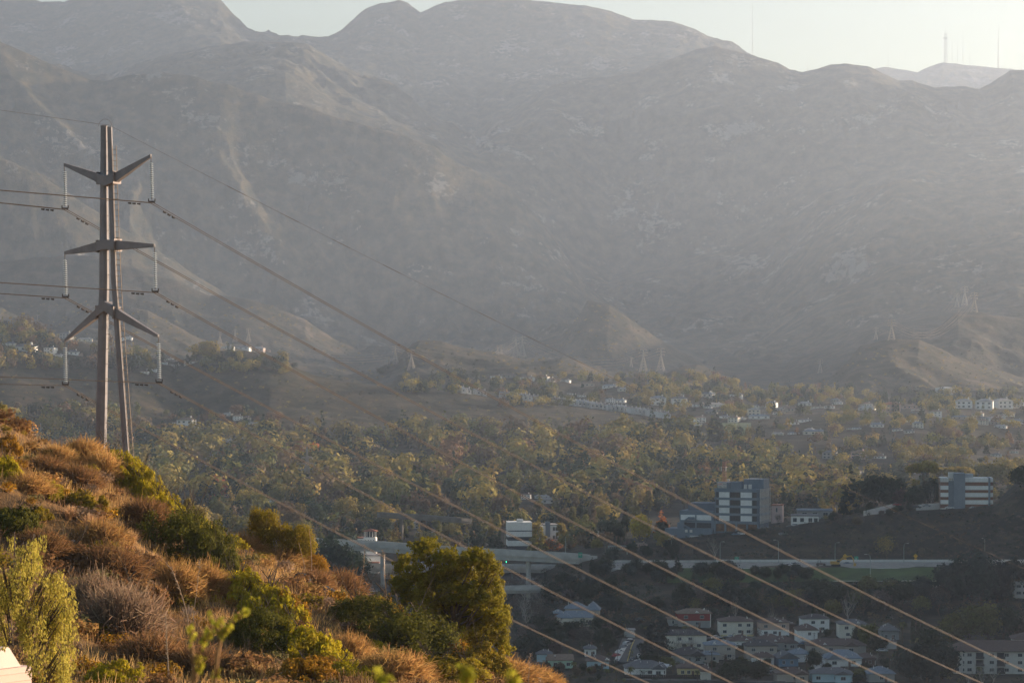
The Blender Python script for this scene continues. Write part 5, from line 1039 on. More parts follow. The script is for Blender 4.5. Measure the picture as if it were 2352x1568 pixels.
# ------------------------------------------------------------------ hillside and far houses, in rows
def far_house_proto(k):
    r = random.Random(k); w, d, st = [(14, 9, 1), (18, 10, 1), (13, 10, 2), (22, 9, 1), (11, 9, 2)][k]
    o = thing('hillside_house', 'x', 'house', (0, 0, 0)); H = st * 3; MB().box(-w / 2, w / 2, 0, d, -4, H).build('wall', PAINT, o)
    hip(w, d, H, 2.0, .6, x0=0).build('roof', ROOF, o)
    for s in range(st):
        for x in (-.34, -.05, .3): MB().box(x * w - .9, x * w + .9, -.06, .1, s * 3 + .9, s * 3 + 2.2).build('window', GLS, o)
    MB().box(w * .25, w * .25 + 1, d * .4, d * .4 + 1, H, H + 3).build('chimney', PAINT, o)
    return o
FH = [far_house_proto(k) for k in range(5)]; fh_used = set(); FHL = []
def far_house(k, u, vb, wv, wall, roof, rz=None):
    if k == 3 and (1 not in fh_used or random.random() < .4): k = 1
    o = FH[k]
    if k in fh_used:
        pr = o; o = pr.copy(); COL.objects.link(o)
        for ch in list(pr.children): c = ch.copy(); c.parent = o; COL.objects.link(c)
    fh_used.add(k); p = drop(u, vb); W0 = [14, 18, 13, 22, 11][k]; s = wv * K * p.y / W0
    o.location = p; o.scale = (s, s, s); o.rotation_euler = (0, 0, R(rz if rz is not None else random.uniform(-25, 25))); o['group'] = 'houses on the far slopes'
    for ch in o.children:
        if ch.name.startswith(('wall', 'chimney')): ch.color = (*W_[wall], 1)
        if ch.name.startswith('roof'): ch.color = (*RF[roof], 1)
    FHL.append((o, wall, roof, u, vb, k)); return o
F_ = [(3, 20, 795, 30, 'white', 'grey'), (0, 55, 807, 48, 'white', 'grey'), (2, 112, 812, 26, 'white', 'grey'), (3, 132, 820, 24, 'white', 'pale'), (0, 165, 815, 30, 'white', 'grey'), (4, 186, 818, 10, 'salmon', 'tan'), (2, 148, 778, 26, 'grey', 'grey'), (3, 195, 784, 34, 'cream', 'pale'), (3, 290, 784, 26, 'white', 'pale'),
      (3, 520, 803, 34, 'white', 'grey'), (3, 555, 803, 36, 'white', 'grey'), (0, 592, 806, 26, 'salmon', 'pale'), (3, 612, 808, 18, 'salmon', 'tan'), (3, 385, 828, 26, 'white', 'tan'), (3, 345, 851, 28, 'white', 'tan'), (3, 400, 842, 30, 'white', 'tan'), (3, 440, 836, 34, 'white', 'tan'), (3, 372, 836, 24, 'white', 'tan'), (3, 330, 856, 20, 'white', 'tan'),
      (0, 405, 975, 22, 'white', 'tan'), (2, 424, 982, 38, 'white', 'tan'), (4, 453, 986, 12, 'white', 'tan'), (0, 520, 955, 22, 'white', 'pale'), (2, 548, 965, 20, 'white', 'tan'), (2, 568, 968, 18, 'cream', 'tan'), (3, 578, 976, 26, 'white', 'pale'), (3, 562, 1008, 28, 'white', 'pale'),
      (3, 1095, 870, 14, 'grey', 'tan'), (3, 1140, 869, 26, 'white', 'tan'), (3, 1170, 871, 34, 'grey', 'brown'), (3, 1210, 872, 34, 'white', 'tan'), (0, 1245, 873, 26, 'white', 'tan'), (0, 1262, 876, 20, 'white', 'tan'), (3, 1298, 877, 22, 'white', 'pale'), (3, 1350, 887, 32, 'tan', 'tan'), (3, 1400, 892, 34, 'white', 'bluegrey'), (3, 1436, 898, 30, 'cream', 'pale'),
      (3, 1313, 907, 20, 'white', 'tan'), (3, 1336, 912, 20, 'white', 'tan'), (2, 1405, 925, 18, 'white', 'bluegrey'), (0, 1422, 925, 26, 'white', 'bluegrey'), (2, 1512, 931, 36, 'white', 'bluegrey'), (2, 1562, 931, 34, 'white', 'grey'), (3, 1605, 934, 30, 'white', 'tan'), (3, 1645, 934, 42, 'white', 'pale'), (0, 1620, 913, 34, 'white', 'bluegrey'), (3, 1570, 908, 26, 'cream', 'grey'), (0, 1690, 912, 28, 'white', 'bluegrey'),
      (0, 1748, 936, 26, 'white', 'grey'), (2, 1770, 936, 24, 'white', 'bluegrey'), (0, 1800, 940, 26, 'tan', 'tan'), (0, 1822, 944, 28, 'tan', 'tan'), (0, 1850, 932, 28, 'white', 'pale'), (3, 1875, 938, 28, 'cream', 'tan'), (0, 1905, 938, 24, 'white', 'tan'), (3, 1745, 962, 46, 'white', 'bluegrey'), (3, 1790, 950, 30, 'cream', 'tan'),
      (0, 1668, 961, 22, 'white', 'grey'), (3, 1696, 965, 30, 'white', 'pale'), (3, 1786, 999, 28, 'cream', 'pale'), (3, 1822, 998, 26, 'white', 'bluegrey'), (3, 1870, 998, 52, 'cream', 'bluegrey'), (0, 1858, 990, 20, 'white', 'pale'),
      (3, 1990, 941, 38, 'white', 'pale'), (2, 2052, 945, 36, 'pink', 'tile'), (3, 2090, 938, 36, 'salmon', 'tan'), (0, 2110, 945, 24, 'white', 'tan'), (2, 2150, 957, 26, 'white', 'tan'), (3, 2205, 962, 36, 'tan', 'bluegrey'), (0, 2288, 968, 34, 'white', 'pale'), (2, 2215, 938, 36, 'white', 'pale'), (2, 2260, 940, 40, 'white', 'pale'), (2, 2310, 938, 38, 'white', 'pale'), (2, 2340, 936, 26, 'white', 'pale'), (3, 2290, 975, 34, 'grey', 'tan'), (3, 2335, 972, 34, 'white', 'bluegrey'), (0, 2245, 955, 26, 'white', 'tan'), (0, 2318, 957, 28, 'white', 'pale'),
      (2, 1905, 1054, 32, 'grey', 'grey'), (2, 1970, 1054, 34, 'pink', 'tan'), (0, 1993, 1054, 26, 'grey', 'bluegrey'), (0, 2020, 1053, 26, 'white', 'tan'), (0, 1860, 1078, 24, 'white', 'grey'), (3, 1905, 1084, 36, 'grey', 'bluegrey'), (3, 1960, 1088, 30, 'grey', 'tan'), (3, 1940, 1092, 20, 'white', 'pale'), (0, 2290, 1048, 22, 'white', 'grey'), (0, 2330, 1040, 22, 'white', 'tan'), (3, 2060, 990, 22, 'white', 'grey'), (0, 2090, 995, 22, 'white', 'grey'),
      (0, 795, 1137, 46, 'grey', 'pale'), (3, 840, 1142, 34, 'red', 'pale'), (4, 822, 1139, 9, 'pink', 'pale'), (3, 620, 1110, 30, 'white', 'grey'), (0, 460, 1118, 40, 'white', 'grey'), (0, 530, 1140, 30, 'salmon', 'tile'), (2, 1120, 1130, 28, 'pale blue', 'bluegrey'), (3, 1150, 1147, 30, 'cream', 'pale'), (3, 1270, 1155, 56, 'white', 'pale'), (3, 1245, 1144, 34, 'white', 'pale'), (0, 1380, 1225, 28, 'white', 'pale'), (3, 1470, 1255, 34, 'pink', 'tan'), (3, 1800, 1228, 20, 'grey', 'grey'), (0, 1085, 1238, 22, 'pale blue', 'grey')]
rs_ = random.Random(44)
F_ += [(rs_.choice([0, 2, 3, 4]), rs_.uniform(340, 1600), rs_.uniform(1030, 1215), rs_.uniform(18, 34), rs_.choice(['white', 'cream', 'grey', 'tan', 'pale blue']), rs_.choice(['grey', 'tan', 'brown', 'pale', 'bluegrey'])) for _ in range(26)]
F_ += [(rs_.choice([0, 2, 3]), rs_.uniform(1600, 2340), rs_.uniform(925, 990), rs_.uniform(16, 30), rs_.choice(['white', 'cream', 'grey']), rs_.choice(['grey', 'tan', 'pale', 'bluegrey'])) for _ in range(26)]
random.seed(9)
for k, u, vb, wv, wall, roof in F_: far_house(k, u, vb, wv, wall, roof)
# the stepped row of white townhouses along the ridge
tm = MB().box(-3.2, 3.2, 0, 11, -6, 5.5).mesh('wall', PAINT); rm = MB().hexa([(-3.3, -.2, 5.5), (3.3, -.2, 5.5), (3.3, 11.2, 5.5), (-3.3, 11.2, 5.5)], [(-3.3, -.2, 5.7), (3.3, -.2, 5.7), (3.3, 11.2, 9.2), (-3.3, 11.2, 9.2)]).mesh('roof', ROOF); wm = MB().box(-1.4, 1.2, -.08, .1, 2.8, 4.6).mesh('window', GLS); cm = MB().box(2.2, 3.25, 5, 6.2, 7, 10.4).mesh('chimney', PAINT); fm = MB().box(-3.45, -3.2, -.9, 11.2, -6, 7.8).mesh('party_wall', PAINT)
TH = [(1065, 903), (1078, 906), (1100, 908), (1114, 910)] + [(1160 + i * 9.5, 916 + i * .9) for i in range(9)] + [(1256 + i * 9.6, 925 + i * 1.15) for i in range(20)] + [(1462 + i * 9.3, 951 + i * 1.25) for i in range(-1, 9)]
TEENS = ORD + ['thirteenth', 'fourteenth', 'fifteenth', 'sixteenth', 'seventeenth', 'eighteenth', 'nineteenth', 'twentieth', 'twenty first']
for i, (u, vb) in enumerate(TH):
    sec, j, n = ('short upper left piece', i, 4) if i < 4 else (('left piece', i - 4, 9) if i < 13 else (('long middle piece', i - 13, 20) if i < 33 else ('right piece', i - 33, 10)))
    u2 = u * 1.0; p = drop(u2, vb, 2600, 3300); s = (11 * K * p.y) / 6.4
    o = thing('townhouse', f'white stepped townhouse, {TEENS[j]} from the left in the {sec}', 'townhouse', p, R(28), 'white terraced townhouses along the ridge'); o.scale = (s, s, s * random.uniform(.95, 1.1))
    wc = [random.uniform(.42, .58)] * 3; link('wall', tm, o, wc); link('roof', rm, o, RF[random.choice(['grey', 'dark', 'bluegrey'])]); link('window', wm, o); link('chimney', cm, o, wc); link('party_wall', fm, o, wc)
wt = thing('water_tank', 'round white water tank alone on the hazy slope at the right', 'water tank', drop(2173, 903)); MB().lathe([(13, -3), (13, 5.5), (12.6, 5.6), (0.5, 7.0)], (0, 0, 0), 32).build('tank_wall', PAINT, wt, True).color = (.62, .62, .6, 1); MB().lathe([(13.2, 5.3), (13.2, 5.8)], (0, 0, 0), 32).build('rim', WHITE, wt)

# ------------------------------------------------------------------ trees one can tell apart
random.seed(21)
TL = [  # kind, colour, column, foot row, height, label or None, width factor
 ('broad', 'red', 495, 1152, 56, 'round red orange tree among the valley woods, left of the lattice pylon', 1.1), ('broad', 'yellow', 1470, 1246, 62, 'bright yellow tree left of the hospital, just above the footbridge', .85), ('conifer', 'orange', 1520, 1224, 56, 'narrow orange tree between the yellow tree and the hospital', 1.3),
 ('tall', 'olive', 1226, 1262, 66, 'large conifer in front of the white banded office block', 1.4), ('conifer', 'olive', 1238, 1266, 72, 'pointed golden green conifer right of the white banded block', 1.3), ('conifer', 'dark', 1210, 1262, 62, 'dark conifer touching the right side of the white banded block', 1.2), ('tall', 'olive', 1288, 1262, 66, 'narrow conifer at the right of the white block with the blue shaft', .9), ('broad', 'orange', 1258, 1262, 26, 'small orange tree at the foot of the white block with the blue shaft', 1.4), ('broad', 'orange', 1276, 1264, 22, 'low orange red shrub tree by the right conifer of the white block', 1.4),
 ('umbrella', 'olive', 2123, 1160, 108, 'tall umbrella shaped pine standing alone left of the white office block', .85), ('broad', 'dark', 1980, 1168, 66, 'leftmost crown of the dark tree group above the long white wall', 1.1), ('broad', 'dark', 2010, 1170, 76, 'middle crown of the dark tree group above the long white wall', 1.1), ('broad', 'dark', 2042, 1168, 78, 'right crown of the dark tree group above the long white wall', 1.0), ('broad', 'grey', 2075, 1166, 44, 'greyish tree between the dark group and the umbrella pine', 1.1), ('broad', 'dark', 2100, 1168, 50, 'dark tree at the foot of the umbrella pine', 1.1), ('broad', 'dark', 2140, 1162, 60, 'dark tree right of the umbrella pine trunk', 1.0),
 ('umbrella', 'olive', 2180, 1140, 72, 'pine crown rising behind the left roof of the white office block', 1.1), ('umbrella', 'olive', 2205, 1140, 74, 'second pine crown behind the roof of the white office block', 1.1), ('broad', 'olive', 2255, 1122, 54, 'first rounded tree on the ridge right of the white office block', 1.2), ('broad', 'olive', 2285, 1122, 56, 'middle rounded tree on the ridge right of the white office block', 1.2), ('broad', 'olive', 2315, 1122, 60, 'last rounded tree on the ridge right of the white office block', 1.1), ('broad', 'dark', 2346, 1124, 52, 'dark tree at the right edge above the bare slope', 1.2),
 ('bare', 'grey', 2141, 1164, 50, 'white stemmed bare tree in front of the dark trees left of the office block', .6), ('bare', 'grey', 2063, 1164, 46, 'thin pale bare tree by the red car', .5), ('twiggy', 'gold', 2036, 1284, 58, 'lone sparse brown crowned tree on the dark slope above the freeway', .95), ('bare', 'grey', 1641, 1284, 52, 'pale bare tree below the hospital', .8),
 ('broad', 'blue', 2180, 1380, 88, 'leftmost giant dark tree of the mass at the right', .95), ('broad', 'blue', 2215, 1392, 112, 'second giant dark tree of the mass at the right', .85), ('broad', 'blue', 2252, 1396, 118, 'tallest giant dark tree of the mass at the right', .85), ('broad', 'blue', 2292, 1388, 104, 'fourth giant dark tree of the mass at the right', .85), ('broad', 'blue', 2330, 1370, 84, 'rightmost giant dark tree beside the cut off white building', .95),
 ('broad', 'green', 2190, 1478, 66, 'green tree behind the left end of the apartment block', 1.1), ('broad', 'green', 2228, 1476, 82, 'larger green tree behind the apartment block', .95), ('broad', 'green', 2268, 1470, 84, 'broad green tree behind the middle of the apartment block', 1.0), ('broad', 'dark', 2306, 1468, 76, 'dark tree behind the right part of the apartment block', 1.0), ('broad', 'grey', 2342, 1462, 62, 'greyish tree at the right edge above the apartment block', 1.0),
 ('broad', 'blue', 2092, 1562, 78, 'dark tree left of the apartment block, the leftmost of its clump', 1.0), ('broad', 'blue', 2128, 1566, 92, 'middle dark tree of the clump left of the apartment block', 1.0), ('broad', 'blue', 2162, 1560, 84, 'right dark tree of the clump touching the apartment block', 1.0), ('broad', 'dark', 2140, 1510, 72, 'dark tree above the clump left of the apartment block', 1.0), ('broad', 'dark', 2165, 1560, 40, 'low dark tree at the left foot of the apartment block', 1.2),
 ('cypress', 'dark', 2097, 1480, 62, 'tall dark cypress right of the palm, leftmost of a row', 1.3), ('cypress', 'dark', 2109, 1480, 58, 'tall dark cypress right of the palm, second of a row', 1.3), ('cypress', 'dark', 2120, 1480, 60, 'tall dark cypress right of the palm, third of a row', 1.3),
 ('palm', 'palm', 2072, 1478, 58, 'tall palm right of the grey gabled house', 1.2), ('palm', 'palm', 2110, 1500, 42, 'shorter palm in front of the cypress row', 1.5), ('palm', 'palm', 2250, 1566, 42, 'palm in front of the apartment block balconies', 1.1), ('palm', 'palm', 1318, 1550, 36, 'palm at the right end of the mint bungalow', 1.5), ('palm', 'palm', 1394, 1562, 32, 'palm below the pale blue bungalow', 1.5), ('palm', 'palm', 1415, 1566, 40, 'palm at the left end of the board fence', 1.2), ('palm', 'palm', 1449, 1568, 44, 'palm in front of the long white bungalow', 1.2), ('palm', 'palm', 1355, 1560, 34, 'palm in the garden below the mint and pale blue bungalows', 1.4), ('palm', 'palm', 1545, 1545, 30, 'bushy palm right of the two white cars', 1.6), ('palm', 'palm', 1603, 1566, 32, 'palm in front of the cream gable wall', 1.6),
 ('cedar', 'blue', 1508, 1514, 118, 'very large dark layered cedar right of the sloping street', .85), ('broad', 'dark', 1495, 1530, 32, 'low round dark shrub below the big cedar', 1.8), ('broad', 'green', 1530, 1530, 24, 'green shrub right of the big cedar foot', 1.8),
 ('broad', 'green', 1995, 1494, 66, 'round green tree hiding the cream two storey house', .75), ('broad', 'dark', 2015, 1498, 40, 'round dark tree right of the green one, above the brown bungalow', 1.2), ('broad', 'dark', 1972, 1484, 46, 'dark tree in front of the half hidden cream house', .8), ('broad', 'dark', 1868, 1532, 38, 'clipped dark round tree right of the blue bungalow', 1.1), ('broad', 'green', 1980, 1560, 30, 'clipped light green hedge tree at the bottom', 1.5), ('broad', 'dark', 1975, 1566, 20, 'dark shrub under the clipped light green tree', 1.8),
 ('bare', 'grey', 1556, 1500, 56, 'bare tree in front of the left half of the long cream house', .75), ('bare', 'grey', 1588, 1502, 58, 'bare tree in front of the right half of the long cream house', .8), ('bare', 'grey', 1694, 1452, 46, 'small bare tree before the walled cream house', .5), ('bare', 'grey', 1770, 1452, 64, 'pale bare tree before the salmon panelled house', .6), ('twiggy', 'grey', 1740, 1478, 42, 'brownish bare tree between the cream and the salmon houses', .8), ('bare', 'grey', 1948, 1424, 72, 'large bare tree above the half hidden cream house', .95), ('bare', 'grey', 1688, 1420, 50, 'pale bare tree behind the walled cream house', .7), ('twiggy', 'grey', 1842, 1412, 62, 'tall grey leafless tree in the dark belt', .7),
 ('bare', 'grey', 2280, 1572, 52, 'white barked bare tree at the bottom before the apartment block', 1.0), ('bare', 'grey', 2225, 1574, 46, 'thin white bare tree left of the other white one', .9), ('bare', 'grey', 2255, 1576, 56, 'forked white bare tree between two others at the bottom', .9),
 ('broad', 'dark', 1700, 1562, 48, 'broad dark tree at the bottom, leftmost of the clump below the tan house', 1.7), ('broad', 'dark', 1740, 1562, 44, 'dark tree at the bottom beside the dark parked car', 1.5), ('broad', 'dark', 1668, 1566, 36, 'low dark tree between the cream gable and the bottom clump', 1.6),
 ('broad', 'yellow', 1430, 1446, 20, 'small yellow green tree above the white garage', .8), ('cypress', 'dark', 1300, 1428, 26, 'small dark conical tree between the grey roofs', 2.8), ('broad', 'dark', 1376, 1452, 40, 'dark tree right of the long cream apartment house', 1.1), ('broad', 'dark', 1410, 1402, 36, 'round dark tree on the left flank of the brown knoll', 1.4), ('broad', 'dark', 1502, 1404, 30, 'dark tree on the right flank of the brown knoll', 1.5),
 ('palm', 'palm', 838, 1252, 46, 'palm showing above the cap of the small square tower', 1.1), ('palm', 'palm', 873, 1254, 42, 'palm right of the small square tower', 1.4), ('palm', 'palm', 918, 1262, 28, 'short palm above the left part of the upper bridge', 1.6), ('palm', 'palm', 1025, 1268, 30, 'palm crown above the oak, golden in the sun', 1.6), ('palm', 'palm', 1262, 1252, 20, 'low palm behind the upper bridge', 1.6), ('palm', 'palm', 1061, 1178, 42, 'tall palm in the mid valley above the far bridge', 1.1), ('palm', 'palm', 560, 1166, 60, 'tall palm right of the red tree', .9),
 ('cedar', 'dark', 835, 1124, 72, 'large dark layered cedar in the mid valley', .8), ('cedar', 'dark', 790, 1128, 70, 'dark layered cedar left of the larger one in the mid valley', .6), ('broad', 'rust', 600, 1102, 40, 'rust coloured bare tree left of the valley pylon', 1.0), ('broad', 'orange', 720, 1042, 26, 'orange tree behind the valley pylon top', 1.2), ('broad', 'orange', 548, 1064, 30, 'orange tree in the upper left woods', 1.0),
 ('cypress', 'dark', 690, 1124, 28, 'thin cypress at the left foot of the valley pylon', 1.5), ('cypress', 'dark', 699, 1126, 26, 'second thin cypress at the foot of the valley pylon', 1.5), ('cypress', 'dark', 1412, 1254, 28, 'cypress left of the yellow tree, first of a short row', 1.4), ('cypress', 'dark', 1420, 1254, 26, 'cypress left of the yellow tree, second of a short row', 1.4), ('cypress', 'dark', 1433, 1256, 30, 'cypress left of the yellow tree, last of a short row', 1.4),
 ('conifer', 'blue', 770, 1290, 62, 'dark conifer left of the white walled building under the bridge', 1.3), ('conifer', 'blue', 795, 1300, 66, 'darkest conifer at the left end of the bridges', 1.3), ('broad', 'blue', 815, 1330, 70, 'dark tree at the far left under the bridges', .9), ('broad', 'olive', 1370, 1262, 22, 'small round tree right of the upper bridge', 1.3),
 ('cypress', 'dark', 1874, 905, 20, 'thin far cypress on the plateau at right of centre', 1.2), ('broad', 'dark', 300, 855, 40, 'large dark tree mass right of the power pole on the left ridge', 1.4), ('broad', 'olive', 478, 824, 42, 'dark green tree left of the flat roofs on the left ridge', 1.3),
 ('broad', 'dark', 875, 863, 18, 'round dark tree on the saddle left of the lattice pylons', 1.2), ('broad', 'dark', 1575, 868, 10, 'tiny lone tree on the dark spur left of the far villas', 1.2),
]
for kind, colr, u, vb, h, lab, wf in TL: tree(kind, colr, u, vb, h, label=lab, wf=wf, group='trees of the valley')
for k in range(7): tree('cypress', 'dark', 2027 + k * 6, 945, 26 + (k % 3) * 3, wf=1.3, label=f'far dark cypress above the pink villa, {TEENS[k]} from the left of its row', group='cypress row above the pink villa')
def zone(u0, u1, v0, v1, n, kinds, cols, h0, h1, avoid=(), near=960):
    out = 0; tries = 0
    while out < n and tries < n * 40:
        tries += 1; u, v = random.uniform(u0, u1), random.uniform(v0, v1)
        if any(a <= u <= b and c <= v <= d for a, b, c, d in avoid): continue
        if any(abs(u - q[0]) < q[2] * .55 and abs(v - q[1]) < q[2] * .3 for q in PLACED): continue
        k = random.choice(kinds); h = random.uniform(h0, h1); PLACED.append((u, v, h * .5)); tree(k, random.choice(cols), u, v, h, wf=random.uniform(.9, 1.3), near=near); out += 1
PLACED = []
# the dark belt between the freeway and the near houses
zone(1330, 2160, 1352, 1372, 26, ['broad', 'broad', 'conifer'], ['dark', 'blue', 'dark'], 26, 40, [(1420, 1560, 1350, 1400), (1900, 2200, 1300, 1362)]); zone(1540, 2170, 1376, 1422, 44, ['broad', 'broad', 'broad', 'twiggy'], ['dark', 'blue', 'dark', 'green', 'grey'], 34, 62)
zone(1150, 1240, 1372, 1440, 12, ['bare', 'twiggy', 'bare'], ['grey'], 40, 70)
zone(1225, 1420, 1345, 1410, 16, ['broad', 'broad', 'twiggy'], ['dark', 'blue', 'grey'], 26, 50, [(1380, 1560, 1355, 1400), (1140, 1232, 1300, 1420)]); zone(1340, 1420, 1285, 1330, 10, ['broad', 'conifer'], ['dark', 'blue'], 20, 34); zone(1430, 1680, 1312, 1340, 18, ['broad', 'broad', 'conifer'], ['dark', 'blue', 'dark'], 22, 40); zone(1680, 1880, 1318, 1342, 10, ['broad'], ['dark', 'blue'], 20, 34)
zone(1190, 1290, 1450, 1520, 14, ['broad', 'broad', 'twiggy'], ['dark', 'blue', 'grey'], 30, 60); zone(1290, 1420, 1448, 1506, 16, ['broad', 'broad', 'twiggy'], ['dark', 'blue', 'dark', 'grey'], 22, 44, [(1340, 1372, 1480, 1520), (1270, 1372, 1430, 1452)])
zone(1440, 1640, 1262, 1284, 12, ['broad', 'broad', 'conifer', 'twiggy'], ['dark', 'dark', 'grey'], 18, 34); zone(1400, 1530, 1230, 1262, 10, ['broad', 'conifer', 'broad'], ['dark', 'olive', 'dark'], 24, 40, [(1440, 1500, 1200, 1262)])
zone(1740, 1980, 1196, 1212, 9, ['broad', 'twiggy'], ['dark', 'olive', 'grey', 'brown'], 12, 26, [(1810, 1885, 1190, 1212)]); zone(1975, 2130, 1172, 1190, 9, ['broad'], ['dark', 'dark', 'grey'], 12, 24, [(2100, 2280, 1150, 1192)])
zone(880, 1640, 1105, 1215, 34, ['conifer', 'tall', 'conifer', 'cedar'], ['olive', 'green', 'dark', 'olive'], 44, 68, [(1440, 1560, 1190, 1240), (1515, 1790, 1150, 1240)]); zone(330, 880, 1090, 1180, 22, ['conifer', 'tall', 'broad', 'cedar'], ['olive', 'green', 'dark', 'gold'], 36, 58); zone(1760, 1980, 1120, 1170, 14, ['conifer', 'tall', 'broad'], ['olive', 'green', 'olive'], 30, 44, [(1760, 1800, 1140, 1240)])
zone(2120, 2180, 1150, 1166, 3, ['broad'], ['dark'], 40, 56)
# gardens
zone(1480, 2080, 1455, 1560, 62, ['broad', 'broad', 'broad', 'bare'], ['dark', 'dark', 'green', 'dark', 'blue'], 9, 22); zone(1250, 1480, 1536, 1566, 12, ['broad', 'broad'], ['dark', 'dark', 'brown'], 12, 26, [(1430, 1530, 1530, 1566)])
# valley woods: the nearer ones each a tree of its own
zone(300, 900, 1160, 1262, 52, ['broad', 'broad', 'conifer', 'tall', 'tall'], ['olive', 'green', 'dark', 'olive', 'brown'], 40, 66); zone(860, 1180, 1170, 1262, 30, ['broad', 'conifer', 'tall'], ['olive', 'green', 'dark', 'brown', 'gold'], 38, 62, [(820, 900, 1190, 1262)]); zone(1270, 1640, 1160, 1232, 40, ['broad', 'conifer', 'tall', 'tall'], ['olive', 'green', 'dark', 'brown'], 36, 62, [(1440, 1560, 1190, 1240), (1250, 1300, 1190, 1240), (1515, 1790, 1170, 1240)]); zone(1180, 1330, 1232, 1262, 6, ['broad'], ['dark', 'brown'], 16, 26, [(1160, 1300, 1230, 1262)])

for i, (u, vb, h) in enumerate([(610, 1330, 84), (650, 1330, 90), (690, 1332, 86), (728, 1335, 92), (762, 1338, 100), (796, 1340, 96), (818, 1345, 70)]): tree(['broad', 'conifer'][i % 2], ['dark', 'blue'][i % 2], u, vb, h, pos=P(u, vb, 1425), wf=1.05, label=f'dark tree before the left end of the bridges, {TEENS[i]} from the left of its line', group='dark trees before the bridges')
# ------------------------------------------------------------------ far woods and slope scrub as masses
def lowpoly(kind, seed, n):
    f = {'broad': lambda: crown_round(seed, n, .105, 1.0, 1.0, 12, .1), 'conifer': lambda: crown_cone(seed, n, .09, .42, 1.0, .04, 8), 'tall': lambda: crown_tall(seed, n, .08), 'palm': lambda: crown_palm(seed, 12)}[kind]; return f()
def vis_points(zones, r, spacing=2.2):
    out = []
    for (u0, u1, v0, v1, n, kinds, cols, h0, h1, near, far) in zones:
        U = r.uniform(u0, u1, n); V = r.uniform(v0, v1, n)
        for u, v in zip(U, V):
            p = drop(u, v, near)
            if p.y > far: continue
            if n != 1500 and any(abs(u - q[3]) < 24 and q[4] - 4 < v < q[4] + 26 for q in FHL) and r.random() < .85: continue
            if n > 500 and n != 1500 and float(fbm(u / 55, v / 22, 3, 2)) < .40: continue
            out.append((p, kinds[r.integers(len(kinds))], cols[r.integers(len(cols))], r.uniform(h0, h1)))
    return out
def mass(name, label, zones, seed, npoly=260):
    r = np.random.default_rng(seed); lib = {k: [lowpoly(k, seed + s, npoly) for s in range(4)] for k in ('broad', 'conifer', 'tall')}; lib['palm'] = [lowpoly('palm', seed, 0)]
    Vs = []; Fs = []; Cs = []; off = 0
    for p, k, c, h in vis_points(zones, r):
        if k == 'conifer' and h > 6: h *= 1.3; c = c if r.random() < .4 else 'dark'
        V, F = lib[k][r.integers(len(lib[k]))]; a = r.uniform(0, 6.28); ca, sa = math.cos(a), math.sin(a); w = h * r.uniform(.9, 1.3) * (1.15 if k == 'broad' else 1)
        X_ = V * np.array([w, w, h]); X_ = np.stack([X_[:, 0] * ca - X_[:, 1] * sa, X_[:, 0] * sa + X_[:, 1] * ca, X_[:, 2]], 1) + np.array([p.x, p.y, p.z - .4])
        g = np.array(G_[c]) * r.uniform(.75, 1.25); Vs.append(X_); Fs.append(F + off); off += len(V); Cs.append(np.tile(np.append(g, 1.0), (len(V), 1)))
    me = np_mesh(name, np.concatenate(Vs), np.concatenate(Fs), LEAF_M); at = me.color_attributes.new('tint', 'FLOAT_COLOR', 'POINT'); at.data.foreach_set('color', np.concatenate(Cs).astype(np.float32).ravel())
    tag(link(name, me), label, None, None, 'stuff')
M4 = ['broad', 'broad', 'broad', 'conifer', 'conifer', 'tall']; WC = ['olive', 'olive', 'green', 'dark', 'olive', 'brown', 'olive', 'green', 'olive', 'dark', 'gold', 'olive', 'brown', 'green', 'rust']
mass('far_woods', 'hazy mixed woods filling the valley floor behind the nearer trees', [
 (300, 900, 1010, 1165, 620, M4, WC, 8, 24, 1500, 2800), (900, 1650, 1000, 1180, 760, M4, WC, 8, 24, 1560, 2800), (1600, 1960, 1085, 1185, 280, M4, WC, 11, 21, 1560, 2600), (330, 1400, 1165, 1270, 260, M4, ['dark', 'green', 'olive', 'brown'], 7, 13, 1420, 2300),
 (-100, 330, 960, 1120, 240, M4, WC, 11, 21, 1700, 2800), (1640, 2400, 935, 1085, 480, M4, WC, 6, 13, 2100, 3400), (1950, 2400, 1085, 1150, 120, M4, ['dark', 'olive'], 6, 12, 1760, 3000), (2000, 2400, 925, 990, 260, ['broad', 'tall'], ['olive', 'green'], 5, 11, 2600, 3600),
 (600, 1800, 1060, 1180, 50, ['palm'], ['palm'], 14, 20, 1560, 2600)], 3)
mass('ridge_trees', 'rows and clumps of trees between the houses on the far ridges', [
 (-150, 340, 752, 850, 420, M4, WC, 7, 16, 2600, 3400), (340, 660, 800, 860, 170, M4, ['dark', 'green', 'olive'], 6, 13, 2700, 3400), (640, 860, 838, 868, 26, ['broad'], ['dark', 'olive'], 6, 10, 2800, 3400), (920, 1200, 868, 905, 120, M4, ['dark', 'green', 'olive'], 7, 14, 2800, 3500), (1150, 1700, 868, 938, 340, M4, WC, 6, 14, 2900, 3700), (1480, 1960, 900, 960, 300, M4, WC, 6, 14, 2700, 3500),
 (380, 640, 950, 1000, 110, M4, ['dark', 'green', 'olive', 'rust'], 6, 12, 2500, 3100), (1550, 2330, 905, 935, 200, M4, ['dark', 'green', 'olive'], 6, 13, 3000, 3700)], 33)
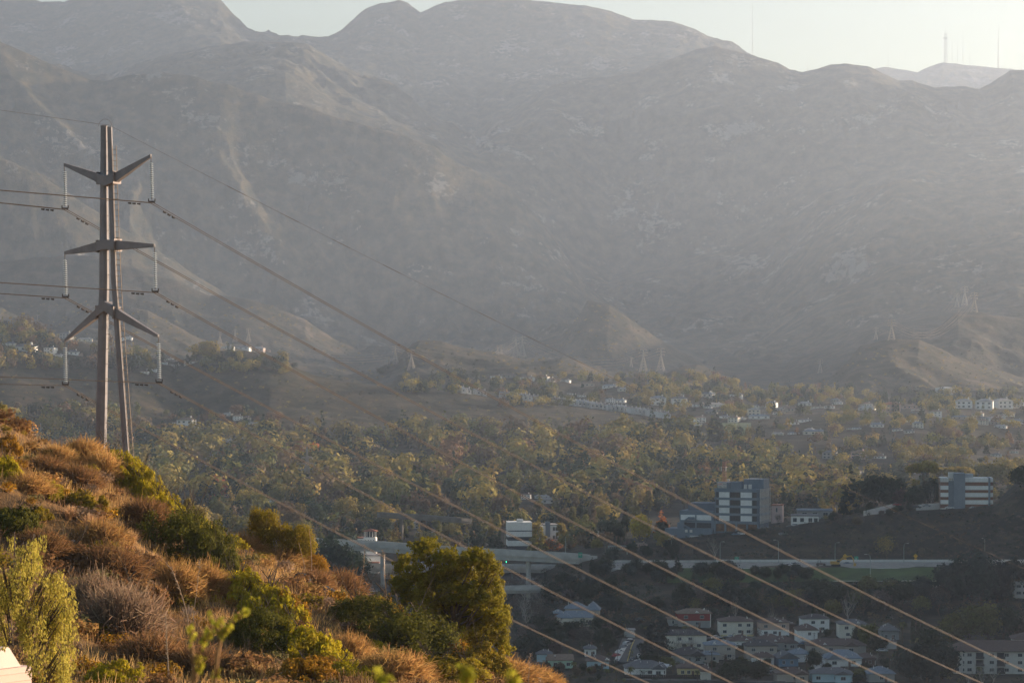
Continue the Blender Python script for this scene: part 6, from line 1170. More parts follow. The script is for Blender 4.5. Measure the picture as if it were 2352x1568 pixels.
mass('slope_scrub', 'low dark chaparral scrub dotted over the hillsides', [
 (-150, 1560, 860, 1020, 1500, ['broad'], ['dark', 'dark', 'brown', 'olive'], 1.8, 4.2, 2500, 3200), (1180, 1560, 960, 1010, 120, ['broad'], ['dark', 'olive'], 2, 5, 2400, 3100), (1420, 2400, 1180, 1284, 1500, ['broad'], ['dark', 'brown', 'grey', 'dark'], 1.0, 2.6, 1400, 1600), (2200, 2400, 1090, 1200, 160, ['broad'], ['dark', 'brown'], 1, 2.4, 1400, 1700),
 (1250, 2352, 1340, 1440, 900, ['broad'], ['dark', 'blue', 'brown'], 2, 5, 960, 1420), (1180, 2352, 1440, 1566, 900, ['broad'], ['dark', 'green', 'dark'], 1, 3.2, 960, 1300), (800, 1340, 1300, 1430, 420, ['broad'], ['dark', 'blue', 'grey'], 1.5, 4, 960, 1500), (1380, 1600, 1362, 1400, 120, ['broad'], ['brown', 'dark'], 1, 2.4, 960, 1400),
 (1600, 2352, 800, 915, 500, ['broad'], ['dark', 'olive'], 2, 5, 3000, 4300), (0, 1500, 700, 880, 1500, ['broad'], ['dark', 'olive'], 3, 6, 3300, 4900)], 63, 50)

# ------------------------------------------------------------------ plants of the near hillside
random.seed(31)
def bush_mesh(seed, n, leaf, nb=70): return lmesh('foliage', crown_bush(seed, n, leaf, nb, .4))
def twig_mesh(seed, n, L=.16, flat=.7):
    """a dry shrub: many fine stems fanning out from the base"""
    r = np.random.default_rng(seed); th = r.uniform(0, 6.283, n); el = np.arccos(r.uniform(.05, 1, n)); R0 = r.uniform(.25, .5, n)
    D = np.stack([np.sin(el) * np.cos(th), np.sin(el) * np.sin(th), np.cos(el) * flat], 1); C = D * R0[:, None] * (1 + .15 * r.normal(size=(n, 1)))
    A = D + r.normal(size=(n, 3)) * .35; A /= np.linalg.norm(A, axis=1)[:, None]; S = np.cross(A, r.normal(size=(n, 3))); S /= np.linalg.norm(S, axis=1)[:, None]
    l = L * r.uniform(.5, 1.3, n)[:, None]; w = .0055; V = np.stack([C - A * l / 2 - S * w, C - A * l / 2 + S * w, C + A * l / 2 + S * w * .3, C + A * l / 2 - S * w * .3], 1).reshape(-1, 3); V[:, 2] = np.maximum(V[:, 2], -.02)
    return lmesh('twigs', (V, np.arange(4 * n).reshape(-1, 4)))
BM = [bush_mesh(200 + s, 11000, .026, 60 + 12 * s) for s in range(5)]; BMF = [bush_mesh(210 + s, 20000, .017, 130) for s in range(3)]; TM = [twig_mesh(220 + s, 9000) for s in range(3)]
BMT = [lmesh('foliage', crown_round(240 + s, 9000, .03, 1.0, 1.0, 34, .2, br=.15)) for s in range(3)]
STEM = [branches(230 + s, 0, .5, .42, 9, .018, 3, .7).mesh('stems', BARK) for s in range(3)]
HC = {'fresh': (.40, .33, .018), 'oliveleaf': (.26, .20, .02), 'deep': (.12, .12, .018), 'ochre': (.36, .20, .022), 'straw': (.52, .32, .12), 'tawny': (.42, .25, .09), 'umber': (.24, .135, .06), 'ash': (.30, .21, .14), 'sage': (.24, .21, .08)}
def bush(kind, colr, u, vb, wv, hv, lab, Y=None):
    """a shrub standing at the hillside point seen at (u, vb), wv by hv photo units"""
    p = P(u, vb, Y) if Y else drop(u, vb, hillside=True)
    if Y: p.z = min(p.z, ground(p.x, p.y) + .2)
    s = K * p.y; W = wv * s; H = hv * s; nm = {'stemmed': 'small_tree', 'leafy': 'bush', 'fine': 'bush', 'dry': 'dry_shrub'}[kind]
    o = thing(nm, lab, 'small tree' if kind == 'stemmed' else ('bush' if kind != 'dry' else 'dry shrub'), p - Vector((0, 0, .15)), random.uniform(0, 6.28), 'shrubs of the near hillside')
    m = random.choice({'stemmed': BMT, 'leafy': BM, 'fine': BMF, 'dry': TM}[kind]); o.scale = (W * 1.28, W * 1.28, H * 1.05 / (.42 if kind != 'dry' else .36)) if kind != 'stemmed' else (W * 1.2, W * 1.2, H * 1.3); j = random.uniform(.9, 1.1)
    link('foliage' if kind != 'dry' else 'twigs', m, o, [c * j for c in HC[colr]])
    if kind != 'dry': link('stems', random.choice(STEM), o)
    return o
BL = [('leafy', 'fresh', 352, 1178, 90, 56, 'yellow green bush on the crest between the pole bushes and the dark round bush'), ('leafy', 'fresh', 455, 1232, 90, 56, 'yellow green bush over the right shoulder of the dark round bush'), ('leafy', 'fresh', 520, 1262, 80, 46, 'yellow green bush on the crest right of the dark round bush'), ('leafy', 'fresh', 470, 1350, 90, 56, 'yellow green bush below the dark round bush'), ('leafy', 'fresh', 105, 1140, 90, 50, 'yellow green bush on the upper left slope'), ('leafy', 'oliveleaf', 190, 1170, 90, 46, 'olive bush on the upper left slope below the brown twigs'), ('leafy', 'fresh', 930, 1450, 110, 60, 'yellow green bush at the left foot of the oak'), ('leafy', 'fresh', 1075, 1560, 120, 56, 'yellow green bush at the bottom below the oak'),
 ('leafy', 'fresh', 262, 1072, 110, 66, 'bright yellow green bush at the foot of the steel pole'), ('leafy', 'oliveleaf', 322, 1092, 66, 56, 'olive bush right of the pole, dark against the valley'), ('leafy', 'fresh', 292, 1122, 100, 66, 'yellow green bush just below the one at the pole foot'), ('leafy', 'fresh', 330, 1148, 80, 60, 'yellow green bush on the crest, third down from the pole'),
 ('dry', 'tawny', 190, 1062, 90, 50, 'tawny dry shrub left of the pole base'), ('dry', 'straw', 235, 1098, 80, 56, 'straw coloured dry shrub below the pole'), ('dry', 'straw', 130, 1060, 80, 36, 'straw coloured shrub on the left crest'), ('dry', 'umber', 100, 1090, 90, 40, 'dark brown shrub on the upper left slope'), ('dry', 'umber', 180, 1118, 90, 46, 'brown twiggy shrub amid the straw grass below the pole'),
 ('leafy', 'ochre', 20, 1040, 60, 44, 'ochre bush at the left edge near the crest'), ('leafy', 'fresh', 12, 1096, 76, 62, 'yellow green bush at the left edge above the dark one'), ('leafy', 'deep', 30, 1222, 110, 64, 'dark green bush with orange tips at the left edge'), ('leafy', 'oliveleaf', 86, 1190, 60, 36, 'small olive bush right of the dark one at the left edge'), ('dry', 'tawny', 60, 1130, 100, 40, 'tawny shrub between the left edge bushes'),
 ('leafy', 'fresh', 385, 1190, 110, 66, 'yellow green bush on the crest above the dark round bush'), ('leafy', 'sage', 425, 1216, 90, 60, 'pale sage bush on the crest above the dark round bush'), ('dry', 'umber', 330, 1212, 110, 62, 'brown dry shrub left of the dark round bush'), ('dry', 'tawny', 372, 1236, 90, 50, 'tawny shrub touching the dark round bush'),
 ('fine', 'deep', 432, 1288, 168, 112, 'large dark round bush in the middle of the slope'), ('leafy', 'deep', 498, 1320, 80, 60, 'dark green bush below and right of the dark round bush'), ('leafy', 'fresh', 520, 1350, 70, 46, 'small yellow green bush linking the two green clumps'),
 ('leafy', 'fresh', 560, 1398, 130, 90, 'yellow green bush, uppermost of the big central clump'), ('leafy', 'fresh', 615, 1424, 150, 96, 'large yellow green bush in the central clump'), ('leafy', 'ochre', 660, 1436, 90, 72, 'ochre tipped bush at the right of the central clump'), ('fine', 'deep', 590, 1478, 130, 76, 'dark bush beneath the large yellow green one'), ('leafy', 'fresh', 668, 1500, 140, 96, 'yellow green bush in the lower part of the central clump'), ('leafy', 'fresh', 735, 1522, 120, 86, 'yellow green bush at the lower right of the central clump'), ('leafy', 'ochre', 700, 1560, 130, 60, 'ochre bush at the bottom below the central clump'), ('leafy', 'fresh', 790, 1560, 110, 60, 'yellow green bush at the bottom right of the central clump'),
 ('stemmed', 'oliveleaf', 603, 1262, 74, 98, 'small leafy tree on the crest left of the pale stalk'), ('stemmed', 'oliveleaf', 676, 1268, 84, 90, 'small leafy tree on the crest beside the pale stalk'), ('stemmed', 'ochre', 726, 1296, 52, 56, 'lower golden leafy tree right of the pale stalk'), ('dry', 'tawny', 560, 1270, 90, 44, 'tawny grass shrub on the crest at mid slope'), ('dry', 'straw', 640, 1296, 110, 38, 'straw shrub under the golden crest bushes'), ('dry', 'umber', 780, 1352, 96, 62, 'brown twiggy shrub on the crest left of the oak'), ('dry', 'umber', 720, 1350, 80, 40, 'dark brown shrub above the dark earth hollow'), ('dry', 'tawny', 830, 1372, 80, 40, 'tawny shrub on the crest just left of the oak'),
 ('fine', 'deep', 830, 1448, 160, 82, 'dark green bush left of the long dark mound'), ('leafy', 'ochre', 872, 1440, 130, 86, 'golden tipped bush at the crest left of the oak foot'), ('fine', 'deep', 930, 1500, 220, 100, 'widest dark bush below the oak'), ('leafy', 'oliveleaf', 985, 1494, 180, 86, 'olive bush in front of the oak foot'), ('leafy', 'ochre', 1040, 1524, 120, 66, 'ochre bush right of the widest dark bush'), ('leafy', 'oliveleaf', 1010, 1560, 170, 60, 'olive bush at the bottom centre'), ('leafy', 'fresh', 860, 1500, 60, 44, 'bright green bush inside the dark mound'), ('leafy', 'oliveleaf', 1098, 1540, 110, 60, 'olive bush at the right foot of the oak'), ('leafy', 'ochre', 1190, 1534, 86, 54, 'orange green bush at the lower right of the oak'), ('leafy', 'ochre', 1148, 1530, 80, 50, 'ochre bush between the oak and the lower right bushes'), ('dry', 'tawny', 1150, 1562, 150, 48, 'tawny dry shrub at the bottom right of the slope'), ('dry', 'tawny', 1235, 1576, 90, 40, 'tawny dry shrub near the end of the slope'), ('leafy', 'ochre', 1312, 1592, 70, 42, 'last ochre bush where the slope leaves the picture'), ('leafy', 'ochre', 1255, 1566, 60, 40, 'small golden bush near the thin bottom stalk'),
 ('dry', 'tawny', 900, 1560, 150, 60, 'tawny shrub at the bottom left of the olive bush'), ('dry', 'tawny', 800, 1520, 90, 60, 'reddish dry shrub between the central clump and the dark mound'),
 ('leafy', 'umber', 300, 1392, 150, 70, 'brown leaved bush in the lower left slope'), ('dry', 'umber', 250, 1330, 150, 70, 'brown dry shrub left of the pale rocks'), ('dry', 'ash', 280, 1470, 170, 110, 'large greyish twiggy shrub at the lower left'), ('dry', 'ash', 215, 1420, 130, 90, 'greyish twiggy shrub beside the drooping tree'), ('dry', 'tawny', 400, 1372, 110, 76, 'tawny shrub behind the pair of dry stalks'), ('dry', 'tawny', 470, 1370, 100, 70, 'tawny shrub right of the pair of dry stalks'), ('dry', 'umber', 350, 1540, 160, 80, 'brown shrub at the bottom left of the bottom stalk'), ('leafy', 'sage', 340, 1500, 120, 66, 'sage coloured bush at the lower left'), ('dry', 'umber', 460, 1560, 150, 70, 'brown shrub at the bottom beneath the central clump'), ('dry', 'tawny', 230, 1250, 110, 50, 'tawny shrub in the middle left slope'), ('leafy', 'umber', 160, 1300, 150, 66, 'brown bush left of the straw tufts'), ('dry', 'umber', 90, 1270, 120, 50, 'brown shrub below the dark left edge bush'),
 ('leafy', 'fresh', 260, 1566, 120, 50, 'yellow green bush at the bottom left beside the drooping tree'), ('leafy', 'umber', 540, 1556, 110, 60, 'brown leaved bush at the bottom centre left'), ('leafy', 'oliveleaf', 240, 1288, 100, 50, 'olive brown bush below the straw slope'), ('leafy', 'umber', 330, 1312, 90, 46, 'brown bush right above the pale rocks')]
for a in BL: bush(*a)
# straw tufts
def tuft_mesh(seed, n=420):
    r = np.random.default_rng(seed); a = r.uniform(0, 6.283, n); t = r.uniform(0, .75, n) ** .8; L = r.uniform(.55, 1.05, n); b = r.normal(size=(n, 2)) * .07
    D = np.stack([np.sin(t) * np.cos(a), np.sin(t) * np.sin(a), np.cos(t)], 1); B = np.stack([b[:, 0], b[:, 1], np.zeros(n)], 1); M = B + D * L[:, None] * .55; E = B + D * L[:, None] + np.stack([np.cos(a), np.sin(a), -np.ones(n) * .7], 1) * (t * .28)[:, None]
    S = np.stack([-np.sin(a), np.cos(a), np.zeros(n)], 1) * .014; V = np.stack([B - S, B + S, M + S, M - S, E + S * .2, E - S * .2], 1).reshape(-1, 3); i = np.arange(n)[:, None] * 6
    return V, np.concatenate([i + np.array([[0, 1, 2, 3]]), i + np.array([[3, 2, 4, 5]])])
TUF = [lmesh('blades', tuft_mesh(300 + s)) for s in range(3)]
for i, (u, vb, hv, lab) in enumerate([(262, 1268, 44, 'pale straw tuft at the top of the bright grass streak'), (290, 1290, 56, 'tallest glowing straw tuft in the grass streak'), (312, 1312, 44, 'straw tuft at the lower end of the bright grass streak'), (352, 1310, 42, 'straw tuft left of the dark round bush foot'), (362, 1376, 46, 'glowing straw tuft left of the dry stalks'), (240, 1240, 40, 'straw tuft high in the bright grass streak'), (158, 1196, 36, 'straw tuft in the upper left slope'), (300, 1256, 40, 'straw tuft right of the bright grass streak'), (275, 1302, 40, 'low straw tuft under the tallest one'), (205, 1216, 40, 'straw tuft below the brown twiggy shrub')]):
    p = drop(u, vb, hillside=True); h = hv * K * p.y; o = thing('grass_tuft', lab, 'grass tuft', p, i, 'straw tufts on the slope'); o.scale = (h, h, h); link('blades', TUF[i % 3], o, (.62, .40, .22))
# yucca rosette and dry flower stalks
yr = drop(432, 1432, hillside=True); h = 40 * K * yr.y; o = thing('yucca_rosette', 'grey spiky yucca rosette at the foot of the pair of dry stalks', 'yucca', yr); o.scale = (h, h, h)
r = np.random.default_rng(4); vv = []; ff = []
for k in range(240):
    a = r.uniform(0, 6.283); t = r.uniform(0, 1.5); L = r.uniform(.8, 1.2); d = Vector((math.sin(t) * math.cos(a), math.sin(t) * math.sin(a), math.cos(t))); s = Vector((-math.sin(a), math.cos(a), 0)) * .02; b = len(vv); vv += [tuple(-s), tuple(s), tuple(d * L * .6 + s * .8), tuple(d * L * .6 - s * .8), tuple(d * L)]; ff += [(b, b + 1, b + 2, b + 3), (b + 3, b + 2, b + 4)]
m = MB(); m.v, m.f = vv, ff; m.build('spikes', LEAF, o).color = (.30, .24, .20, 1)
STK = mat('dry_stalk', (.50, .36, .24), .9, .25, 4)
def stalk(pts, Y, lab, r0=.045, side_=True):
    q = [P(u, v, Y) for u, v in pts]; base = q[0]; o = thing('dry_stalk', lab, 'dry stalk', base, 0, 'dry flower stalks'); L = [p - base for p in q]; n = len(L)
    gz_ = ground(base.x, base.y); L = [Vector((0, 0, min(-.2, gz_ - base.z - .2)))] + L; MB().tube(L, [r0 * (1 - .6 * i / n) for i in range(n + 1)], 6).build('stem', STK, o)
    if side_:
        tw = MB(); rr = random.Random(int(pts[0][0]))
        for k in range(34):
            t = rr.uniform(.35, 1) * (len(L) - 2) + 1; i = min(int(t), len(L) - 2); p = L[i].lerp(L[i + 1], t - i); a = rr.uniform(0, 6.28); e = Vector((math.cos(a), math.sin(a), .5)) * rr.uniform(.08, .26); tw.tube([p, p + e], [.012, .006], 3)
        tw.build('side_twigs', STK, o)
stalk([(431, 1420), (423, 1385), (410, 1345), (396, 1310), (380, 1290)], 158, 'dry stalk leaning left over the spiky rosette'); stalk([(444, 1412), (450, 1370), (456, 1320), (460, 1283)], 158, 'thin upright dry stalk right of the leaning one', .03)
stalk([(388, 1580), (386, 1520), (382, 1460), (381, 1412)], 128, 'reddish dry stalk rising from the bottom edge at left'); stalk([(715, 1316), (716, 1290), (714, 1250), (710, 1213)], 205, 'pale bare stalk between the golden crest bushes', .05, False); stalk([(700, 1300), (692, 1270), (686, 1245)], 204, 'short leaning stalk left of the pale one', .035, False)
stalk([(722, 1368), (732, 1345), (741, 1318)], 200, 'left stalk of the crossed pair above the dark hollow', .04, False); stalk([(738, 1362), (740, 1340), (741, 1316)], 200, 'right stalk of the crossed pair above the dark hollow', .045, False)
stalk([(822, 1385), (828, 1340), (836, 1300), (838, 1250)], 196, 'thin dark stalk with tufts left of the oak', .03); stalk([(888, 1372), (884, 1330), (882, 1290), (878, 1262)], 190, 'thin dark stalk against the bridge left of the oak', .03)
stalk([(1212, 1600), (1214, 1560), (1216, 1530), (1218, 1500)], 150, 'thin orange stalk at the bottom right of the slope', .03); stalk([(1240, 1600), (1242, 1575), (1242, 1556)], 150, 'second thin stalk at the bottom right of the slope', .025)
# rocks
def rock(u, vb, wv, lab, col=(.16, .15, .16)):
    p = drop(u, vb, hillside=True); s = wv * K * p.y; bm = bmesh.new(); bmesh.ops.create_icosphere(bm, subdivisions=3, radius=.5); rr = random.Random(int(u))
    for v in bm.verts:
        n = float(fbm(v.co.x * 2.2 + u, v.co.y * 2.2 + v.co.z * 1.7, 5, 3)); v.co *= .7 + .6 * n; v.co.z *= .7
    me = bpy.data.meshes.new('rock'); bm.to_mesh(me); bm.free(); me.materials.append(PAINT); o = link('rock', me, None, col); o.location = p; o.scale = (s, s, s); tag(o, lab, 'rock', 'rocks on the slope')
for a in [(322, 1330, 24, 'dark rock in the grass, left of the pair by the straw tufts'), (338, 1334, 20, 'dark rock right beside the other one by the straw tufts'), (88, 1085, 14, 'pale rock near the left crest', (.5, .42, .40)), (360, 1462, 16, 'small pale rock in the dark hollow at lower left', (.42, .44, .5)), (168, 1246, 12, 'small pale stone on the left slope', (.5, .5, .52)), (690, 1335, 50, 'dark earth outcrop above the central clump', (.05, .045, .05)), (740, 1366, 60, 'dark outcrop below the crossed stalks', (.05, .045, .05)), (500, 1500, 40, 'dark grey boulder at the bottom of the hollow', (.10, .10, .115)), (2 * 240, 1540, 26, 'small grey boulder near the bottom edge', (.15, .16, .18))]: rock(*a)
# the big oak
ok = drop(1040, 1508, hillside=True); ok = Vector((P(1040, 1500, 182).x, 182, 0)); ok.z = ground(ok.x, 182)
OS = K * 182; top = (784 - 1236) * OS; H = top - ok.z
oak = thing('oak_tree', 'large spreading oak standing alone on the near slope in front of the bridges', 'tree', ok)
cs = []; rs = []; rr = random.Random(6)
OUT = [(930, 1290, 26), (960, 1262, 24), (985, 1256, 20), (1015, 1285, 34), (1050, 1290, 34), (1085, 1275, 22), (1110, 1280, 22), (1125, 1300, 26), (1095, 1320, 40), (1010, 1330, 44), (950, 1320, 34), (925, 1345, 26), (970, 1365, 34), (1045, 1360, 46), (1110, 1360, 40), (1138, 1330, 20), (1120, 1390, 40), (1140, 1420, 34), (1085, 1410, 44), (1020, 1410, 44), (965, 1400, 26), (1060, 1450, 40), (1110, 1455, 40), (1150, 1460, 28), (1000, 1450, 30), (935, 1372, 16), (900, 1330, 10), (1160, 1490, 22), (1120, 1490, 26), (945, 1248, 9), (1000, 1246, 9), (1098, 1262, 9)]
for u, v, s in OUT:
    for q in range(3 if s > 14 else 1): cs.append([(u + rr.uniform(-6, 6) - 1040) * OS, rr.uniform(-1, 1) * min(2.6, 80 * OS), (784 - v) * OS - ok.z]); rs.append(s * OS * rr.uniform(.9, 1.2))
for q in range(70):
    u, v, s = OUT[rr.randrange(len(OUT))]; a = rr.uniform(0, 6.28); cs.append([(u + math.cos(a) * s * 1.15 - 1040) * OS, rr.uniform(-1.5, 1.5), (784 - v + math.sin(a) * s * 1.15) * OS - ok.z]); rs.append(5 * OS)
# soften big lumps into many small ones
c2 = []; r2 = []
for c, s in zip(cs, rs):
    for q in range(10): d = Vector((rr.gauss(0, 1), rr.gauss(0, 1), rr.gauss(0, 1))).normalized() * s * rr.uniform(.4, .95); c2.append([c[0] + d.x, c[1] + d.y, c[2] + d.z]); r2.append(s * rr.uniform(.20, .40))
g = np.random.default_rng(8); C = clumps(c2, r2, 70000, g, .5); lmo = lmesh('crown', quads(C, .11 * g.uniform(.6, 1.3, len(C)), r=g)); link('crown', lmo, oak, (.24, .21, .02))
tk_ = MB(); tk_.tube([(0.2, 0, -1), (.1, .1, H * .12), (-.1, 0, H * .25), (.1, 0, H * .4)], [.30, .26, .22, .16], 9)
for a in range(13):
    c = c2[rr.randrange(len(c2))]; s0 = Vector((0, 0, H * rr.uniform(.12, .4))); e = Vector(c); mid = s0.lerp(e, .5) + Vector((rr.uniform(-.4, .4), rr.uniform(-.4, .4), rr.uniform(-.5, .2))); tk_.tube([s0, s0.lerp(mid, .6) + Vector((0, 0, .1)), mid, e], [.11, .08, .06, .02], 6)
tk_.build('trunk', BARK, oak)
# drooping pepper tree, close at the lower left
pp = Vector((P(70, 1500, 62).x, 62, 0)); pp.z = ground(pp.x, 62); S6 = K * 62
pt = thing('drooping_tree', 'drooping pale green tree with hanging leaves at the lower left corner', 'tree', pp)
g = np.random.default_rng(12); Cc = []; br_ = MB(); rr = random.Random(3); zt = (784 - 1235) * S6 - pp.z
br_.tube([(0, 0, -1), (.05, 0, 2), (-.1, .1, zt * .55)], [.14, .11, .07], 8)
for k in range(300):
    u, v = rr.uniform(-10, 165), rr.uniform(1225, 1540)
    if u < 75 and v > 1440: continue
    if (u > 130 and v < 1290) or (u > 150 and v > 1500): continue
    if float(fbm(u / 34, v / 34, 9, 2)) < .44: continue
    x, z, y = (u - 70) * S6, (784 - v) * S6 - pp.z, rr.uniform(-1.0, 1.0); L = rr.uniform(.25, .7)
    br_.tube([(x * .55 - .1, y * .5, z - .45), (x * .85, y * .8, z + .05), (x, y, z), (x + rr.uniform(-.04, .04), y, z - L)], [.018, .010, .007, .003], 4)
    n = int(L * 190); t = g.random(n); Cc.append(np.stack([x + g.normal(size=n) * .055, y + g.normal(size=n) * .055, z - t * L], 1))
Cc = np.concatenate(Cc); n = len(Cc); a = g.normal(size=(n, 3)) * .35; a[:, 2] = -1; a /= np.linalg.norm(a, axis=1)[:, None]; b = np.cross(a, g.normal(size=(n, 3))); b /= np.linalg.norm(b, axis=1)[:, None]; l = g.uniform(.05, .10, n)[:, None]
V = np.stack([Cc, Cc + a * l * .5 + b * .014, Cc + a * l, Cc + a * l * .5 - b * .014], 1).reshape(-1, 3); link('hanging_leaves', lmesh('hanging_leaves', (V, np.arange(4 * n).reshape(-1, 4))), pt, (.44, .38, .08)); br_.build('branches', BARK, pt)
# pale block at the lower left corner
wbk = thing('garden_shed', 'sunlit pinkish white block with a sloping top at the lower left corner', 'shed', P(0, 1640, 66), R(53)); s = K * 66
MB().hexa([(-2, 0, 0), (.98, 0, 0), (.98, 1.2, 0), (-2, 1.2, 0)], [(-2, 0, 1.02), (.98, 0, 1.02), (.98, 1.2, 1.02), (-2, 1.2, 1.02)]).build('lower_wall', PAINT, wbk).color = (.78, .62, .55, 1)
MB().hexa([(-2, .06, 1.03), (.70, .06, 1.03), (.70, 1.1, 1.03), (-2, 1.1, 1.03)], [(-2, .3, 1.47), (.55, .3, 1.47), (.55, .9, 1.47), (-2, .9, 1.47)]).build('sloping_top', PAINT, wbk).color = (.82, .68, .60, 1)
for k in range(5): MB().box(-2, .96, -.012, 0, .16 + k * .18, .172 + k * .18).build('board_line', PAINT, wbk).color = (.62, .47, .42, 1)
# leafy shoots right in front of the lens side of the slope
def sprout(pts, Y, lab, tips):
    q = [P(u, v, Y) for u, v in pts]; b = q[0]; o = thing('leafy_shoot', lab, 'plant shoot', b, 0, 'leafy shoots close to the viewer'); gz_ = ground(b.x, b.y)
    MB().tube([Vector((0, 0, gz_ - b.z))] + [p - b for p in q], [.014] + [.011 - .001 * i for i in range(len(q))], 7).build('stem', mat('shoot_bark', (.30, .17, .07), .8, .2, 30), o)
    m = MB(); C = []; g = np.random.default_rng(int(pts[0][0]))
    for (u0, v0, u1, v1) in tips:
        A, B = P(u0, v0, Y) - b, P(u1, v1, Y) - b; m.tube([A, B], [.007, .003], 5)
        for k in range(16): t = g.uniform(.15, 1.05); c = A.lerp(B, t); C.append([c.x + g.normal() * .008, c.y + g.normal() * .01, c.z + g.normal() * .008])
    m.build('twigs', MATS['shoot_bark'], o); V, F = quads(np.array(C), g.uniform(.016, .030, len(C)), aspect=1.7, r=g); link('leaves', lmesh('leaves', (V, F)), o, (.42, .40, .05))
sprout([(490, 1640), (494, 1560), (500, 1500), (508, 1462)], 13, 'forked leafy shoot with blurred yellow tips, right one of the bottom pair', [(508, 1470, 482, 1410), (508, 1465, 508, 1420), (508, 1465, 530, 1430), (530, 1432, 566, 1402), (495, 1560, 505, 1540)])
sprout([(438, 1640), (444, 1570), (446, 1520), (440, 1480)], 13, 'shorter leafy shoot with blurred tips, left one of the bottom pair', [(440, 1490, 438, 1440), (446, 1530, 470, 1470), (470, 1475, 478, 1455), (448, 1560, 462, 1510)])
for u, v, lab in ((1070, 1560, 'blurred yellow green leaf tip at the bottom, middle of three'), (1178, 1575, 'blurred yellow green leaf tip at the bottom, rightmost of three'), (880, 1575, 'blurred yellow green leaf tip at the bottom, leftmost of three')):
    sprout([(u, 1640), (u, v + 12)], 9, lab, [(u, v + 14, u - 6, v - 34), (u, v + 10, u + 8, v - 12)])
# ground cover: dry grass and low twigs over the whole slope
g = np.random.default_rng(77); n = 330000; X_ = g.uniform(-75, 60, n); Y_ = g.uniform(100, 232, n); u = X_ / (K * Y_) + 1176; keep = (u > -60) & (u < 1500); X_, Y_ = X_[keep], Y_[keep]
dens = fbm(X_ / 9, Y_ / 9, 61, 3); keep = g.random(len(X_)) < np.clip((dens - .32) * 4, .3, 1); X_, Y_, dens = X_[keep], Y_[keep], dens[keep]; Z_ = hill(X_, Y_); n = len(X_)
A = np.stack([g.normal(size=n) * .35, g.normal(size=n) * .35, np.ones(n)], 1); A /= np.linalg.norm(A, axis=1)[:, None]; L = g.uniform(.25, .85, n)[:, None] * (.6 + .8 * fbm(X_ / 4, Y_ / 4, 5, 2))[:, None]; th = g.uniform(0, 6.28, n); S = np.stack([np.cos(th), np.sin(th), 0 * th], 1) * .022
B = np.stack([X_, Y_, Z_ - .05], 1); V = np.stack([B - S, B + S, B + A * L + S * .3, B + A * L - S * .3], 1).reshape(-1, 3)
mix = np.clip((fbm(X_ / 7 + 50, Y_ / 7, 15, 3) - .38) * 4, 0, 1)[:, None]; cc = (1 - mix) * np.array([.22, .135, .07]) + mix * np.array([.56, .36, .14]); cc = cc * g.uniform(.75, 1.25, (n, 1))
me = np_mesh('dry_grass', V, np.arange(4 * n).reshape(-1, 4), leaf_mat('leaf_tinted', 'attr')); at = me.color_attributes.new('tint', 'FLOAT_COLOR', 'POINT'); at.data.foreach_set('color', np.repeat(np.hstack([cc, np.ones((n, 1))]), 4, 0).astype(np.float32).ravel()); tag(link('dry_grass', me), 'dry golden grass covering the near slope', None, None, 'stuff')
vs = []; fs = []; cl = []; off = 0; lib = [crown_round(500 + s, 260, .10, 1.0, .75, 9, 0) for s in range(5)]; k = 0
for i in range(2600):
    x, y = g.uniform(-75, 60), g.uniform(104, 230); u = x / (K * y) + 1176
    if not -60 < u < 1450: continue
    V, F = lib[g.integers(5)]; h = g.uniform(.5, 1.5); w = h * g.uniform(1.0, 1.7); z = float(hill(x, y)[0]); vs.append(V * np.array([w, w, h]) + np.array([x, y, z - .1])); fs.append(F + off); off += len(V)
    c = np.array(HC[['umber', 'tawny', 'umber', 'ash', 'oliveleaf', 'ochre', 'sage'][g.integers(7)]]) * g.uniform(.7, 1.2); cl.append(np.tile(np.append(c, 1), (len(V), 1)))
me = np_mesh('low_scrub', np.concatenate(vs), np.concatenate(fs), LEAF_T); at = me.color_attributes.new('tint', 'FLOAT_COLOR', 'POINT'); at.data.foreach_set('color', np.concatenate(cl).astype(np.float32).ravel()); tag(link('low_scrub', me), 'low brown and olive scrub between the bushes of the near slope', None, None, 'stuff')

# ------------------------------------------------------------------ labels that single each thing out
SITES = [(1700, 1160, 'the hospital'), (2220, 1130, 'the white office block'), (1190, 1230, 'the white banded block'), (849, 1235, 'the small square tower'), (1210, 1320, 'the tall bridge pier'), (1990, 1300, 'the freeway'), (1322, 1420, 'the long cream apartment house'), (1470, 1370, 'the brown knoll'),
         (1594, 1425, 'the dark red house'), (1692, 1440, 'the walled cream house'), (1780, 1445, 'the salmon panelled house'), (1875, 1440, 'the white stair house'), (1960, 1450, 'the hidden cream house'), (2044, 1460, 'the grey gabled house'), (1655, 1505, 'the tan two storey house'), (1937, 1520, 'the wide blue grey roof'),
         (1484, 1545, 'the long white bungalow'), (2250, 1510, 'the apartment block'), (2230, 1320, 'the right tree mass'), (705, 1080, 'the valley pylon'), (495, 1115, 'the red round tree'), (1540, 1180, 'the orange tree'), (1300, 940, 'the townhouse row'), (560, 800, 'the left ridge roofs'), (110, 805, 'the far left villas'), (425, 975, 'the arched white villa'),
         (1560, 925, 'the plateau villas'), (1850, 935, 'the central far villas'), (2050, 940, 'the pink villa'), (2280, 940, 'the hazy right suburb'), (1740, 1050, 'the pale playing field'), (1960, 1050, 'the lower hazy villas'), (1850, 995, 'the long grey roof villa'), (1289, 1520, 'the mint bungalow'), (1440, 1495, 'the sloping street'), (1270, 1145, 'the flat white valley roof'), (820, 1130, 'the red brick mid valley house'), (1000, 1190, 'the far hazy bridge'), (2173, 898, 'the round water tank')]
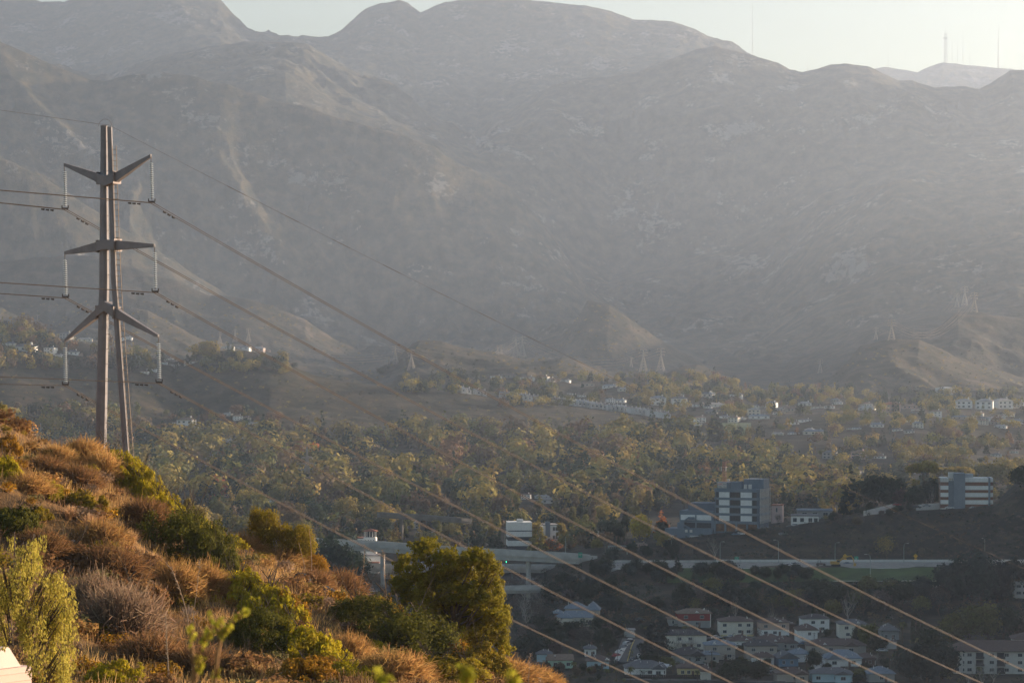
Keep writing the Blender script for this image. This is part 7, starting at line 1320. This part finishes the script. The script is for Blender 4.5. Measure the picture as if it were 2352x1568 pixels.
def side(u, v):
    su, sv, nm = min(SITES, key=lambda s: (s[0] - u) ** 2 + ((s[1] - v) * 1.6) ** 2); du, dv = u - su, v - sv
    if abs(dv) > abs(du) * .7: return ('below ' if dv > 0 else 'above ') + nm
    return ('right of ' if du > 0 else 'left of ') + nm
LO = ['leftmost', 'second from the left', 'third from the left', 'fourth from the left', 'fifth from the left', 'sixth from the left', 'seventh from the left', 'eighth from the left', 'ninth from the left', 'tenth from the left']
def settle(items):
    """items: (object, description, u, v); same descriptions are told apart by order from the left, and if too many share one label and a group"""
    by = {}
    for o, desc, u, v in items: by.setdefault((desc, side(u, v)), []).append((u, o))
    for (desc, sd), L in by.items():
        L.sort(key=lambda t: t[0]); n = len(L)
        for i, (u, o) in enumerate(L):
            if n == 1: o['label'] = f'{desc} {sd}'
            elif n <= 10: o['label'] = f'{desc} {sd}, {LO[i]}' if i < n - 1 else f'{desc} {sd}, rightmost'
            else: o['label'] = f'{desc} {sd}'; o['group'] = f'{desc}s {sd}'
            if not o.get('group'): o['group'] = 'trees of the valley'
KW = {'broad': 'broadleaf tree', 'conifer': 'pointed conifer', 'cedar': 'layered cedar', 'tall': 'tall loose tree', 'umbrella': 'umbrella pine', 'cypress': 'thin cypress', 'palm': 'palm', 'bare': 'bare branched tree', 'twiggy': 'thin twiggy tree'}
it = []
for o, kind, colr, (u, v), h, lab in LABELQ:
    if lab: continue
    size = 'big ' if h > 55 else ('small ' if h < 24 else '')
    it.append((o, f"{size}{ADJ[colr]} {KW[kind]}" if kind not in ('bare', 'palm') else f'{size}{KW[kind]}', u, v))
settle(it)
it = []
for o, wall, roof, u, v, k in FHL:
    rn = {'grey': 'grey', 'pale': 'pale flat', 'tan': 'tan', 'bluegrey': 'blue grey', 'brown': 'brown', 'tile': 'red tiled', 'dark': 'dark'}[roof]
    it.append((o, f"{wall} {rn} roofed {'two storey ' if k in (2, 4) else ''}house", u, v))
settle(it)

# ------------------------------------------------------------------ the air
hz = MB().box(-4300, 4300, -60, 15500, -180, 1750).build('haze', mat('haze_surface', (1, 1, 1)))
hm = bpy.data.materials.new('haze'); hm.use_nodes = True; hm.node_tree.nodes.clear()
ho = hm.node_tree.nodes.new('ShaderNodeOutputMaterial'); hv = hm.node_tree.nodes.new('ShaderNodeVolumePrincipled')
hv.inputs['Color'].default_value = (0.62, 0.765, 1.0, 1); hv.inputs['Density'].default_value = 0.000062; hv.inputs['Anisotropy'].default_value = 0.5
hm.node_tree.links.new(hv.outputs[0], ho.inputs['Volume'])
hz.data.materials.clear(); hz.data.materials.append(hm); hz.display_type = 'WIRE'; tag(hz, kind='stuff')
